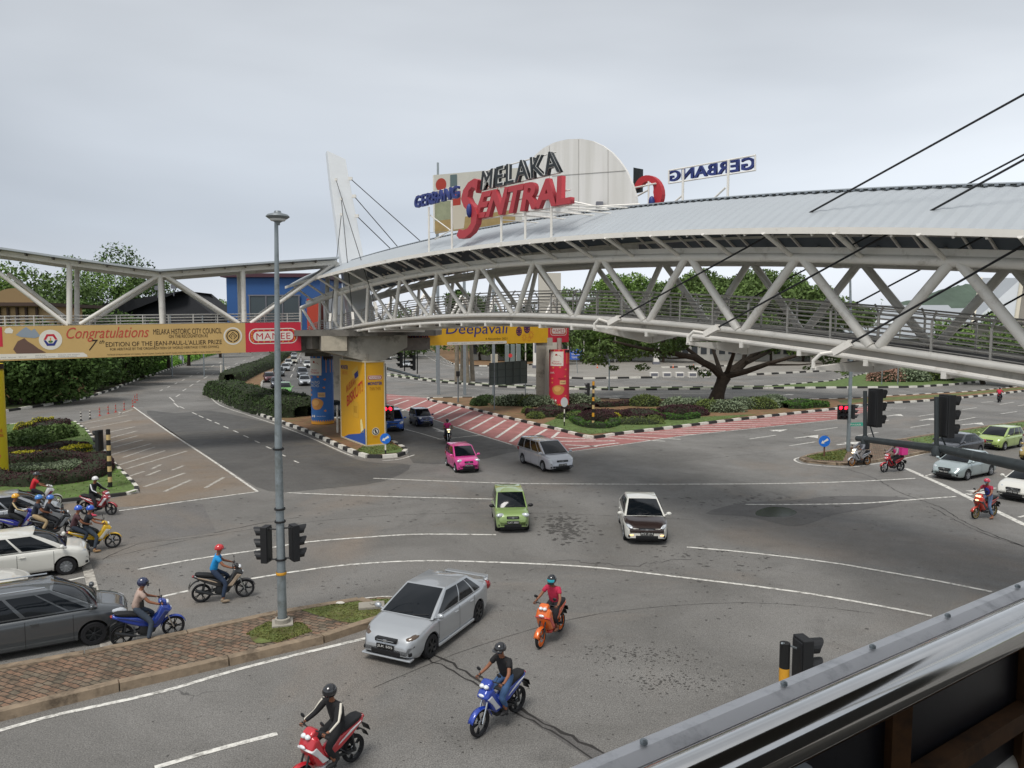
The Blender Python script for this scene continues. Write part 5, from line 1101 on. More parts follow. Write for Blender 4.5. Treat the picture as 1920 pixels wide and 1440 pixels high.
# ================================================================ the walkway the photo is taken from
wk = empty('parapet', 'near metal parapet with a polished tube handrail crossing the lower right corner', 'parapet', G(1700, 1300, 7.0))
def Lz(a, b_, z, e0=.9, e1=1.6): A, B = G(*a, z), G(*b_, z); d = (B - A).normalized(); return A - d * e0, B + d * e1, d
ALU = M("aluminium_cap", '#dcdcde', .4, .25, var=.04, vs=6, dirt='#b0b1b4', ds=14); STL = M("polished_steel", '#c9c9c8', .09, 1.0, var=.04, vs=20); RUST = M("rusty_frame", '#5f4228', .7, .2, var=.3, vs=12, dirt='#33251a', ds=9)
a, b_, d = Lz((1067, 1440), (1920, 1088), 7.78); a2, b2_, _ = Lz((1172, 1440), (1920, 1120), 7.78); nrm = Vector((d.y, -d.x, 0)); wd = (a2 - a).dot(nrm)
print('cap width', wd, a, b_, nrm)
m = MB(); w0 = max(.04, abs(wd)); cn = nrm if wd > 0 else -nrm; A0, B0 = a, b_
prof = [(0, -.03), (0, 0), (.006, .004), (w0 * .55, .004), (w0, -.004), (w0, -.05)]
m.add([p + cn * u + Vector((0, 0, h)) for p in (A0, B0) for u, h in prof], [(i, i + 1, i + 7, i + 6) for i in range(5)]); obj('cap_rail', m, ALU, wk, True, fixn=False)
m = MB()
for px in (1207, 1470, 1636, 1777, 1908):
    py = 1440 - (px - 1067) * (352 / 853) + 12 - (px - 1207) * .005; c = G(px, py, 7.786); m.lathe([(.005, 0), (.005, .004), (.0025, .006), (0, .006)], c, n=12)
split_obj(obj('screw', m, GALV, wk, True))
ta, tb_, td = Lz((1352, 1440), (1920, 1167), 7.78); m = MB(); m.tube([ta, tb_], .034, 40); obj('handrail', m, STL, wk, True)
m = MB(); c0, c1_ = A0 + cn * (w0 + .004), B0 + cn * (w0 + .004)
m.beam(c0 + Vector((0, 0, -.55)), c1_ + Vector((0, 0, -.55)), .01, 1.0); obj('panel', m, M('parapet_panel', '#23252c', .35, var=.1, vs=30), wk, True)
m = MB(); m.beam(c0 + cn * .025 + Vector((0, 0, -.21)), c1_ + cn * .025 + Vector((0, 0, -.21)), .03, .035); L = (c1_ - c0).length
for i in range(8): p = c0 + d * (i * L / 8 + .12) + cn * .02; m.beam(p + Vector((0, 0, -.06)), p + Vector((0, 0, -1.0)), .03, .03)
obj('frame', m, RUST, wk, True)
m = MB(); pa, pb, _ = Lz((1835, 1460), (1980, 1385), 7.45); m.tube([pa, pb], .024, 20); obj('lower_pipe', m, WHITE, wk, True)
m = MB(); p = G(1500, 1440, 7.70); m.tube([p + Vector((0, 0, -.2)), p], [.035, .018], 12); obj('bracket', m, GALV, wk, True)
m = MB(); e0, e1 = c0 + cn * 1.3 + Vector((0, 0, -1.15)), c1_ + cn * 1.3 + Vector((0, 0, -1.15)); m.beam(e0, e1, 2.4, .15); obj('walkway', m, CONCD, wk, True)
DKR = M('walkway_ceiling', '#3a3733', .8, var=.2, vs=1); X3 = d * 5
m = MB(); m.beam(c0 - X3 + cn * 1.45 + Vector((0, 0, 2.9)), c1_ + X3 * .4 + cn * 1.45 + Vector((0, 0, 2.9)), 3.1, .12); obj('roof', m, DKR, wk, True)
m = MB(); m.beam(c0 - X3 + cn * 2.7 + Vector((0, 0, 0)), c1_ + X3 * .4 + cn * 2.7 + Vector((0, 0, 0)), .06, 2.2); obj('rear_screen', m, DKR, wk, True)
m = MB()
for k in range(5): p = c0 - X3 + cn * 2.6 + d * k * 2.6; m.beam(p + Vector((0, 0, -1.1)), p + Vector((0, 0, 2.9)), .12, .12, up=cn)
obj('roof_posts', m, WHITE, wk, True)
# ================================================================ cars
GLASS = M("car_glass", '#10151a', .1, coat=.0, spec=.45); TYRE = M("tyre", '#17171a', .85); RIM = M("rim_silver", '#a9adb1', .3, .7); RIMD = M("rim_dark", '#2e3032', .4, .4)
LAMPG = M("headlamp", '#c9ced2', .1, .2, coat=1.0); LAMPD = M("headlamp_smoked", '#5a4a3c', .1, .2, coat=1); REDL = M("tail_lamp", '#8d1a1c', .15, coat=1); PLATE = M("plate_black", '#101010', .4); PLT = M("plate_white", '#d8d8d4', .5); TRIM = M("car_trim_black", '#141517', .5); CHROME = M("chrome", '#c8cccf', .15, .9)
PAINT0 = M("paint", '#a8acb0', .3, .4, coat=1.0)
def paint(name, col, metal=.35, rough=.32): return M('paint_' + name, col, rough, metal, coat=1.0)
def body_fn(S):
    L, Wd = S['L'], S['W']; xs = [p[0] for p in S['top']]; zs = [p[1] for p in S['top']]; ra = S['r'] + .055; gz = S.get('gz', .19)
    def top(x): return float(np.interp(x, xs, zs))
    def low(x):
        z = gz + .10 * max(0, (abs(x) - (L / 2 - .35)) / .35) ** 2
        for xw in (S['xf'], S['xr']):
            dx = abs(x - xw)
            if dx < ra: z = max(z, S['r'] + math.sqrt(ra * ra - dx * dx))
        return z
    def hw(x): t = abs(x) / (L / 2); return Wd / 2 * (1 - .26 * t ** 9 - .035 * t ** 3)
    fr = [.0, .5, .8, .93, .985, 1.0, 1.0, 1.0, .985, .94, .8, 0]
    def sec(x):
        w, zt_, zl = hw(x), top(x), low(x); t = abs(x) / (L / 2)
        zf = [zt_ + .03 * (1 - t), zt_ + .026 * (1 - t), zt_ + .008, zt_ - .025, zt_ - .08, zt_ - .2, .5, .34, .26, .2]
        P = []
        for i in range(10):
            z = zf[i]
            if i >= 4: z = max(min(z, zt_ - .01 * i), zl + .004 * (9 - i))
            P.append((w * fr[i], z))
        P.append((w * .8, zl)); P.append((0, zl))
        return P
    return top, low, hw, sec
def gh_fn(S):
    W2 = S['W'] / 2; zb_, zr = S['belt'], S['H']; a, b_, c, d = S['gh']; wb, wt = W2 * .955, W2 * S.get('rw', .74)
    P = {'rb': (a, wb, zb_), 'rt': (b_, wt, zr - .045), 'ft': (c, wt, zr - .03), 'fb': (d, wb * .98, zb_)}
    def bil(p00, p10, p11, p01, s, t, n, bu):
        v = (Vector(p00) * (1 - s) * (1 - t) + Vector(p10) * s * (1 - t) + Vector(p11) * s * t + Vector(p01) * (1 - s) * t)
        return v + Vector(n) * bu * (math.sin(math.pi * min(1, max(0, s))) * .65 + .35 * math.sin(math.pi * min(1, max(0, s)))) * math.sin(math.pi * min(1, max(0, t)))
    m_ = lambda p, sg: (p[0], p[1] * sg, p[2])
    def side(sg): return lambda s, t, k=0: bil(m_(P['rb'], sg), m_(P['fb'], sg), m_(P['ft'], sg), m_(P['rt'], sg), s, t, (0, sg, .2), .05) + Vector((0, sg * .96, .28)) * k
    front = lambda s, t, k=0: bil(m_(P['fb'], -1), m_(P['fb'], 1), m_(P['ft'], 1), m_(P['ft'], -1), s, t, (.85, 0, .5), .14) + Vector((.6, 0, .8)) * k
    rear = lambda s, t, k=0: bil(m_(P['rb'], 1), m_(P['rb'], -1), m_(P['rt'], -1), m_(P['rt'], 1), s, t, (-.9, 0, .4), .09) + Vector((-.8, 0, .5)) * k
    roof = lambda s, t, k=0: bil(m_(P['rt'], -1), m_(P['ft'], -1), m_(P['ft'], 1), m_(P['rt'], 1), s, t, (0, 0, 1), .055) + Vector((0, 0, 1)) * k
    return side, front, rear, roof
def wheel_mesh(r, w, spokes=5, dark=False):
    ty = MB(); ty.lathe([(r * .62, -w / 2), (r * .93, -w / 2), (r * .985, -w * .38), (r, -w * .2), (r, w * .2), (r * .985, w * .38), (r * .93, w / 2), (r * .62, w / 2), (r * .6, w * .3), (r * .6, -w * .3), (r * .62, -w / 2)], (0, 0, 0), 'Y', 28)
    rm = MB(); rm.lathe([(r * .66, w * .48), (r * .62, w * .5), (r * .6, w * .42), (r * .58, w * .15), (0, w * .12)], (0, 0, 0), 'Y', 28)
    rm.lathe([(r * .14, w * .48), (r * .12, w * .5), (0, w * .5)], (0, 0, 0), 'Y', 14)
    for i in range(spokes):
        a = 2 * math.pi * i / spokes; d = Vector((math.cos(a), 0, math.sin(a))); rm.beam(d * r * .1 + Vector((0, w * .42, 0)), d * r * .62 + Vector((0, w * .44, 0)), r * (.2 if spokes < 7 else .1), w * .12, up=Vector((0, 1, 0)))
    return ty, rm
def make_car(S, label='car', detail=2):
    t = empty(S['kind'], label, S.get('cat', 'car'), (0, 0, -500)); L, Wd = S['L'], S['W']; top, low, hw, sec = body_fn(S)
    xs = list(np.linspace(-L / 2, L / 2, 46)); extra = []
    for xw in (S['xf'], S['xr']): extra += [xw + (S['r'] + .055) * math.cos(a) for a in np.linspace(0, math.pi, 13)]
    xs = sorted(xs + extra + [L / 2 - .01, L / 2 - .03, -L / 2 + .02]); xs = [x for i, x in enumerate(xs) if i == 0 or x - xs[i - 1] > .004]
    m = MB(); vs = []; k = 12
    for x in xs:
        P = sec(x); q = max(0, (abs(x) - (L / 2 - .05)) / .05)
        P = [(y, z) for y, z in P]
        vs += [(x, y, z) for y, z in P] + [(x, -y, z) for y, z in P[1:-1]][::-1]
    n = 22; fs = []; 
    for i in range(len(xs) - 1):
        for j in range(n):
            f = (i * n + j, (i + 1) * n + j, (i + 1) * n + (j + 1) % n, i * n + (j + 1) % n); m_i = 1 if 9 <= j <= 12 else 0
            m.f.append(f); m.m.append(m_i); m.sm.append(True)
    m.v = vs
    m.f.append(tuple(range(n))); m.m.append(0); m.sm.append(False); m.f.append(tuple((len(xs) - 1) * n + j for j in range(n))[::-1]); m.m.append(0); m.sm.append(False)
    m.box((0, 0, .24), (L * .9, Wd * .72, .2), 1)  # underbody block added to keep light out and deepen the shadow below
    side, front, rear, roof = gh_fn(S)
    for fnn in (side(1), side(-1), front, rear, roof): m.grid(lambda a, b_, f=fnn: f(a, b_), 8, 6)
    b = obj('body', m, [PAINT0, TRIM], t, fixn=True, sharp=38); b.data.set_sharp_from_angle(angle=math.radians(48))
    def patch(name, fnn, s0, s1, t0, t1, k=.006, mat=GLASS, nu=8, nv=5, flip=False):
        m = MB(); m.grid(lambda a, b_: fnn(s0 + (s1 - s0) * a, t0 + (t1 - t0) * b_, k), nu, nv)
        if flip: m.f = [f[::-1] for f in m.f]
        return obj(name, m, mat, t)
    patch('windscreen', front, .045, .955, .02, .95, .008); patch('rear_window', rear, .08, .92, .18, .9, .008)
    if S.get('visor_sticker'): pass
    wins = S['wins']
    for sg in (1, -1):
        for (s0, s1) in wins: patch('side_window', side(sg), s0, s1, .06, .88, .007, GLASS, 6, 4, flip=(sg < 0) ^ True)
    # body seams as thin dark strips
    if detail > 1:
        m = MB()
        def sp(x, v, k=.003):
            P = sec(x); i = int(v); f = v - i; y = P[i][0] * (1 - f) + P[min(i + 1, 11)][0] * f; z = P[i][1] * (1 - f) + P[min(i + 1, 11)][1] * f; return y + k, z
        for x in S['seams']:
            for sg in (1, -1):
                q = []
                for v in np.linspace(4, 8.6, 12):
                    for dx in (-.006, .006): y, z = sp(x + dx, v); q.append((x + dx, y * sg, z))
                m.add(q, [(2 * i, 2 * i + 1, 2 * i + 3, 2 * i + 2) for i in range(11)])
        for sg in (1, -1):
            y, z = sp(S['xf'] - .4, 9, .004); m.beam((S['xf'] - .4, (y) * sg, .225), (S['xr'] + .4, y * sg, .225), .03, .05)
        yy = hw(S['gh'][3] + .3) * .86; x0 = S['gh'][3] + .02
        obj('body_seams', m, TRIM, t)
        m = MB()
        for x in S['handles']:
            for sg in (1, -1): y = hw(x); m.box((x, (y + .012) * sg, S['belt'] - .16), (.17, .035, .03))
        split_obj(obj('door_handle', m, PAINT0, t, bevel=.008))
    # front
    xf = L / 2; zn = top(xf - .12)
    lx, lz, ly = S.get('lamp', (xf - .13, zn - .02, Wd * .36)); lr = S.get('lampr', (.2, .2, .085))
    for sg in (1, -1):
        m = MB(); R = Matrix.Rotation(-sg * .38, 4, 'Z') @ Matrix.Rotation(.25, 4, 'Y'); m.ell((lx, ly * sg, lz), lr, M4=R, nu=18, nv=10); obj('headlight', m, S.get('lampm', LAMPG), t)
        m = MB(); m.ell((-L / 2 + .1, Wd * .39 * sg, S['belt'] - .12), (.14, .12, S.get('tl', .14))); obj('tail_light', m, REDL, t)
        m = MB(); x0 = S['gh'][3] - .12; m.ell((x0, (Wd / 2 + .1) * sg, S['belt'] + .08), (.07, .11, .075), nu=12, nv=8); m.tube([(x0, (Wd / 2 - .06) * sg, S['belt'] + .02), (x0, (Wd / 2 + .04) * sg, S['belt'] + .05)], .025, 6); obj('mirror', m, S.get('mirm', PAINT0), t)
    m = MB(); gz = S.get('grz', zn - .07); gw = S.get('grw', Wd * .34); gx = xf + .004
    m.box((xf - .05, 0, gz), (.13, gw, S.get('grh', .1))); obj('grille', m, TRIM, t, bevel=.02)
    m = MB(); m.beam((xf + .018, -gw * .4, gz), (xf + .018, gw * .4, gz), .012, .018); m.box((xf + .02, 0, gz), (.02, .1, .06)); obj('badge', m, CHROME, t, bevel=.005)
    m = MB(); m.box((xf - .04, 0, .33), (.11, Wd * .5, .12)); 
    for sg in (1, -1): m.box((xf - .1, Wd * .36 * sg, .34), (.1, Wd * .1, .09), rz=-.35 * sg)
    split_obj(obj('air_intake', m, TRIM, t, bevel=.02))
    m = MB(); m.box((-xf - .02, 0, .62), (.02, .5, .12)); obj('number_plate', m, PLATE, t); m = MB(); m.box((xf + .02, 0, .47), (.02, .5, .12)); p = obj('number_plate', m, PLATE, t)
    if S.get('plate'): lettering(S['plate'], PLT, lambda a, b_, d=0.0: Vector((xf + .032, a, .47 + b_)), .44, .075, p, bold=.02, world=False, name='number')
    m = MB()
    for sg in (-.35, .25): m.tube([front(.5 + sg * .5, .04, .02), front(.5 + sg * .5 + .28, .12, .02)], .008, 5)
    split_obj(obj('wiper', m, TRIM, t))
    ty, rm = wheel_mesh(S['r'], .19, S.get('spokes', 5))
    for x in (S['xf'], S['xr']):
        for sg in (1, -1):
            w = bpy.data.objects.new('wheel', None); C.objects.link(w); w.parent = t; w.location = (x, sg * (Wd / 2 - .105), S['r']); w.rotation_euler = (0, 0, 0 if sg > 0 else math.pi)
            obj('tyre', ty, TYRE, w, fixn=True); obj('rim', rm, S.get('rim', RIM), w)
    if S.get('spoiler'):
        m = MB(); m.beam((-L / 2 + .12, -Wd * .4, S['belt'] + .14), (-L / 2 + .12, Wd * .4, S['belt'] + .14), .2, .03)
        for sg in (1, -1): m.beam((-L / 2 + .12, sg * Wd * .38, S['belt'] - .02), (-L / 2 + .12, sg * Wd * .38, S['belt'] + .14), .15, .04, up=Vector((1, 0, 0)))
        obj('spoiler', m, PAINT0, t, bevel=.015)
    if S.get('rails'):
        m = MB()
        for sg in (1, -1): m.tube([(S['gh'][1] + .1, sg * Wd * .36, S['H'] + .03), (S['gh'][2] - .1, sg * Wd * .36, S['H'] + .04)], .02, 8)
        obj('roof_rail', m, CHROME, t)
    # interior hints
    return t
SP = dict
HATCH = SP(kind='parked_car', L=3.35, W=1.42, H=1.43, belt=.87, r=.265, xf=1.08, xr=-1.12, top=[(-1.68, .62), (-1.66, .8), (-1.6, .87), (.8, .88), (1.2, .85), (1.5, .79), (1.62, .72), (1.66, .62), (1.68, .5)], gh=(-1.6, -1.4, .12, .86), wins=[(.03, .3), (.33, .61), (.64, .93)], seams=(-.25, .68, -1.15), handles=(-.1, -.98), rw=.8, lampr=(.1, .17, .085), grz=.66, grw=.5)
SEDAN = SP(kind='sedan', L=4.3, W=1.7, H=1.46, belt=.93, r=.3, xf=1.32, xr=-1.23, top=[(-2.15, .6), (-2.13, .84), (-2.05, .95), (-1.5, .99), (-1.2, .96), (.9, .94), (1.3, .91), (1.7, .84), (1.95, .74), (2.1, .62), (2.15, .48)], gh=(-1.68, -.92, .22, 1.22), wins=[(.1, .22), (.25, .53), (.56, .93)], seams=(-.1, .98, -.95), handles=(.08, -.78), rw=.7, lampr=(.26, .16, .08), lamp=(1.82, .70, .60), grz=.62, grw=.62)
MPV = SP(kind='people_carrier', L=4.55, W=1.78, H=1.66, belt=1.0, r=.31, xf=1.4, xr=-1.32, top=[(-2.27, .6), (-2.25, .85), (-2.18, .98), (1.2, 1.0), (1.6, .96), (2.0, .86), (2.17, .76), (2.24, .64), (2.27, .48)], gh=(-2.2, -1.95, .45, 1.5), wins=[(.04, .27), (.3, .55), (.58, .82), (.84, .95)], seams=(-.1, .95, -1.0), handles=(.1, -.85), rw=.74, lampr=(.26, .17, .09), lamp=(1.96, .76, .64), grz=.68, grw=.7, spokes=7)
HATCH2 = SP(kind='hatchback', L=3.8, W=1.66, H=1.52, belt=.94, r=.3, xf=1.22, xr=-1.22, top=[(-1.9, .6), (-1.88, .84), (-1.8, .94), (1.0, .95), (1.35, .92), (1.65, .84), (1.8, .74), (1.88, .62), (1.9, .48)], gh=(-1.8, -1.5, .25, 1.25), wins=[(.04, .26), (.29, .57), (.6, .93)], seams=(-.15, .88, -.95), handles=(.0, -.8), rw=.76, lampr=(.24, .16, .085), lamp=(1.6, .74, .58), grz=.66, grw=.6)
HATCH['kind'] = 'small_hatchback'
def place_xy(t, c, h): t.location = (c.x, c.y, 0); t.rotation_euler = (0, 0, math.atan2(h.y, h.x)); return t
def by_wheels(S, F, R, side):
    """contact points (photo) of the front and rear wheel on the side we see; side=+1 when that is the car's left"""
    f, r = G(*F), G(*R); h = (f - r).normalized(); left = Vector((-h.y, h.x, 0)); mid = (f + r) / 2 - h * (S['xf'] + S['xr']) / 2
    return mid - left * side * (S['W'] / 2 - .1), h
def by_nose(S, F, R):
    f, r = G(*F), G(*R); h = (f - r).normalized(); return f - h * S['L'] / 2, h
protos = {}
def car(S, paintm, label, pos, **over):
    c, h = pos; S2 = dict(S); S2.update(over); t = make_car(S2, label)
    for o in [o for o in bpy.data.objects if o.parent == t]:
        for sl in o.material_slots:
            if sl.material == PAINT0: sl.link = 'OBJECT'; sl.material = paintm
    return place_xy(t, c, h)
SILV = paint('silver', '#b3b7ba', .5); WHT = paint('white', '#d9d8d0', .0); 
tv = car(SEDAN, SILV, 'silver saloon with rear spoiler and smoked headlights turning in the foreground', by_wheels(SEDAN, (805, 1232), (893, 1165), 1), spoiler=1, lampm=LAMPD, rim=RIMD, plate='JLK 505', spokes=6)
for o in kids(tv)[:1]:
    if 1:
        m = MB(); m.beam((2.06, -.72, .2), (2.06, .72, .2), .2, .05); m.beam((1.0, .84, .2), (-.9, .84, .2), .06, .08); m.beam((1.0, -.84, .2), (-.9, -.84, .2), .06, .08)
        k_ = obj('body_kit', m, SILV, tv, bevel=.02)
ts = car(SEDAN, WHT, 'white saloon with a dark brown bonnet facing the camera mid junction', by_nose(SEDAN, (1213, 1024), (1191, 963)), plate='MCE 2719', L=4.2, lampm=LAMPG)
top_, low_, hw_, sec_ = body_fn(dict(SEDAN, L=4.2)); m = MB(); xx = np.linspace(1.12, 2.07, 12); BRWN = paint('brown', '#2b1e1b', .1)
for x in xx:
    P = sec_(x)[:5]; m.v += [(x, y, z + .006) for y, z in P] + []
m.v = []; 
for x in xx: P = sec_(x)[:5]; m.v += [(x, -y, z + .006) for y, z in P[::-1]] + [(x, y, z + .006) for y, z in P[1:]]
for i in range(11):
    for j in range(8): m.f.append((i * 9 + j, (i + 1) * 9 + j, (i + 1) * 9 + j + 1, i * 9 + j + 1)); m.m.append(0); m.sm.append(True)
obj('bonnet', m, BRWN, ts); m = MB(); m.box((2.02, 0, .56), (.22, 1.3, .16)); obj('bumper', m, BRWN, ts, bevel=.05)
m = MB(); m.ell((2.06, .56, .40), (.06, .09, .05)); m.ell((2.06, -.56, .40), (.06, .09, .05)); obj('fog_light', m, M('fog_amber', '#ffca8a', .3, emit=1.2), ts)
car(HATCH, paint('green', '#8ba464', .1), 'light green small hatchback with square lamps in the middle of the junction', by_nose(HATCH, (962, 1001), (949, 958)), plate='CAT 3055', mirm=TRIM, rim=RIMD)
car(HATCH, paint('pink', '#d64292', .05), 'bright pink small hatchback leaving the junction, below the motorcyclist in pink', by_wheels(HATCH, (857, 887), (838, 872), -1), plate='MCA 421')
car(MPV, paint('silver_grey', '#b9bcc2', .3), 'silver people carrier by the red hatched corner', by_wheels(MPV, (1020, 884), (981, 869), -1), plate='MCB 7780')
car(HATCH, paint('navy', '#20305e', .4), 'dark navy small hatchback with a paper on its bonnet in the middle exit lane', by_wheels(HATCH, (788, 802), (766, 792), -1), plate='WJQ 66')
car(MPV, paint('bright_blue', '#2060c0', .3), 'bright blue people carrier waiting beside the yellow advertising box', by_nose(MPV, (738, 811), (722, 778)), plate='MCP 9', L=4.2, lampr=(.3, .16, .1))
LANE = (G(250, 1213) - G(0, 1260)).normalized()
def by_front_left(S, F, side=-1):                       # front wheel contact of the side we see, heading along the left lanes
    f = G(*F); left = Vector((-LANE.y, LANE.x, 0)); return f - LANE * S['xf'] - left * side * (S['W'] / 2 - .1), LANE
car(MPV, paint('graphite', '#4d5154', .4), 'dark grey estate with roof rails cut by the left edge, nearest of the queue', by_front_left(MPV, (177, 1208)), rails=1, rim=RIMD, L=4.4, H=1.62)
car(HATCH2, WHT, 'white hatchback with alloy wheels second in the left queue', by_front_left(HATCH2, (125, 1077)), spokes=10)
car(SEDAN, paint('pearl', '#d0cec6', .05), 'white car nose just showing at the left edge between two others', (G(58, 1124) - LANE * 2.1, LANE))
car(HATCH2, paint('silver2', '#a8abae', .5), 'silver hatchback at the left edge behind the riders, farthest of the queue', by_front_left(HATCH2, (83, 990)))
RH = (G(1810, 901) - G(1857, 891)).normalized()
car(SEDAN, paint('pale_blue_silver', '#a9b6b6', .4), 'pale silver saloon under the signal arm at the stop line', by_wheels(SEDAN, (1810, 901), (1857, 891), 1), plate='MBX 8020', L=4.45)
def rgt(px, py, S): c = G(px, py); return c - RH * S['L'] / 2, RH
car(SEDAN, paint('charcoal', '#3b3e44', .4), 'dark grey saloon behind the signal arm, half hidden by the silver one', rgt(1762, 858, SEDAN), plate='MCA 3315')
car(HATCH2, paint('lime', '#a9c06f', .25), 'pale lime green hatchback by the grassy median at right', by_wheels(HATCH2, (1880, 845), (1913, 838), 1), plate='MCG 8302')
car(SEDAN, WHT, 'white saloon cut by the right edge behind the stop line', rgt(1899, 940, SEDAN), plate='WMB 9052', L=4.5, W=1.75, rim=RIM)
car(SEDAN, paint('gold', '#b09a5a', .4), 'gold car nose just showing at the right edge', rgt(1932, 868, SEDAN))
# queue on the far lanes: copies of one car per shape
lod = {'s': make_car(SEDAN, detail=1), 'm': make_car(MPV, detail=1), 'h': make_car(HATCH2, detail=1)}
first = {k: True for k in lod}
Q_ = [(534, 739, 548, 760, 'h', '#6fae5a', 'green hatchback, nearest in the far queue, half behind the hedge'),
      (519, 726, 532, 744, 's', '#3a3f4a', 'dark saloon right behind the green car in the far queue'),
      (505, 716, 516, 730, 'h', '#5a2c34', 'maroon car at the hedge side of the far queue'),
      (523, 705, 533, 718, 'm', '#4a5054', 'dark grey van in the far queue behind the lamp post'),
      (535, 695, 542, 706, 's', '#a9adb0', 'silver saloon in the far queue left lane, fifth from front'),
      (541, 686, 546, 696, 'h', '#c9cbc8', 'white hatchback in the far queue left lane, sixth from front'),
      (551, 681, 557, 692, 'm', '#bdb9a8', 'cream van in the far queue beside the motorcycle'),
      (551, 671, 555, 679, 's', '#9a9ea2', 'silver car far up the queue under the girder'),
      (551, 663, 554, 670, 'm', '#d0d2d0', 'white van, farthest in the queue'),
      (576, 689, 584, 700, 's', '#cfd0cc', 'white car left of the blue column, farther one'),
      (567, 707, 577, 722, 'm', '#55595e', 'grey van in the far queue middle lane'),
      (571, 722, 580, 736, 's', '#a6aaae', 'silver saloon left of the blue advertising column'),
      (630, 688, 640, 702, 's', '#2b2e33', 'black saloon seen between the two advertising supports'),
      (627, 720, 638, 734, 's', '#b5b8ba', 'silver saloon right of the blue column, farther one'),
      (626, 742, 638, 756, 'h', '#6a6f86', 'blue grey hatchback right of the blue column'),
      (631, 776, 650, 793, 'm', '#3c4046', 'dark grey people carrier behind the white post and yellow box'),
      (727, 674, 745, 680, 's', '#c6c8c6', 'white saloon on the far curve left of the signal arm'),
      (762, 688, 764, 700, 's', '#aeb2b4', 'silver car on the far curve seen between the signal heads'),
      (789, 655, 789, 648, 's', '#2c2f33', 'black car far off above the curve'),
      (1374, 672, 1362, 674, 's', '#c02a35', 'red car parked under the big tree'),
      (1012, 668, 1000, 669, 's', '#b9bcbc', 'white car in the forecourt behind the sign board'),
      (1470, 660, 1482, 661, 's', '#b0252d', 'second red car far in the parking area behind the tree')]
for i, (x, y, x2, y2, k, col, lbl) in enumerate(Q_):
    pm = paint('q%d' % i, col, .3); c = G(x, y); h = (G(x2, y2) - c).normalized()
    if i == 8: pass
    if first[k]: t = lod[k]; first[k] = False
    else: t = dup(lod[k])
    t['label'] = lbl; t['group'] = 'cars queuing and parked beyond the pier'; place_xy(t, c, h)
    for o in kids(t):
        for sl in o.material_slots:
            if sl.material and (sl.material.name == 'paint' or sl.material.name.startswith('paint_q')): sl.link = 'OBJECT'; sl.material = pm
# ================================================================ motorcycles and riders
BP1 = M("bike_paint", '#2040b0', .3, .2, coat=1); BP2 = M("bike_paint_second", '#d0d0d0', .35, .1, coat=.5); BRIM = M("bike_rim", '#26282a', .4, .4); SEATM = M("bike_seat", '#17181a', .7); ENG = M("engine_metal", '#3b3d3f', .45, .6); HL = M("bike_headlight", '#dfe3e6', .1, coat=1)
def round_prism(name, poly, wd, mat, par, bev=.03, mid=None):
    m = MB(); n = len(poly); ins = .82
    cx_ = sum(p[0] for p in poly) / n; cz_ = sum(p[1] for p in poly) / n; vs = []
    for y, s in ((-wd, ins), (-wd * .6, 1), (wd * .6, 1), (wd, ins)): vs += [(cx_ + (x - cx_) * s, y, cz_ + (z - cz_) * s) for x, z in poly]
    fs = [tuple(range(n)), tuple(range(3 * n, 4 * n))[::-1]] + [(k * n + i, (k + 1) * n + i, (k + 1) * n + (i + 1) % n, k * n + (i + 1) % n) for k in range(3) for i in range(n)]
    m.add(vs, fs); o = obj(name, m, mat, par, fixn=True, bevel=bev, seg=3)
    for p in o.data.polygons: p.use_smooth = True
    o.data.set_sharp_from_angle(angle=math.radians(50)); return o
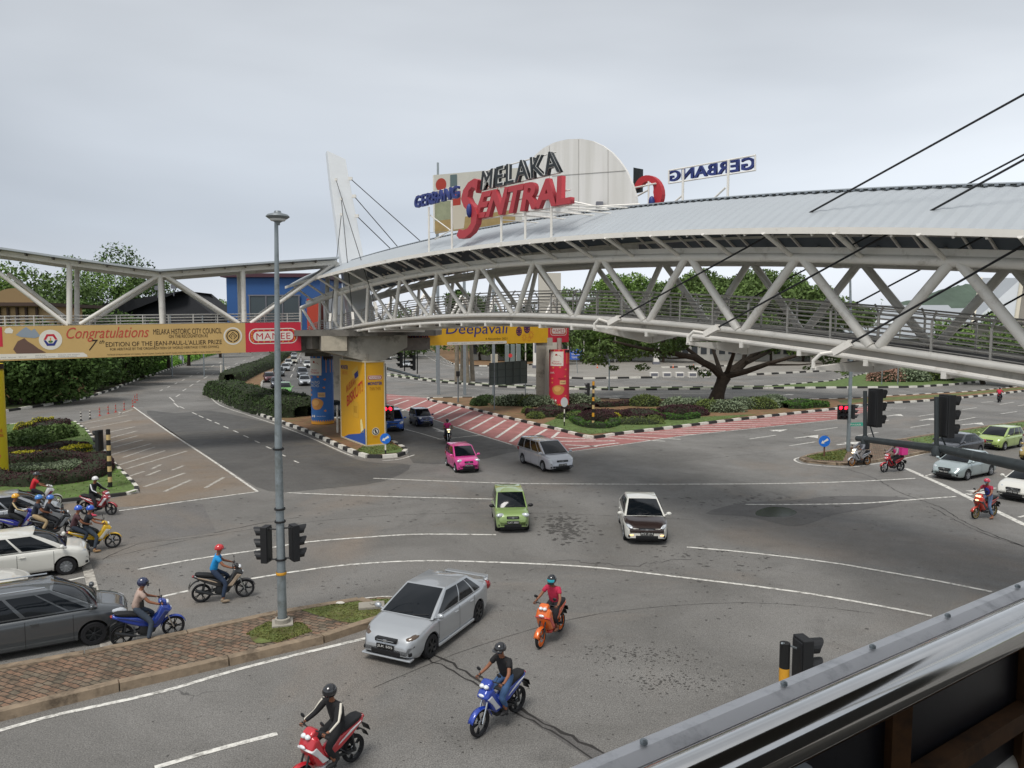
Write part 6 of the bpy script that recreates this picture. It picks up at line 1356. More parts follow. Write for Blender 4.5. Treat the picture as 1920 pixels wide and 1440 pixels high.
def make_bike(scoot=False):
    t = empty('motorcycle', 'x', 'motorcycle', (0, 0, -600)); wb_ = .62; r = .285 if not scoot else .26
    for x, nm in ((wb_, 'f'), (-wb_, 'r')):
        w = bpy.data.objects.new('wheel', None); C.objects.link(w); w.parent = t; w.location = (x, 0, r); tw = .045 if x > 0 else .055
        m = MB(); pr = [(r - .055, -tw * .7), (r - .03, -tw), (r - .008, -tw * .7), (r, 0), (r - .008, tw * .7), (r - .03, tw), (r - .055, tw * .7), (r - .06, 0), (r - .055, -tw * .7)]
        m.lathe(pr, (0, 0, 0), 'Y', 32); obj('tyre', m, TYRE, w, fixn=True)
        m = MB(); m.lathe([(r - .05, -.035), (r - .07, -.03), (r - .07, .03), (r - .05, .035)], (0, 0, 0), 'Y', 32); m.lathe([(0, -.05), (.04, -.05), (.045, 0), (.04, .05), (0, .05)], (0, 0, 0), 'Y', 12)
        for i in range(5):
            a = 2 * math.pi * i / 5
            for q in (-.12, .12): m.beam((.03 * math.cos(a), 0, .03 * math.sin(a)), ((r - .06) * math.cos(a + q), 0, (r - .06) * math.sin(a + q)), .022, .03, up=Vector((0, 1, 0)))
        obj('rim', m, BRIM, w)
        m = MB(); m.lathe([(.0, .04), (.1, .04), (.1, .046), (0, .046)], (0, 0, 0), 'Y', 20); obj('brake_disc', m, CHROME, w)
    m = MB()
    for y in (-.075, .075): m.tube([(wb_, y, r), (wb_ - .2, y, .8)], .02, 8)
    m.tube([(wb_ - .2, -.08, .8), (wb_ - .2, .08, .8)], .02, 6); m.tube([(wb_ - .2, 0, .78), (wb_ - .28, 0, 1.0)], .03, 8); obj('fork', m, CHROME if not scoot else ENG, t)
    m = MB(); m.grid(lambda a, b_: Vector((wb_ + (r + .03) * math.cos(math.radians(20 + 150 * a)), (b_ - .5) * .13, r + (r + .03) * math.sin(math.radians(20 + 150 * a)) - .03 * abs(b_ - .5) * 2)), 12, 4)
    o = obj('front_fender', m, BP1, t); so = o.modifiers.new('s', 'SOLIDIFY'); so.thickness = .012
    round_prism('leg_shield', [(.60, .80), (.52, .92), (.34, .98), (.22, .72), (-.02, .48), (-.02, .38), (.2, .34), (.36, .48), (.44, .64)] if not scoot else [(.54, .80), (.44, 1.0), (.33, .98), (.2, .66), (.1, .42), (.22, .34), (.38, .42), (.47, .62)], .2 if scoot else .15, BP1, t)
    round_prism('shield_trim', [(.57, .79), (.42, .84), (.24, .6), (.08, .42), (.26, .42), (.40, .62)], .212 if scoot else .162, BP2, t, .015)
    round_prism('front_cowl', [(.49, .90), (.47, 1.04), (.36, 1.1), (.26, 1.06), (.28, .96)], .13, BP1, t)
    for q_ in ((.475, .055, .99, .06, .06, .045), (.475, -.055, .99, .06, .06, .045), (.565, 0, .83, .03, .08, .035)): m = MB(); m.ell(q_[:3], q_[3:]); obj('headlight', m, HL, t)
    round_prism('side_panel', [(-.82, .86), (-.84, .80), (-.55, .62), (-.2, .46), (.08, .40), (.15, .48), (.02, .60), (-.2, .72), (-.5, .78)], .13, BP1, t)
    round_prism('tail_trim', [(-.78, .83), (-.74, .79), (-.4, .66), (-.1, .55), (-.15, .6), (-.45, .74)], .142, BP2, t, .01)
    round_prism('seat', [(-.80, .90), (-.72, .92), (-.45, .88), (-.2, .82), (.03, .79), (.06, .74), (-.2, .73), (-.7, .82)], .135, SEATM, t, .03)
    m = MB(); m.tube([(.0, -.14, .98 + .06), (.02, -.33, 1.02)], .012, 6); m.v = []; m.f = []; m.m = []; m.sm = []
    m.tube([(.34, 0, 1.05), (.35, -.14, 1.08), (.28, -.34, 1.05)], .013, 8); m.tube([(.34, 0, 1.05), (.35, .14, 1.08), (.28, .34, 1.05)], .013, 8)
    for y in (-1, 1): m.tube([(.315, .24 * y, 1.066), (.275, .355 * y, 1.048)], .019, 8, 1); m.tube([(.33, .2 * y, 1.07), (.37, .33 * y, 1.06)], .006, 5)
    obj('handlebar', m, [ENG, SEATM], t)
    for y in (-1, 1):
        m = MB(); m.tube([(.34, .18 * y, 1.07), (.33, .26 * y, 1.2)], .006, 5); m.ell((.33, .27 * y, 1.24), (.015, .06, .04)); obj('mirror', m, TRIM, t)
    round_prism('engine', [(.12, .46), (-.2, .48), (-.25, .25), (-.1, .18), (.16, .24), (.22, .36)], .1, ENG, t, .02)
    m = MB(); m.tube([(.12, -.1, .3), (0, -.14, .2), (-.3, -.15, .25)], .022, 8); m.tube([(-.3, -.15, .25), (-.78, -.16, .42)], [.04, .05], 12); obj('exhaust', m, ENG, t)
    m = MB(); [m.beam((-.1, .08 * y, .36), (-wb_, .08 * y, r), .03, .05) for y in (-1, 1)]; [m.tube([(-wb_ + .05, .1 * y, r + .03), (-.5, .1 * y, .7)], .025, 8) for y in (-1, 1)]; obj('swingarm', m, ENG, t)
    m = MB(); m.box((.02, 0, .29), (.05, .5, .03)); m.box((-.32, 0, .36), (.04, .46, .025)); obj('foot_pegs', m, ENG, t)
    m = MB(); m.grid(lambda a, b_: Vector((-wb_ - .02 + (r + .05) * math.cos(math.radians(95 + 70 * a)), (b_ - .5) * .15, r + .05 + (r + .05) * math.sin(math.radians(95 + 70 * a)))), 8, 2); o = obj('rear_fender', m, TRIM, t); so = o.modifiers.new('s', 'SOLIDIFY'); so.thickness = .012
    m = MB(); m.ell((-.84, 0, .82), (.04, .08, .04)); obj('tail_light', m, REDL, t)
    m = MB(); m.box((-.95, 0, .56), (.012, .2, .14), M4=Matrix.Rotation(.4, 4, 'Y')); obj('number_plate', m, PLATE, t)
    if scoot: round_prism('floorboard', [(.3, .36), (-.1, .36), (-.15, .28), (.28, .28)], .16, BP2, t, .02)
    return t
SKIN = M("skin", '#8a5a40', .6, var=.08, vs=20); SKIND = M("skin_dark", '#6b4431', .6)
def skin_to_mesh(V, E, Rr, sub=1):
    me = bpy.data.meshes.new('s'); me.from_pydata([tuple(v) for v in V], E, []); o = bpy.data.objects.new('s', me); C.objects.link(o)
    mo = o.modifiers.new('k', 'SKIN'); mo.use_smooth_shade = True; mo.branch_smoothing = .3
    for i, r in enumerate(Rr):
        sv_ = me.skin_vertices[0].data[i]; sv_.radius = (r, r) if not isinstance(r, tuple) else r; sv_.use_root = i == 0
    if sub: s = o.modifiers.new('u', 'SUBSURF'); s.levels = sub; s.render_levels = sub
    dg = bpy.context.evaluated_depsgraph_get(); out = bpy.data.meshes.new_from_object(o.evaluated_get(dg)); bpy.data.objects.remove(o); bpy.data.meshes.remove(me); return out
def join_tubes(me, mb):
    b = bmesh.new(); b.from_mesh(me); off = [b.verts.new(v) for v in mb.v]
    for f in mb.f:
        try: fc = b.faces.new([off[i] for i in f]); fc.smooth = True
        except ValueError: pass
    b.to_mesh(me); b.free(); return me
def rider(label, loc, rz, shirt, trousers, helmet, longs=False, stand=0, helmet_style='full', back=0.0, stripe=None, pack=None, vis='#16181c', shoe='#1c1c1e', skin=None, lean=0.0, zoff=0.0, vest=None, hands='bar', bag=None, face_mask=None):
    t = empty('person', label, 'person', loc, rz); skin = skin or SKIN
    X = -back; Vv = lambda x, y, z: Vector((x + X, y, z + zoff))
    pel = Vv(-.27, 0, .93); wst = Vv(-.25, 0, 1.06); che = Vv(-.17 + lean, 0, 1.27); nk = Vv(-.12 + lean * 1.3, 0, 1.43); hd = Vv(-.09 + lean * 1.5, 0, 1.50); hc = Vv(-.075 + lean * 1.6, 0, 1.59); ht = Vv(-.085 + lean * 1.6, 0, 1.66)
    sh = lambda s: Vv(-.15 + lean, .175 * s, 1.37); 
    if hands == 'bar': el = lambda s: Vv(.02 + lean * .5, .29 * s, 1.15); wr = lambda s: Vv(.24, .33 * s, 1.06); hn = lambda s: Vv(.29, .31 * s, 1.055)
    else: el = lambda s: Vv(.0, .27 * s, 1.12); wr = lambda s: Vv(.2, .17 * s, 1.02); hn = lambda s: Vv(.27, .13 * s, 1.0)
    hp = lambda s: Vv(-.24, .1 * s, .9)
    def leg(s):
        if stand == s or stand == 2: return Vv(.08, .25 * s, .58), Vector((X - .02, .34 * s, .10)), Vector((X + .12, .37 * s, .05))
        return Vv(.16, .2 * s, .68), Vector((X - .0, .2 * s, .36)), Vector((X + .14, .21 * s, .31))
    Vb = [pel, wst, che, nk, hd, hc, ht]; Eb = [(0, 1), (1, 2), (2, 3), (3, 4), (4, 5), (5, 6)]; Rb = [(.12, .095), (.1, .08), (.12, .085), .055, .065, .088, .07]
    for s in (1, -1):
        i = len(Vb); Vb += [sh(s), el(s), wr(s), hn(s)]; Eb += [(2, i), (i, i + 1), (i + 1, i + 2), (i + 2, i + 3)]; Rb += [.05, .042, .029, (.034, .02)]
        k, a, to = leg(s); i = len(Vb); Vb += [hp(s), k, a]; Eb += [(0, i), (i, i + 1), (i + 1, i + 2)]; Rb += [.07, .052, .036]
    me = skin_to_mesh(Vb, Eb, Rb, 1); fb_ = MB()
    for s in (1, -1):
        h0 = hn(s)
        for q, ln in ((-.03, .8), (-.01, 1.0), (.012, .95), (.032, .75)):
            b0 = h0 + Vector((.02, q * s, .005)); fb_.tube([b0, b0 + Vector((.035 * ln, 0, 0)), b0 + Vector((.045 * ln, 0, -.028)), b0 + Vector((.02, 0, -.045))], [.0095, .009, .0085, .0075], 6)
        fb_.tube([h0 + Vector((-.01, -.028 * s, 0)), h0 + Vector((.012, -.048 * s, -.02)), h0 + Vector((.03, -.04 * s, -.032))], [.011, .010, .008], 6)
    fc = hc + Vector((.085, 0, -.01)); fb_.ell(fc, (.022, .014, .024), nu=8, nv=6); [fb_.ell(hc + Vector((.005, .086 * s, -.005)), (.02, .012, .03), nu=8, nv=6) for s in (1, -1)]
    fb_.ell(hc + Vector((.07, 0, -.055)), (.014, .028, .009), nu=8, nv=5)
    join_tubes(me, fb_); me.materials.clear(); me.materials.append(skin); obj('body', me, skin, t)
    # shirt
    Vs = [wst + Vector((-.03, 0, -.17)), wst, che, nk + Vector((0, 0, -.035))]; Es = [(0, 1), (1, 2), (2, 3)]; Rs = [(.178, .15), (.155, .13), (.172, .128), .07]
    for s in (1, -1):
        i = len(Vs)
        if longs: Vs += [sh(s), el(s), wr(s)]; Es += [(2, i), (i, i + 1), (i + 1, i + 2)]; Rs += [.082, .056, .042]
        else: Vs += [sh(s), sh(s).lerp(el(s), .62)]; Es += [(2, i), (i, i + 1)]; Rs += [.082, .068]
    sm_ = M('cloth_' + shirt[1:], shirt, .85, var=.15, vs=6, bump=.4, bs=14); me = skin_to_mesh(Vs, Es, Rs, 1); me.materials.clear(); obj('jacket' if longs else 'shirt', me, sm_, t)
    if vest:
        Vs2, Rs2 = [wst + Vector((-.02, 0, -.11)), wst, che, nk + Vector((0, 0, -.05))], [(.175, .145), (.162, .132), (.178, .14), .075]
        me = skin_to_mesh(Vs2, [(0, 1), (1, 2), (2, 3)], Rs2, 1); me.materials.clear(); obj('vest', me, M('cloth_' + vest[1:], vest, .8, var=.1, vs=6), t)
    Vs = [wst + Vector((-.01, 0, .0)), pel]; Es = [(0, 1)]; Rs = [(.145, .12), (.165, .135)]
    for s in (1, -1): k, a, to = leg(s); i = len(Vs); Vs += [hp(s), k, a + Vector((0, 0, .07))]; Es += [(1, i), (i, i + 1), (i + 1, i + 2)]; Rs += [.105, .076, .055]
    me = skin_to_mesh(Vs, Es, Rs, 1); me.materials.clear(); obj('trousers', me, M('cloth_' + trousers[1:], trousers, .9, var=.18, vs=7, bump=.4, bs=14), t)
    for s in (1, -1):
        k, a, to = leg(s); m = MB(); m.ell(a.lerp(to, .55) + Vector((0, 0, -.005)), (.135, .048, .045), nu=12, nv=8); m.ell(a + Vector((-.01, 0, .0)), (.055, .045, .06), nu=10, nv=6); obj('shoe', m, M('shoe_' + shoe[1:], shoe, .7), t)
    hm = M('helmet_' + helmet[1:], helmet, .25, coat=1.0); c = hc + Vector((-.008, 0, .02)); m = MB(); nu, nv = 20, 12; vs = []; 
    cut = .72 if helmet_style == 'full' else .56
    for j in range(nv + 1):
        th = math.pi * cut * j / nv
        for i in range(nu): ph = 2 * math.pi * i / nu; vs.append(c + Vector((.142 * math.sin(th) * math.cos(ph), .125 * math.sin(th) * math.sin(ph), .132 * math.cos(th))))
    m.add(vs, [(j * nu + i, j * nu + (i + 1) % nu, (j + 1) * nu + (i + 1) % nu, (j + 1) * nu + i)[::-1] for j in range(nv) for i in range(nu)], 0, True)
    h_ = obj('helmet', m, hm, t)
    if helmet_style != 'full':
        m = MB(); m.grid(lambda a, b_: c + Vector(((.14 + b_ * .07) * math.cos((a - .5) * 2.0), (.125 + b_ * .02) * math.sin((a - .5) * 2.0), .0 - .02 * b_)), 8, 2); obj('peak', m, M('helmet_peak', '#1a1b1d', .3, coat=1), h_)
        m = MB(); m.grid(lambda a, b_: c + Vector((.15 * math.sin(2.15 - b_ * .75) * math.cos((a - .5) * 2.1), .132 * math.sin(2.15 - b_ * .75) * math.sin((a - .5) * 2.1), .135 * math.cos(2.15 - b_ * .75))), 8, 5)
        if helmet_style == 'visor': obj('visor', m, M('visor_' + vis[1:], vis, .08, coat=1), h_)
    else:
        m = MB(); m.grid(lambda a, b_: c + Vector((.148 * math.sin(2.0 - b_ * .62) * math.cos((a - .5) * 2.0), .131 * math.sin(2.0 - b_ * .62) * math.sin((a - .5) * 2.0), .137 * math.cos(2.0 - b_ * .62))), 10, 5); obj('visor', m, M('visor_' + vis[1:], vis, .08, coat=1), h_)
        m = MB(); m.grid(lambda a, b_: c + Vector((.15 * math.cos((a - .5) * 1.8), .12 * math.sin((a - .5) * 1.8), -.06 - .05 * b_)), 8, 2); obj('chin_guard', m, hm, h_)
    if face_mask: m = MB(); m.ell(hc + Vector((.058, 0, -.04)), (.04, .055, .04), nu=12, nv=8); obj('face_mask', m, M('mask_' + face_mask[1:], face_mask, .9), t)
    if stripe:
        st = M('stripe_' + stripe[1:], stripe, .8)
        for s in (1, -1): m = MB(); m.tube([sh(s) + Vector((0, .05 * s, .045)), sh(s).lerp(el(s), .5) + Vector((-.01, .055 * s, .03)), el(s) + Vector((-.01, .045 * s, .015)), wr(s) + Vector((0, .03 * s, .02))], [.022, .03, .022, .018], 6); obj('sleeve_stripe', m, st, t)
    if pack: m = MB(); m.box(che + Vector((-.26, 0, -.04)), (.22 if pack[1] == 0 else .36, .3 if pack[1] == 0 else .42, .42 if pack[1] == 0 else .46)); obj('backpack', m, M('pack_' + pack[0][1:], pack[0], .8, var=.2, vs=8), t, bevel=.07, seg=3)
    if bag: m = MB(); m.tube([sh(1) + Vector((.06, 0, .07)), che + Vector((.135, 0, -.02)), wst + Vector((.1, -.13, -.03))], .014, 6); m.box(wst + Vector((.12, -.08, 0)), (.1, .2, .15)); obj('sling_bag', m, M('bag_' + bag[1:], bag, .8), t, bevel=.02)
    return t
B0, B1 = make_bike(False), make_bike(True); used_b = {0: False, 1: False}
def bike(F, R, col, col2, label, rim='#26282a', scoot=False, lamp_on=None):
    f, r = G(*F), G(*R); h = (f - r).normalized(); c = (f + r) / 2; k = 1 if scoot else 0; pr = B1 if scoot else B0
    rp = {'bike_paint': paint('bike' + col[1:], col, .1), 'bike_paint_second': paint('bike' + col2[1:], col2, .1), 'bike_rim': M('bikerim' + rim[1:], rim, .4, .4)}
    if lamp_on: rp['bike_headlight'] = M('headlight_lit' + lamp_on[1:], lamp_on, .2, emit=2.5)
    t = dup(pr, c, math.atan2(h.y, h.x), label=label, repl=rp); return t, c, math.atan2(h.y, h.x)
def pair(F, R, col, col2, blabel, rlabel, bk=None, **k):
    t, c, rz = bike(F, R, col, col2, blabel, **(bk or {})); return t, rider(rlabel, (c.x, c.y, 0), rz, **k)
pair((572, 1482), (655, 1431), '#c02530', '#d5d5d6', 'red and white scooter crossing the bottom edge of the picture', 'rider in black jacket with white sleeve on the bottom red scooter', bk=dict(scoot=True), shirt='#1a1a1c', trousers='#17181a', helmet='#1c1d20', longs=True, stripe='#d8d2c4')
pair((903, 1378), (966, 1336), '#1f3fa0', '#c9ccd2', 'blue and white motorcycle heading down past the long crack', 'rider in black t-shirt and blue jeans on the blue motorcycle', shirt='#1b1b1d', trousers='#3d5a80', helmet='#1d1f22', helmet_style='visor', skin=SKIN, lean=.02)
pair((1015, 1213), (1048, 1184), '#e06a1e', '#c83a2c', 'orange and red scooter with orange wheel, right of the silver saloon', 'rider in crimson t-shirt with mirrored visor on the orange scooter', bk=dict(scoot=True, rim='#e8772a'), shirt='#b52a48', trousers='#1c1c20', helmet='#1a1c20', vis='#2fb8c8', shoe='#6b4431')
pair((460, 1119), (378, 1129), '#2b2b2c', '#b9a48c', 'black motorcycle with bare tail stopped behind the lamp post', 'rider in bright blue t-shirt and red helmet with a foot down', shirt='#1f90d0', trousers='#26344a', helmet='#c22a2e', stand=-1, helmet_style='open', shoe='#8a7a66')
pair((327, 1192), (228, 1211), '#1f3f9c', '#20346e', 'bright blue motorcycle waiting beside the brick median kerb', 'rider in beige t-shirt with sling bag and dark blue helmet', shirt='#b09a8e', trousers='#3a4450', helmet='#20284a', stand=-1, bag='#1a1a1a')
pair((213, 966), (156, 964), '#a03038', '#c9cacb', 'red and silver motorcycle ahead of the queue by the flower island', 'rider in black tracksuit with white stripes and a white helmet', shirt='#15161b', trousers='#15161a', helmet='#dcdcda', longs=True, stripe='#d5d6d8', stand=-1, shoe='#c2405a', helmet_style='open')
pair((104, 950), (46, 958), '#d6d6d2', '#6a2030', 'white motorcycle with a broad white front rim at the flower island', 'rider in red top with dark helmet behind the silver hatchback', bk=dict(rim='#d8d8d4'), shirt='#c0202c', trousers='#22252c', helmet='#25282c', helmet_style='open')
b_, r_ = pair((208, 1028), (146, 1037), '#e0b414', '#d0cdc0', 'yellow motorcycle carrying two people at the stop line', 'front rider in black t-shirt and blue helmet on the yellow motorcycle', shirt='#1c1f26', trousers='#39434e', helmet='#2453b8', stand=-1, shoe='#9a7a55', helmet_style='open')
rider('passenger in checked dark shirt and blue helmet on the yellow motorcycle', tuple(b_.location), b_.rotation_euler.z, '#4a2f33', '#2c3440', '#2558c0', back=.38, zoff=.05, helmet_style='open', hands='lap')
b_, r_ = pair((132, 1004), (72, 1012), '#24262a', '#8a8d90', 'black motorcycle carrying two people behind the yellow one', 'front rider in dark long sleeves and blue helmet on the black motorcycle', shirt='#25282e', trousers='#26282c', helmet='#3a6fc0', longs=True, helmet_style='open')
rider('passenger in dark t-shirt and khaki trousers on the black motorcycle', tuple(b_.location), b_.rotation_euler.z, '#262b38', '#b09a76', '#3f80c8', back=.38, zoff=.05, helmet_style='open', hands='lap')
pair((68, 1002), (6, 1008), '#2a2f9c', '#b9bcc4', 'purple blue motorcycle between the silver and white hatchbacks', 'rider in black jacket and yellow helmet on the purple blue motorcycle', shirt='#17181a', trousers='#1d1f22', helmet='#e0a41e', longs=True, stripe='#c8b48a', helmet_style='open')
pair((1595, 875), (1627, 872), '#b9bcc0', '#2c2f33', 'grey motorcycle with bronze wheels under the right signal pole', 'rider in grey sleeves with a big black backpack on the grey motorcycle', bk=dict(rim='#a8743c', lamp_on='#ffe6b0'), shirt='#7c7f86', trousers='#8d8a88', helmet='#26304a', longs=True, pack=('#1d2024', 1))
bb_, rr_ = pair((1656, 886), (1690, 883), '#b52532', '#1d1e20', 'red motorcycle with a pink delivery box at the right stop line', 'delivery rider in pink and grey top on the red motorcycle', shirt='#8f8286', trousers='#1d1e20', helmet='#3a3a3c', longs=True, vest='#c83a78')
hx = Vector((math.cos(bb_.rotation_euler.z), math.sin(bb_.rotation_euler.z), 0)); lc = bb_.location - hx * .68 + Vector((0, 0, .93))
t = empty('delivery_box', 'bright pink insulated delivery box on the back of the red motorcycle', 'delivery box', lc, bb_.rotation_euler.z); m = MB(); m.box((0, 0, .25), (.46, .46, .44)); obj('box', m, M('pink_box', '#d83a8c', .6, var=.05), t, bevel=.03); m = MB(); m.box((0, 0, .47), (.48, .48, .05)); obj('lid', m, M('pink_lid', '#e04a98', .6), t, bevel=.015)
pair((1828, 973), (1862, 967), '#b83a2a', '#26282a', 'orange red scooter with its headlight on beyond the right stop line', 'rider in blue vest with red sleeves, red helmet and face mask', bk=dict(scoot=True, rim='#8a7a4a', lamp_on='#ffc890'), shirt='#a82c44', trousers='#5a6e8a', helmet='#c0304a', vest='#28388a', stand=1, face_mask='#8fb8d0', shoe='#8a5a40', helmet_style='open')
pair((845, 835), (834, 824), '#1d1e20', '#2a2b2d', 'black motorcycle with headlight on just above the pink hatchback', 'rider in pink t-shirt just above the pink hatchback', bk=dict(lamp_on='#fff0c0'), shirt='#d0387a', trousers='#2a2e3a', helmet='#1a1a1c', vis='#16181c')
pair((1880, 751), (1867, 757), '#2a2b2d', '#3a3b3d', 'small dark motorcycle riding away at far right', 'rider in pink jacket seen from behind at far right', shirt='#c83048', trousers='#2a2c34', helmet='#1c1c1e', longs=True)
pair((567, 688), (562, 678), '#d0d0d2', '#3a3b3d', 'pale motorcycle between the far queue lanes', 'rider in white between the far queue lanes', shirt='#c9c9c6', trousers='#2a2c34', helmet='#1c1c1e')
for pr in (B0, B1):
    def rm(o):
        for c_ in list(o.children): rm(c_)
        bpy.data.objects.remove(o)
    rm(pr)
# ================================================================ vegetation
RS = np.random.RandomState(5)
def leafmat(name, dark, light, rough=.75, s=.6):
    if name in _M: return _M[name]
    m = bpy.data.materials.new(name); m.use_nodes = True; t = m.node_tree; b = t.nodes['Principled BSDF']; g = t.nodes.new('ShaderNodeNewGeometry'); _M[name] = m
    n = t.nodes.new('ShaderNodeTexNoise'); n.inputs['Scale'].default_value = s; n.inputs['Detail'].default_value = 3; t.links.new(g.outputs['Position'], n.inputs[0])
    n2 = t.nodes.new('ShaderNodeTexNoise'); n2.inputs['Scale'].default_value = s * 14; t.links.new(g.outputs['Position'], n2.inputs[0])
    a = t.nodes.new('ShaderNodeMath'); a.operation = 'MULTIPLY_ADD'; a.inputs[1].default_value = .6; t.links.new(n2.outputs[0], a.inputs[0])
    a2 = t.nodes.new('ShaderNodeMath'); a2.operation = 'MULTIPLY'; a2.inputs[1].default_value = .6; t.links.new(n.outputs[0], a2.inputs[0]); t.links.new(a2.outputs[0], a.inputs[2])
    r = t.nodes.new('ShaderNodeValToRGB'); r.color_ramp.elements[0].position = .42; r.color_ramp.elements[1].position = .78
    r.color_ramp.elements[0].color = (*lin(dark), 1); r.color_ramp.elements[1].color = (*lin(light), 1); t.links.new(a.outputs[0], r.inputs[0]); t.links.new(r.outputs[0], b.inputs['Base Color'])
    b.inputs['Roughness'].default_value = rough; b.inputs['Specular IOR Level'].default_value = .25; return m
L_RAIN = leafmat("foliage_rain_tree", '#364726', '#71894a'); L_BRI = leafmat("foliage_bright", '#43602c', '#849f52'); L_DRK = leafmat("foliage_dark", '#2c3f20', '#5a7538'); L_MID = leafmat("foliage_mid", '#3b5029', '#72894e')
L_HED = leafmat("foliage_hedge", '#26341c', '#50663a', s=1.2); L_PUR = leafmat("foliage_purple", '#2c1a1e', '#553a3c', s=1.5); L_GRN = leafmat("foliage_clipped", '#2c4a1c', '#557a30', s=1.5); L_YEL = leafmat("foliage_yellow", '#8a8a1c', '#cfc23a', s=1.5); L_SIL = leafmat("foliage_silver", '#56664c', '#98a486', s=1.5); L_OLV = leafmat("foliage_olive", '#3a4a26', '#7c8a4a', s=1.2); L_PNK = leafmat("foliage_pink", '#7a5a48', '#c09a8a', s=1.5)
BARK = M("bark", '#3d342b', .95, var=.35, vs=3, bump=.8, bs=10); BARKL = M("bark_pale", '#857b6d', .95, var=.3, vs=2, bump=.6, bs=8)
def quads(Cc, size, up=0.3):
    n = len(Cc); a = RS.normal(size=(n, 3)); a /= np.linalg.norm(a, axis=1)[:, None]; b = RS.normal(size=(n, 3)); b[:, 2] *= 1 - up; b -= a * (a * b).sum(1)[:, None]; b /= np.linalg.norm(b, axis=1)[:, None]
    s = (size * RS.uniform(.6, 1.4, n))[:, None]
    V = np.stack([Cc - a * s, Cc - b * s * .5, Cc + a * s, Cc + b * s * .5], 1).reshape(-1, 3); F_ = np.arange(n * 4).reshape(n, 4); return V, F_
def clump_pts(clumps, n):
    w = np.array([c[1][0] * c[1][1] + c[1][2] * c[1][0] for c in clumps]); k = RS.choice(len(clumps), n, p=w / w.sum()); d = RS.normal(size=(n, 3)); d /= np.linalg.norm(d, axis=1)[:, None]
    rr = RS.uniform(.35, 1.08, n) ** .6; Cn = np.array([c[0] for c in clumps])[k]; Rn = np.array([c[1] for c in clumps])[k]
    return Cn + d * Rn * rr[:, None]
def leaves(name, pts, size, mat, par): V, F_ = quads(pts, size); return mesh_np(name, V, F_, mat, parent=par, world=True)
def tree(label, base, h, cr, n, size, mat, trunk_r=.25, crown_z=.35, group=None, cat='tree', name='tree', seed=0, nc=None, flat=1.0, bark=BARK, lean=(0, 0), nlimb=6):
    r = random.Random(seed); t = empty(name, label, cat, base, group=group); cl = []; nc = nc or 14; zc = base[2] + h * (crown_z + (1 - crown_z) / 2); hz = h * (1 - crown_z) / 2
    for i in range(nc):
        u = r.uniform(-1, 1); a = r.uniform(0, 2 * math.pi); q = math.sqrt(1 - u * u) * r.uniform(.45, .85); k = cr * r.uniform(.26, .45)
        cl.append(((base[0] + lean[0] + cr * q * math.cos(a), base[1] + lean[1] + cr * q * math.sin(a), zc + hz * u * .75), (k, k, k * .75 * flat)))
    m = MB(); top = Vector((base[0] + lean[0] * .6, base[1] + lean[1] * .6, base[2] + h * (crown_z + .15))); mid = Vector(base).lerp(top, .5) + Vector((r.uniform(-.3, .3), 0, 0))
    m.tube([Vector(base), mid, top], [trunk_r * 1.25, trunk_r, trunk_r * .6], 8)
    for c_, _ in cl[:nlimb]: m.tube([mid.lerp(top, r.uniform(.3, 1)), (top + Vector(c_)) / 2 + Vector((0, 0, .4)), Vector(c_)], [trunk_r * .5, trunk_r * .3, trunk_r * .12], 6)
    obj('trunk', m, bark, t, True); leaves('crown', clump_pts(cl, n), size, mat, t); return t
# spreading tree on the central island
B_ = Vector((23.4, 84.7, .1)); rt = empty('rain_tree', 'large spreading rain tree with forking dark limbs on the central island', 'tree', B_)
P = lambda x, y, D=84.7: AT(x, y, D); m = MB()
m.tube([P(1342, 754), P(1347, 735), P(1353, 718), P(1358, 706)], [.95, .72, .66, .8], 12)
lim = [([(1356, 708), (1335, 688), (1300, 670), (1250, 660), (1200, 652), (1150, 640)], .5, -1), ([(1360, 706), (1385, 690), (1410, 668), (1440, 645), (1470, 620)], .55, 1), ([(1358, 706), (1400, 696), (1440, 682), (1490, 668), (1540, 655)], .4, -2), ([(1354, 708), (1345, 680), (1335, 650), (1330, 610)], .35, 3), ([(1360, 704), (1395, 675), (1400, 640), (1420, 600)], .42, 3), ([(1330, 686), (1290, 655), (1260, 630), (1220, 615)], .28, 2), ([(1362, 702), (1375, 665), (1380, 630), (1370, 590)], .3, -3), ([(1400, 680), (1450, 655), (1500, 635), (1540, 615)], .28, 4), ([(1300, 670), (1260, 672), (1210, 668)], .14, -3), ([(1440, 684), (1500, 684), (1550, 680)], .13, -3)]
for pts_, r0, dd in lim:
    k = len(pts_); m.tube([P(x, y, 84.7 + dd * i * .9) for i, (x, y) in enumerate(pts_)], [r0 * (1 - .8 * i / (k - 1)) for i in range(k)], 8)
obj('trunk', m, BARK, rt, True)
cl = []; r = random.Random(11)
for i in range(95):
    a = r.uniform(0, 2 * math.pi); q = math.sqrt(r.uniform(.02, 1)); X = 24 + 15.5 * q * math.cos(a); Y = 86 + 12 * q * math.sin(a); z = 13.6 - 4.2 * q * q + r.uniform(-.9, .5); k = r.uniform(1.4, 2.4); cl.append(((X, Y, z), (k, k, k * .55)))
for x, y in ((1070, 640), (1090, 655), (1110, 672), (1140, 650), (1165, 665), (1180, 640), (1200, 660), (1130, 680), (1220, 645), (1240, 660), (1265, 648), (1085, 628), (1150, 690), (1205, 688), (1290, 640), (1320, 636), (1420, 640), (1450, 650), (1500, 640), (1530, 660), (1555, 672), (1515, 690), (1570, 690), (1585, 700), (1540, 640), (1300, 690), (1320, 700), (1575, 650)):
    p = P(x, y, 84.7 + r.uniform(-4, 3)); k = r.uniform(.8, 1.5) if y < 680 else r.uniform(.4, .8); cl.append(((p.x, p.y, p.z), (k * 1.3, k, k * .6)))
leaves('crown', clump_pts(cl, 62000), .19, L_RAIN, rt)
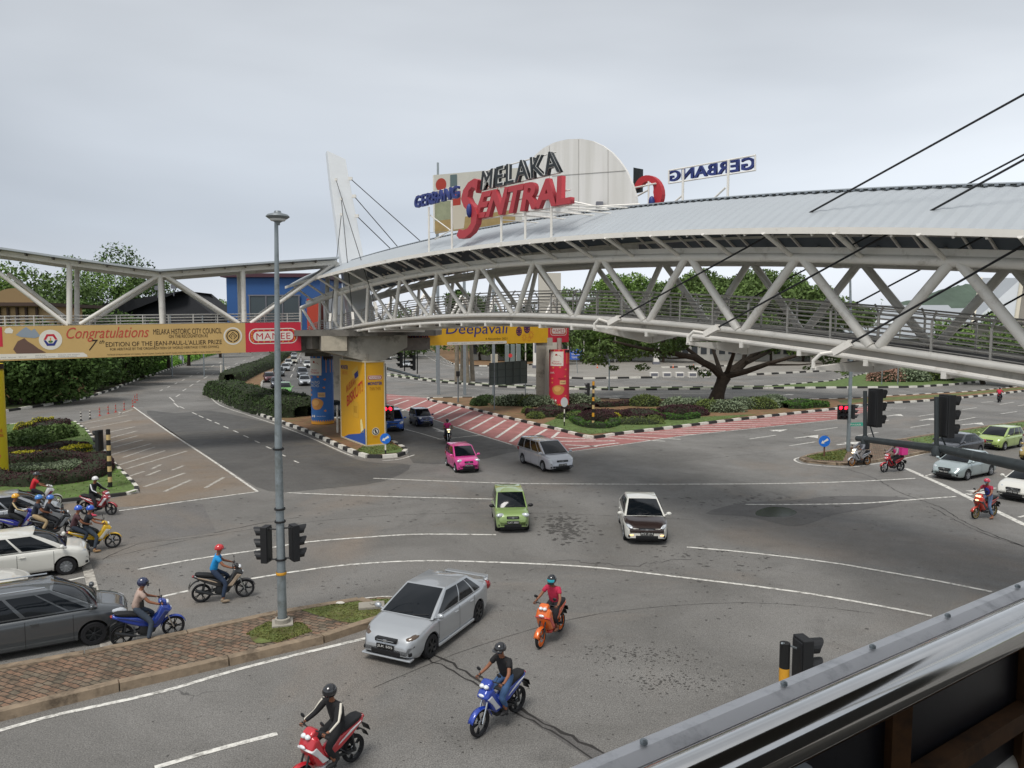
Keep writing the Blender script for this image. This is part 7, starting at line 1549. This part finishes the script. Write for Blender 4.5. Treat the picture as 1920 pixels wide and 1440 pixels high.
# trees behind the bridge
for i, (px, py, D, cr, n, mt, lb_) in enumerate([(1120, 508, 125, 6.5, 5000, L_BRI, 'bright green tree behind the truss, just right of the pale stair tower'), (1185, 512, 130, 7, 5500, L_BRI, 'bright green tree behind the truss, second from the stair tower'), (1245, 535, 120, 5.5, 3500, L_MID, 'olive green tree behind the truss between two bright crowns'), (1330, 505, 135, 8, 5000, L_BRI, 'bright green tree rising behind the rain tree crown'),
    (1450, 500, 130, 8, 5000, L_MID, 'mid green tree behind the right part of the rain tree'), (1510, 520, 125, 6, 3500, L_BRI, 'small bright tree at the right end of the row behind the rain tree'), (1600, 565, 120, 5, 3000, L_MID, 'low tree in front of the grey roofs behind the truss'), (1850, 582, 110, 5.5, 4500, L_BRI, 'yellow green tree behind the railing near the right edge'), (1790, 595, 118, 4.5, 3000, L_BRI, 'small yellow green tree left of the bigger one near the right edge'), (1905, 590, 105, 4.5, 3500, L_MID, 'dark green tree at the right edge behind the truss'),
    (1838, 562, 150, 4, 1500, L_SIL, 'grey leafless looking tree before the gabled roof'), (900, 575, 190, 6, 2500, L_MID, 'distant tree seen through the railing left of the tower'), (985, 580, 185, 6, 2500, L_DRK, 'dark distant tree seen through the truss middle'), (1040, 560, 170, 6, 2500, L_MID, 'distant tree right behind the stair tower'), (770, 585, 210, 7, 2500, L_MID, 'distant tree behind the hub railing'), (1690, 600, 160, 5, 2000, L_MID, 'small tree before the long grey roof')]):
    D = D + 60 if 1000 < px < 1620 and D < 140 else D; cr = cr * 1.6 if D > 175 else cr; n = n * 1.7 if D > 175 else n; p = AT(px, py, D); tree(lb_, (p.x, p.y, 0), max(5, p.z), cr, int(n * 1.2), .26 if D < 140 else .4, mt, .3, .06, group='trees beyond the bridge', seed=i)
for i, (px, D) in enumerate(((856, 112), (866, 115), (876, 111), (886, 116))):
    p = AT(px, 600, D); tree(['slender straight trunk tree on the corner bank, leftmost of four', 'slender straight trunk tree on the corner bank, second from left', 'slender straight trunk tree on the corner bank, third from left', 'slender straight trunk tree on the corner bank, rightmost of four'][i], (p.x, p.y, 0), 14, 2.8, 1200, .3, L_DRK, .3, .6, group='straight trees on the corner bank', seed=40 + i, bark=BARKL)
# wood on the left
WD_ = [(40, 500, 100, 8), (-60, 480, 95, 8), (-180, 490, 90, 9), (110, 510, 112, 7), (165, 470, 130, 9), (215, 458, 138, 9), (262, 490, 140, 6), (5, 520, 118, 8), (70, 530, 125, 8), (310, 556, 150, 5.5), (350, 566, 165, 5), (-120, 505, 120, 9), (140, 560, 108, 6), (410, 556, 210, 6), (200, 575, 112, 6), (262, 590, 122, 5), (20, 606, 80, 6), (90, 606, 82, 5.5), (-40, 606, 78, 6), (160, 610, 98, 5), (225, 612, 108, 4.5)]
WL = ['pale crowned tree above the left roof end', 'tall tree off the left edge of the wood', 'broad tree far off the left edge', 'tree between two bridge posts at left', 'tallest rounded tree rising above the left bridge roof', 'tall tree right of the tallest one above the left bridge', 'smaller tree right of the tall pair', 'dense tree at the left edge behind the others', 'dense tree behind the left bridge diagonal', 'small tree near the black canopy', 'farther small tree by the black canopy', 'big tree deep in the wood off the left edge', 'low dark tree behind the crest of the banner', 'rounded tree left of the blue building', 'low dark tree behind the middle of the banner', 'low tree at the end of the wood', 'dark low tree under the left banner end', 'dark low tree under the banner artwork', 'dark low tree beyond the yellow column', 'dark low tree left of the wooden post', 'dark low tree just right of the wooden post']
for i, (px, py, D, cr) in enumerate(WD_):
    p = AT(px, py, D); low_ = py > 550 and i > 11 and i != 13
    tree(WL[i], (p.x, p.y, 0), max(6, p.z), cr, 7000 if not low_ else 6000, .26, (L_MID, L_BRI, L_DRK)[(i * 7) % 3] if not low_ else L_DRK, .35, .12 if not low_ else .02, group='trees of the left wood', seed=60 + i, nc=24)
m_ = []
for i in range(5000):
    x = RS.uniform(-200, 235); y = 750 - (x / 400) * 60; g = G(x, y - RS.uniform(10, 26)); m_.append((g.x, g.y, RS.uniform(.1, 1.3)))
tag(leaves('undergrowth', np.array(m_), .3, L_DRK, None), kind='stuff')
m_ = []
for i in range(9000):
    x = RS.uniform(258, 430); yk = 712 - (x - 262) * .32; y = yk - RS.uniform(3, 20) * (1 - (x - 258) / 260); g = G(x, y); m_.append((g.x, g.y, RS.uniform(.1, 1.2)))
tag(leaves('ground_cover', np.array(m_), .28, leafmat("foliage_bank", '#3f6a26', '#79a040'), None), kind='stuff')
# hedges and clipped beds
def hedge(label, pts, w, h, mat, n, size=.09, name='hedge', cat='hedge', z0=.14, taper=True, px=True, group=None):
    Pp = resample(catmull([G(*p) for p in pts] if px else pts, 5), .5); t = empty(name, label, cat, Pp[len(Pp) // 2], group=group); r = random.Random(len(label)); m = MB(); K = 10; vs = []; nn = len(Pp); pc = []
    for i, p in enumerate(Pp):
        d = (Pp[min(i + 1, nn - 1)] - Pp[max(i - 1, 0)]).normalized(); s = Vector((-d.y, d.x, 0)); e = min(1, .45 + min(i, nn - 1 - i) * .28) if taper else 1
        hh = h * (.85 + .15 * math.sin(i * .9 + len(label))) * min(1, .7 + .3 * e)
        for k in range(K + 1):
            a = math.pi * k / K; u = math.copysign(abs(math.cos(a)) ** .45, math.cos(a)); v = abs(math.sin(a)) ** .4; q = 1 + r.uniform(-.05, .05)
            pt = p + s * u * w / 2 * e * q + Vector((0, 0, z0 - .05 + v * hh * q)); vs.append(pt - Vector((0, 0, .05)))
    m.add(vs, [(i * (K + 1) + k, i * (K + 1) + k + 1, (i + 1) * (K + 1) + k + 1, (i + 1) * (K + 1) + k) for i in range(nn - 1) for k in range(K)], 0, True)
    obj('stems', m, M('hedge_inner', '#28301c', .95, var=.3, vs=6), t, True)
    V = np.array([tuple(v) for v in vs]).reshape(nn, K + 1, 3); i = RS.randint(0, nn - 1, n); k = RS.randint(0, K, n); a, b = RS.uniform(0, 1, (n, 1)), RS.uniform(0, 1, (n, 1))
    Q = (V[i, k] * (1 - a) + V[i + 1, k] * a) * (1 - b) + (V[i, k + 1] * (1 - a) + V[i + 1, k + 1] * a) * b; Q += RS.normal(0, size * .6, (n, 3)); Q[:, 2] = np.maximum(Q[:, 2], z0)
    leaves('foliage', Q, size, mat, t); return t
def mound(label, px, py, rx, ry, h, mat, n, size=.08, name='shrub', cat='shrub', rot=0.0, group=None, z0=.13):
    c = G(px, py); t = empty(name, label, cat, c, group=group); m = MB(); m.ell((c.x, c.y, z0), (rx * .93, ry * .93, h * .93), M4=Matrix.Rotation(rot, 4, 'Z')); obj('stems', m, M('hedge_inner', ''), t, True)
    u = RS.uniform(0, 2 * math.pi, n); v = RS.uniform(0, 1, n); st = np.sqrt(1 - v * v * .999); X = rx * st * np.cos(u); Y = ry * st * np.sin(u); Z = h * v ** .8
    Q = np.stack([c.x + X * math.cos(rot) - Y * math.sin(rot), c.y + X * math.sin(rot) + Y * math.cos(rot), z0 + Z], 1) + RS.normal(0, size * .7, (n, 3)); leaves('foliage', Q, size, mat, t); return t
hedge('long dark green hedge at the front of the pier island', [(412, 738), (450, 752), (500, 770), (570, 785)], 4.2, 1.9, L_HED, 14000, .11, z0=.1)
hedge('rough green hedge running back along the queue lane', [(430, 722), (470, 702), (500, 690), (525, 673), (546, 657)], 3.2, 2.0, L_HED, 9000, .14, z0=.1)
hedge('straggling shrub strip between hedge and blue column', [(500, 752), (560, 770), (590, 783)], 3.0, 1.6, L_HED, 4000, .11, z0=.1)
hedge('broad dark purple clipped ring at the left flower island', [(-60, 905), (60, 912), (140, 905), (178, 892), (185, 877), (150, 868), (60, 870), (-60, 876)], 1.5, .75, L_PUR, 11000, .06, taper=False)
hedge('silver green bed inside the purple ring at left', [(-60, 893), (40, 888), (110, 882), (160, 873)], 1.9, .45, L_SIL, 6000, .06)
hedge('bright yellow clipped strip on the left flower island', [(-60, 880), (0, 871), (60, 864), (120, 857), (172, 846)], .9, .6, L_YEL, 5000, .06)
hedge('purple clipped strip above the bright yellow one', [(-60, 868), (0, 862), (60, 854), (130, 846), (160, 841)], 1.7, .62, L_PUR, 5000, .06)
hedge('upper purple strip with a rounded tip by the fork', [(10, 836), (50, 822), (90, 806), (118, 797)], 1.8, .6, L_PUR, 4500, .07)
hedge('thin yellow strip on the upper purple hedge', [(28, 818), (60, 806), (100, 795)], .5, .85, L_YEL, 1500, .06)
for i, (x, y, r_) in enumerate(((45, 833, 1.3), (80, 826, 1.5), (110, 822, 1.2), (68, 838, 1.1))): mound(['leafy green shrub on the left island, leftmost', 'largest leafy green shrub on the left island', 'leafy green shrub nearest the hatching', 'low leafy green shrub in front of the largest one'][i], x, y, r_, r_, .8, L_MID, 1800, .12, group='leafy shrubs on the left island')
# central island planting
hedge('dark purple clipped bed beside the red column', [(1000, 785), (1040, 778), (1080, 774), (1105, 776)], 3.2, .8, L_PUR, 5000, .08)
hedge('long dark purple clipped bed behind the striped pole', [(1125, 785), (1160, 784), (1200, 787), (1222, 793)], 3.4, .85, L_PUR, 5000, .08)
hedge('low dark purple hedge along the back of the island', [(1120, 766), (1180, 762), (1260, 764)], 1.6, .6, L_PUR, 2500, .09)
mound('round purple clipped dome on the central island', 1120, 793, 1.9, 1.5, 1.0, L_PUR, 3500, .07); hedge('curved green clipped ring round the purple dome', [(1080, 780), (1078, 792), (1095, 802), (1125, 806), (1150, 801), (1155, 792)], .9, .6, L_GRN, 4000, .07, taper=False)
mound('purple clipped dome farther right on the island', 1277, 780, 2.6, 1.8, .9, L_PUR, 3000, .08); hedge('green clipped ring round the farther purple dome', [(1212, 776), (1235, 786), (1270, 790), (1305, 786)], 1.0, .6, L_GRN, 3500, .08, taper=False)
hedge('green clipped hedge near the right end of the island', [(1468, 768), (1505, 765), (1545, 763)], 3.0, .8, L_GRN, 3500, .09)
for i, (x, y, w_) in enumerate(((1190, 798, 2.6), (1227, 795, .8), (1075, 788, 1.6), (1004, 787, .8), (990, 777, .6), (1152, 790, .6))): mound(['yellow green low bed in front of the purple one', 'yellow green knob at the bed corner', 'yellow green shrub left of the purple dome', 'small yellow green ball near the hatching', 'tiny yellow green ball by the kerb', 'small yellow green ball right of the dome'][i], x, y, w_, .7, .6, L_YEL if i == 5 else L_OLV, 900, .07, group='yellow green balls of the central island')
for i, (x, y, w_) in enumerate(((898, 762, .9), (912, 757, 1.2), (962, 762, 2.4), (988, 762, 2.2), (1015, 764, 2), (1088, 760, 2.2), (1210, 763, 1.8), (1270, 768, 1.6), (1300, 770, 1.8), (1330, 773, 1.5), (1358, 774, 2.2), (1395, 768, 1.8), (1420, 768, 2), (1435, 766, 1.7), (1450, 762, 1.6))):
    mound(['dark ball shrub at the left tip of the central island', 'second ball shrub from the left island tip', 'grey green shrub under the sign board', 'grey green shrub right of the sign board posts', 'grey green shrub left of the red column', 'grey green shrub right of the red column', 'rounded grey shrub behind the purple beds', 'loose shrub left of the big tree', 'loose shrub close left of the big tree', 'low shrub at the foot of the big tree', 'grey green shrub right of the big tree trunk', 'grey shrub, second right of the big tree', 'grey shrub, third right of the big tree', 'grey shrub, fourth right of the big tree', 'rightmost loose shrub of the island row'][i], x, y, w_, 1.3, 1.1 if i > 1 else .8, L_HED if i < 2 else (L_SIL if i % 3 else L_OLV), 1300, .1, group='loose shrubs of the central island')
for i, (x, y, w_, mt) in enumerate(((1665, 716, 3.2, L_PNK), (1700, 716, 3.5, L_SIL), (1740, 714, 3.2, L_OLV), (1800, 708, 2.6, L_PNK), (1835, 704, 2.5, L_OLV))): mound(['pinkish shrub at the left end of the far grass bed', 'pale flowering shrub on the far grass bed', 'olive shrub on the far grass bed', 'reddish shrub on the far bed near the right edge', 'rightmost shrub of the far grass bed'][i], x, y, w_, 2, 2.0, mt, 1800, .16, group='shrubs on the far grass bed')
# grass blades and litter on the near median
def tufts(name, polys, n, size, mat, z):
    pts = []
    for poly in polys:
        Pw = [G(*p) for p in poly]; xs = [p.x for p in Pw]; ys = [p.y for p in Pw]; k = 0
        while k < n:
            x, y = RS.uniform(min(xs), max(xs)), RS.uniform(min(ys), max(ys)); ins = False; j = len(Pw) - 1
            for i in range(len(Pw)):
                if (Pw[i].y > y) != (Pw[j].y > y) and x < (Pw[j].x - Pw[i].x) * (y - Pw[i].y) / (Pw[j].y - Pw[i].y) + Pw[i].x: ins = not ins
                j = i
            k += 1
            if ins: pts.append((x, y, z + RS.uniform(0, size * .8)))
    return tag(leaves(name, np.array(pts), size, mat, None), kind='stuff')
tufts('grass_tufts', [[(645, 1141), (700, 1133), (742, 1134), (746, 1145), (700, 1170), (655, 1178), (600, 1165), (560, 1150)], [(460, 1200), (505, 1175), (570, 1178), (585, 1195), (520, 1216)]], 5500, .03, leafmat("grass_blade", '#4a5426', '#7f8048', s=2), .15)
tufts('grass_tufts', [[(0, 800), (70, 795), (140, 794), (180, 830), (217, 875), (255, 915), (187, 932), (0, 950)]], 9000, .06, leafmat("grass_blade_green", '#3f6a24', '#6f8f3c', s=1), .13)
tufts('grass_tufts', [[(1512, 860), (1590, 846), (1580, 868), (1530, 867)], [(1700, 828), (1790, 814), (1910, 796), (1920, 804), (1740, 840)], [(1015, 800), (1060, 780), (1200, 778), (1300, 785), (1420, 780), (1300, 797), (1160, 813), (1105, 818)], [(666, 851), (700, 828), (740, 838), (755, 846), (700, 857)]], 3500, .06, _M["grass_blade"], .14)
# ================================================================ buildings and far things
def bbox_obj(par, name, x0, x1, y0, y1, z0, z1, mat, bevel=0): m = MB(); m.box(((x0 + x1) / 2, (y0 + y1) / 2, (z0 + z1) / 2), (x1 - x0, y1 - y0, z1 - z0)); return obj(name, m, mat, par, True, bevel=bevel)
WING = M("window_glass", '#454f54', .2, .0, spec=.5)
D = 70; a = AT(424, 520, D); b = AT(520, 525, D); t = empty('shop_building', 'bright blue shop building with a glass front behind the left footbridge', 'building', (a.x, D, 0))
BLU = M("wall_blue", '#2a568f', .6, var=.06, vs=.4); REDW = M("wall_red", '#b5412c', .6)
x1 = AT(600, 525, D).x; bbox_obj(t, 'wall', a.x, x1, D, D + 9, 7.6, a.z, BLU); bbox_obj(t, 'floor_slab', a.x - .5, x1 + 3, D - .5, D + 9.5, 6.9, 7.6, CONCD); bbox_obj(t, 'column', -17.2, -16.2, D + 1, D + 2, 0, 6.9, CONC); bbox_obj(t, 'column', -17.2, -16.2, D + 7, D + 8, 0, 6.9, CONC); bbox_obj(t, 'roof', a.x - .4, x1 + .4, D - .4, D + 9.4, a.z, a.z + .35, M('roof_maroon', '#4a2a34', .6))
w0, w1 = AT(468, 555, D - .1), AT(562, 605, D - .1); bbox_obj(t, 'window', w0.x, w1.x, D - .12, D, w1.z, w0.z, WING); bbox_obj(t, 'window_frame', w0.x - .15, w1.x + .15, D - .18, D - .13, w0.z, w0.z + .12, GRY)
for k in range(4): xx = w0.x + (w1.x - w0.x) * k / 3; bbox_obj(t, 'mullion', xx - .05, xx + .05, D - .19, D - .13, w1.z, w0.z, GRY)
for i, (s, px, py, ww) in enumerate((('OPEN', 486, 575, 1.8), ('DAILY', 540, 570, 2.4), ('FOOD', 541, 580, 2.2))): p = AT(px, py, D - .2); lettering(s, WHITE, planefn(p, (1, 0, 0), (0, 0, 1)), 0.01, .01, t) if False else None
D2 = 67; r0, r1 = AT(575, 560, D2), AT(598, 620, D2); bbox_obj(t, 'stair_block', r0.x, r1.x, D2, D2 + 3, 7.6, r0.z, REDW); r0, r1 = AT(606, 552, D2), AT(640, 620, D2); bbox_obj(t, 'stair_block', r0.x, r1.x, D2, D2 + 3, 7.6, r0.z, M('wall_grey', '#8d9196', .7))
t = empty('canopy', 'wide black fabric canopy on posts behind the left footbridge', 'canopy', AT(260, 600, 128)); D = 128
pts = [AT(95, 580, D), AT(220, 566, D), AT(342, 545, D), (AT(345, 545, D + 3)), AT(398, 590, D), AT(398, 640, D), AT(95, 640, D)]; m = MB(); n_ = len(pts); bk = [p + Vector((0, 12, 0)) for p in pts]
m.add(pts + bk, [tuple(range(n_)), tuple(range(n_, 2 * n_))[::-1]] + [(i, (i + 1) % n_, (i + 1) % n_ + n_, i + n_) for i in range(n_)]); obj('fabric', m, M('black_fabric', '#191b1f', .9, var=.15, vs=.5), t, True, fixn=True)
m = MB()
for px in (100, 150, 205, 260, 320, 380): p = AT(px, 612, D - .3); m.tube([(p.x, p.y, 0), (p.x, p.y, AT(px, 592, D).z)], .12, 8)
obj('post', m, GALV, t, True)
m = MB()
for px, py in ((296, 540), (326, 537)): m.box(AT(px, py, D), (.9, .5, .7)); m.tube([AT(px, py, D), AT(px, py + 18, D)], .08, 6)
obj('floodlight', m, GRY, t, True)
D = 88; a, b = AT(-40, 590, D), AT(82, 605, D); t = empty('hall', 'low tan hall with brown beams and an arched gable at the left edge', 'building', (a.x, D, 0)); m = MB(); z1 = AT(0, 574, D).z
bbox_obj(t, 'wall', a.x, b.x, D, D + 8, 0, z1, M('wall_tan', '#a58a62', .8, var=.1, vs=.4)); m.box(((a.x + b.x) / 2, D + 6, z1 + .2), (b.x - a.x + 1.5, 14, .4)); obj('roof', m, M('roof_brown', '#4a3a30', .8), t, True)
p = AT(33, 576, D - .1); m = MB(); m.add([p + Vector((3.2 * math.cos(q), 0, 2.2 * math.sin(q))) for q in [math.pi * i / 14 for i in range(15)]], [tuple(range(15))[::-1]]); o = obj('gable', m, M('gable_tan', '#8f7753', .8), t, True); so = o.modifiers.new('s', 'SOLIDIFY'); so.thickness = .4
m = MB()
for px in (-20, 0, 16, 33, 50, 70): q = AT(px, 605, D - .15); m.box((q.x, q.y, z1 / 2), (.25, .2, z1))
split_obj(obj('beam', m, M('roof_brown', ''), t, True))
# grey roofed sheds at right
GR = M("shed_roof", '#a3a8ac', .55, .2, var=.04, vs=.2)
def shed(label, px0, px1, pyr, pye, D, dep=22, gable=False):
    a, b = AT(px0, pye, D), AT(px1, pye, D); zr = AT(px0, pyr, D + dep / 2).z; ze_ = a.z; t = empty('market_hall', label, 'building', (a.x, D, 0)); bbox_obj(t, 'wall', a.x + 1, b.x - 1, D + 1, D + dep - 1, 0, ze_ - .2, M('shed_wall', '#9a958c', .8, var=.1, vs=.4)); m = MB()
    m.prism([(D - .5, ze_), (D + dep / 2, zr), (D + dep + .5, ze_), (D + dep + .5, ze_ - .35), (D + dep / 2, zr - .35), (D - .5, ze_ - .35)], a.x, b.x, 'X'); obj('roof', m, GR, t, True, fixn=True)
    m = MB()
    for k in range(12): x = a.x + (b.x - a.x) * (k + .5) / 12; m.box((x, D + .98, ze_ * .5), (1.2, .1, ze_ * .5))
    split_obj(obj('window', m, M('dark_opening', '#3c4044', .5), t, True)); return t
shed('long pale grey roofed hall behind the truss at right', 1590, 1835, 572, 632, 150); shed('grey roofed hall with bright ridge behind the first at right', 1690, 1990, 578, 625, 185, 30)
D = 140; t = empty('market_hall', 'grey gabled hall with cream bargeboards near the right edge', 'building', AT(1880, 600, D)); ap, l_, r_ = AT(1917, 519, D), AT(1893, 565, D), AT(1950, 565, D); zz = l_.z
m = MB(); m.add([Vector((l_.x - 7, D, zz)), Vector((l_.x, D, zz)), ap, Vector((ap.x - 10, D + 1, ap.z)), ], [(0, 1, 2, 3)]); rl = AT(1838, 521, D + 12); re = AT(1822, 606, D); m = MB(); m.add([re, AT(1905, 598, D - 3), AT(1916, 521, D), rl], [(0, 1, 2, 3)]); o = obj('roof', m, GR, t, True); so = o.modifiers.new('s', 'SOLIDIFY'); so.thickness = .4
m = MB(); m.beam(AT(1905, 600, D - 3.2), AT(1917, 518, D - .3), .6, .3, up=Vector((0, 1, 0))); m.beam(AT(1917, 518, D - .3), AT(1955, 590, D - 3), .6, .3, up=Vector((0, 1, 0))); m.beam(re + Vector((0, -.3, 0)), re.lerp(rl, .99) + Vector((0, -.3, .1)), .5, .2); obj('bargeboard', m, M('cream_board', '#cdc6b4', .7), t, True)
m = MB(); q0 = AT(1907, 600, D - 2.5); q1 = AT(1952, 600, D - 2.5); m.add([Vector((q0.x, q0.y, 0)), Vector((q1.x, q1.y, 0)), q1, AT(1917, 521, D), q0], [(0, 1, 2, 3, 4)]); m.box((re.x + 6, D + 8, (re.z - .5) / 2), (11, 12, re.z - .5)); obj('wall', m, M('shed_wall', ''), t, True)
# white canopies, columns and cabins of the forecourt
def canopy(label, px0, px1, py, D, dep=8): 
    a, b = AT(px0, py, D), AT(px1, py, D); t = empty('canopy', label, 'canopy', (a.x, D, 0)); m = MB(); m.grid(lambda u, v: Vector((a.x + (b.x - a.x) * u, D + dep * v, a.z - .9 + .9 * math.sin(math.pi * min(1, v * .9 + .1)) + .3 * u)), 6, 8); o = obj('roof', m, M('canopy_white', '#d2d6d8', .5), t, True); so = o.modifiers.new('s', 'SOLIDIFY'); so.thickness = .25
    m = MB(); [m.tube([(x, D + dep / 2, 0), (x, D + dep / 2, a.z - .3)], .15, 8) for x in np.linspace(a.x + .8, b.x - .8, 4)]; obj('post', m, WHITE, t, True)
canopy('white curved canopy roof seen through the railing', 1062, 1165, 556, 178); canopy('pale low canopy left of the pale stair tower', 945, 1010, 562, 176)
canopy('white shelter roof far behind the right railing', 1640, 1720, 600, 128)
for i, (px, py) in enumerate(((1230, 683), (1005, 690))):
    g = G(px, py); t = empty('column', ['white column with dark notices standing in the forecourt', 'pale square column beside the electrical boxes'][i], 'column', g); m = MB(); m.box((g.x, g.y, 3.8), (1.2, 1.2, 7.6)); obj('shaft', m, WHITE, t, True); m = MB(); m.box((g.x, g.y - .62, 4.4), (.7, .04, 2.4)); m.box((g.x, g.y, .3), (1.5, 1.5, .6), 0); obj('notice', m, GRY, t, True)
g = G(935, 684); t = empty('electrical_cabinet', 'cream and grey electrical boxes at the corner behind the sign board', 'cabinet', g); bbox_obj(t, 'cabinet_body', g.x - 1.8, g.x - .2, g.y, g.y + 1, 0, 2.4, M('cabinet_cream', '#b5b0a0', .6), .03)
for k in range(3): bbox_obj(t, 'cylinder_cage', g.x + 1.4 + k * 1.3, g.x + 2.4 + k * 1.3, g.y, g.y + 1, 0, 4.6, M('cage_grey', '#7a8482', .5, .3), .1)
g = G(957, 690); t = empty('road_sign', 'small red disc sign by the grey cages', 'road sign', g); m = MB(); m.tube([g, g + Vector((0, 0, 2.2))], .05, 6); obj('post', m, POLE, t, True); m = MB(); m.lathe([(0, 0), (.42, 0), (.42, .05), (0, .05)], g + Vector((0, -.1, 2.6)), 'Y', 20); obj('disc', m, M('sign_red', '#c23434', .5), t, True, fixn=True)
g = G(1083, 700); p = AT(1080, 664, g.y); t = empty('road_sign', 'blue and white rectangular sign right of the red column', 'road sign', g); bbox_obj(t, 'panel', p.x - 1.1, p.x + 1.1, g.y - .1, g.y, p.z - 1, p.z + 1, M("panel_blue", '#2458b8', .5)); m = MB(); m.tube([g, Vector((p.x, g.y, p.z))], .06, 6); obj('post', m, POLE, t, True)
for k in range(3): lettering(('MELAKA', 'SENTRAL', 'TERMINAL')[k], WH, planefn((p.x, g.y - .12, p.z + .6 - .6 * k), (1, 0, 0), (0, 0, 1)), 1.7, .35, t)
pl = None
for i in range(5):
    px = 1215 + i * 24; g = G(px + 12, 708); t = empty('planter', ['white concrete planter, leftmost of the forecourt row', 'white concrete planter, second from left in the row', 'white concrete planter in the middle of the row', 'white concrete planter, second from right in the row', 'white concrete planter, rightmost of the forecourt row'][i], 'planter', g, group='planters along the forecourt'); bbox_obj(t, 'box', g.x - .7, g.x + .7, g.y, g.y + 1, 0, .9, WHITE, .05); m = MB(); m.box((g.x, g.y - .02, .5), (1.1, .06, .45)); obj('panel', m, GRY, t, True)
g = G(1120, 684); 
for i, px in enumerate((1120, 1262, 1300)):
    g = G(px, 690); t = empty('traffic_cone', ['orange traffic cone left of the forecourt column', 'orange traffic cone right of the forecourt column', 'farther orange traffic cone near the planters'][i], 'cone', g); m = MB(); m.lathe([(.22, 0), (.22, .05), (.16, .06), (.03, .8), (0, .8)], g, n=12); obj('cone_body', m, M('cone_orange', '#d85a26', .6), t, True); m = MB(); m.lathe([(.125, .35), (.095, .5)], g, n=12); obj('band', m, WH, t, True)
# low wall / hedge behind forecourt and terminal block
D = 190; a, b = AT(880, 600, D), AT(1640, 600, D); t = empty('terminal_building', 'long low white terminal block far behind the forecourt', 'building', (a.x, D, 0)); bbox_obj(t, 'wall', a.x, b.x, D, D + 20, 0, AT(880, 590, D).z, M('wall_white', '#b9b7b0', .8, var=.08, vs=.3)); m = MB()
for k in range(44): x = a.x + (b.x - a.x) * (k + .5) / 44; m.box((x, D - .05, 3.0), (1.5, .1, 2.6)); m.box((x, D - .05, 8.0), (1.5, .1, 1.6))
split_obj(obj('window', m, M('dark_opening', ''), t, True)); bbox_obj(t, 'roof', a.x - 1, b.x + 1, D - 2.5, D + 21, AT(880, 590, D).z, AT(880, 590, D).z + .8, M('roof_pale', '#8f9598', .7))
# street lamps and far hills
for i, (px, py, yt) in enumerate(((1690, 690, 0), )): pass
def hill(name, pts, D, mat, seed):
    r = random.Random(seed); m = MB(); P = []
    fine = []
    for (a, b) in zip(pts, pts[1:]):
        for k in range(10): f = k / 10; fine.append((a[0] + (b[0] - a[0]) * f, a[1] + (b[1] - a[1]) * f + r.uniform(-1.5, 1.5)))
    tp = [AT(x, y, D) for i, (x, y) in enumerate(fine)]; n = len(tp)
    m.add([(p.x, p.y - 140, -2) for p in tp] + [(p.x, p.y - 60, p.z * .6) for p in tp] + [tuple(p) for p in tp] + [(p.x, p.y + 200, -2) for p in tp], [(j * n + i, j * n + i + 1, (j + 1) * n + i + 1, (j + 1) * n + i) for j in range(3) for i in range(n - 1)], 0, True)
    return struct(name, m, mat)
hill('hill', [(1500, 612), (1600, 590), (1700, 565), (1760, 545), (1800, 534), (1850, 530), (1920, 528), (2000, 535), (2150, 560), (2300, 605)], 900, M('hill_green', '#4d5c50', .95, var=.3, vs=.02), 1)
hill('hill', [(250, 612), (330, 590), (370, 575), (420, 580), (520, 590), (640, 600), (760, 606), (900, 600), (1100, 598), (1300, 600), (1500, 608)], 1200, M('hill_blue_green', '#5d6f66', .95, var=.2, vs=.02), 2)
# far tree belt
pts = []
for i in range(30000):
    px = RS.uniform(400, 1950); D = RS.uniform(230, 330); b0 = 9 + 3.0 * math.sin(px * .031) + 2.2 * math.sin(px * .083 + 1) + 1.2 * math.sin(px * .21); b0 *= 1.5 if 1050 < px < 1650 else 1; X = (px - 960) / FPX * D
    pts.append((X, D, RS.uniform(0, 1) ** .6 * b0))
tag(leaves('far_wood', np.array(pts), .7, L_MID, None), kind='stuff')
g = G(697, 1148); t = empty('drain_cover', 'small broken concrete slab lying in the grass of the near median', 'drain cover', (g.x, g.y, .17)); m = MB(); m.box((g.x, g.y, .2), (.75, .45, .1), rz=.2); m.box((g.x + .1, g.y + .05, .27), (.3, .2, .05), rz=.6); obj('slab', m, CONC, t, True, bevel=.03)
g = G(638, 1142); t = empty('litter', 'crumpled white scrap of litter on the near brick median', 'litter', (g.x, g.y, .17)); m = MB(); m.ell((g.x, g.y, .19), (.14, .07, .04), nu=7, nv=4); m.sm = [False] * len(m.sm); obj('scrap', m, WH, t, True)
for o in list(bpy.data.objects):
    if o.parent is None and o.type == 'MESH' and not o.get('kind') and not o.get('category'): print('loose', o.name)
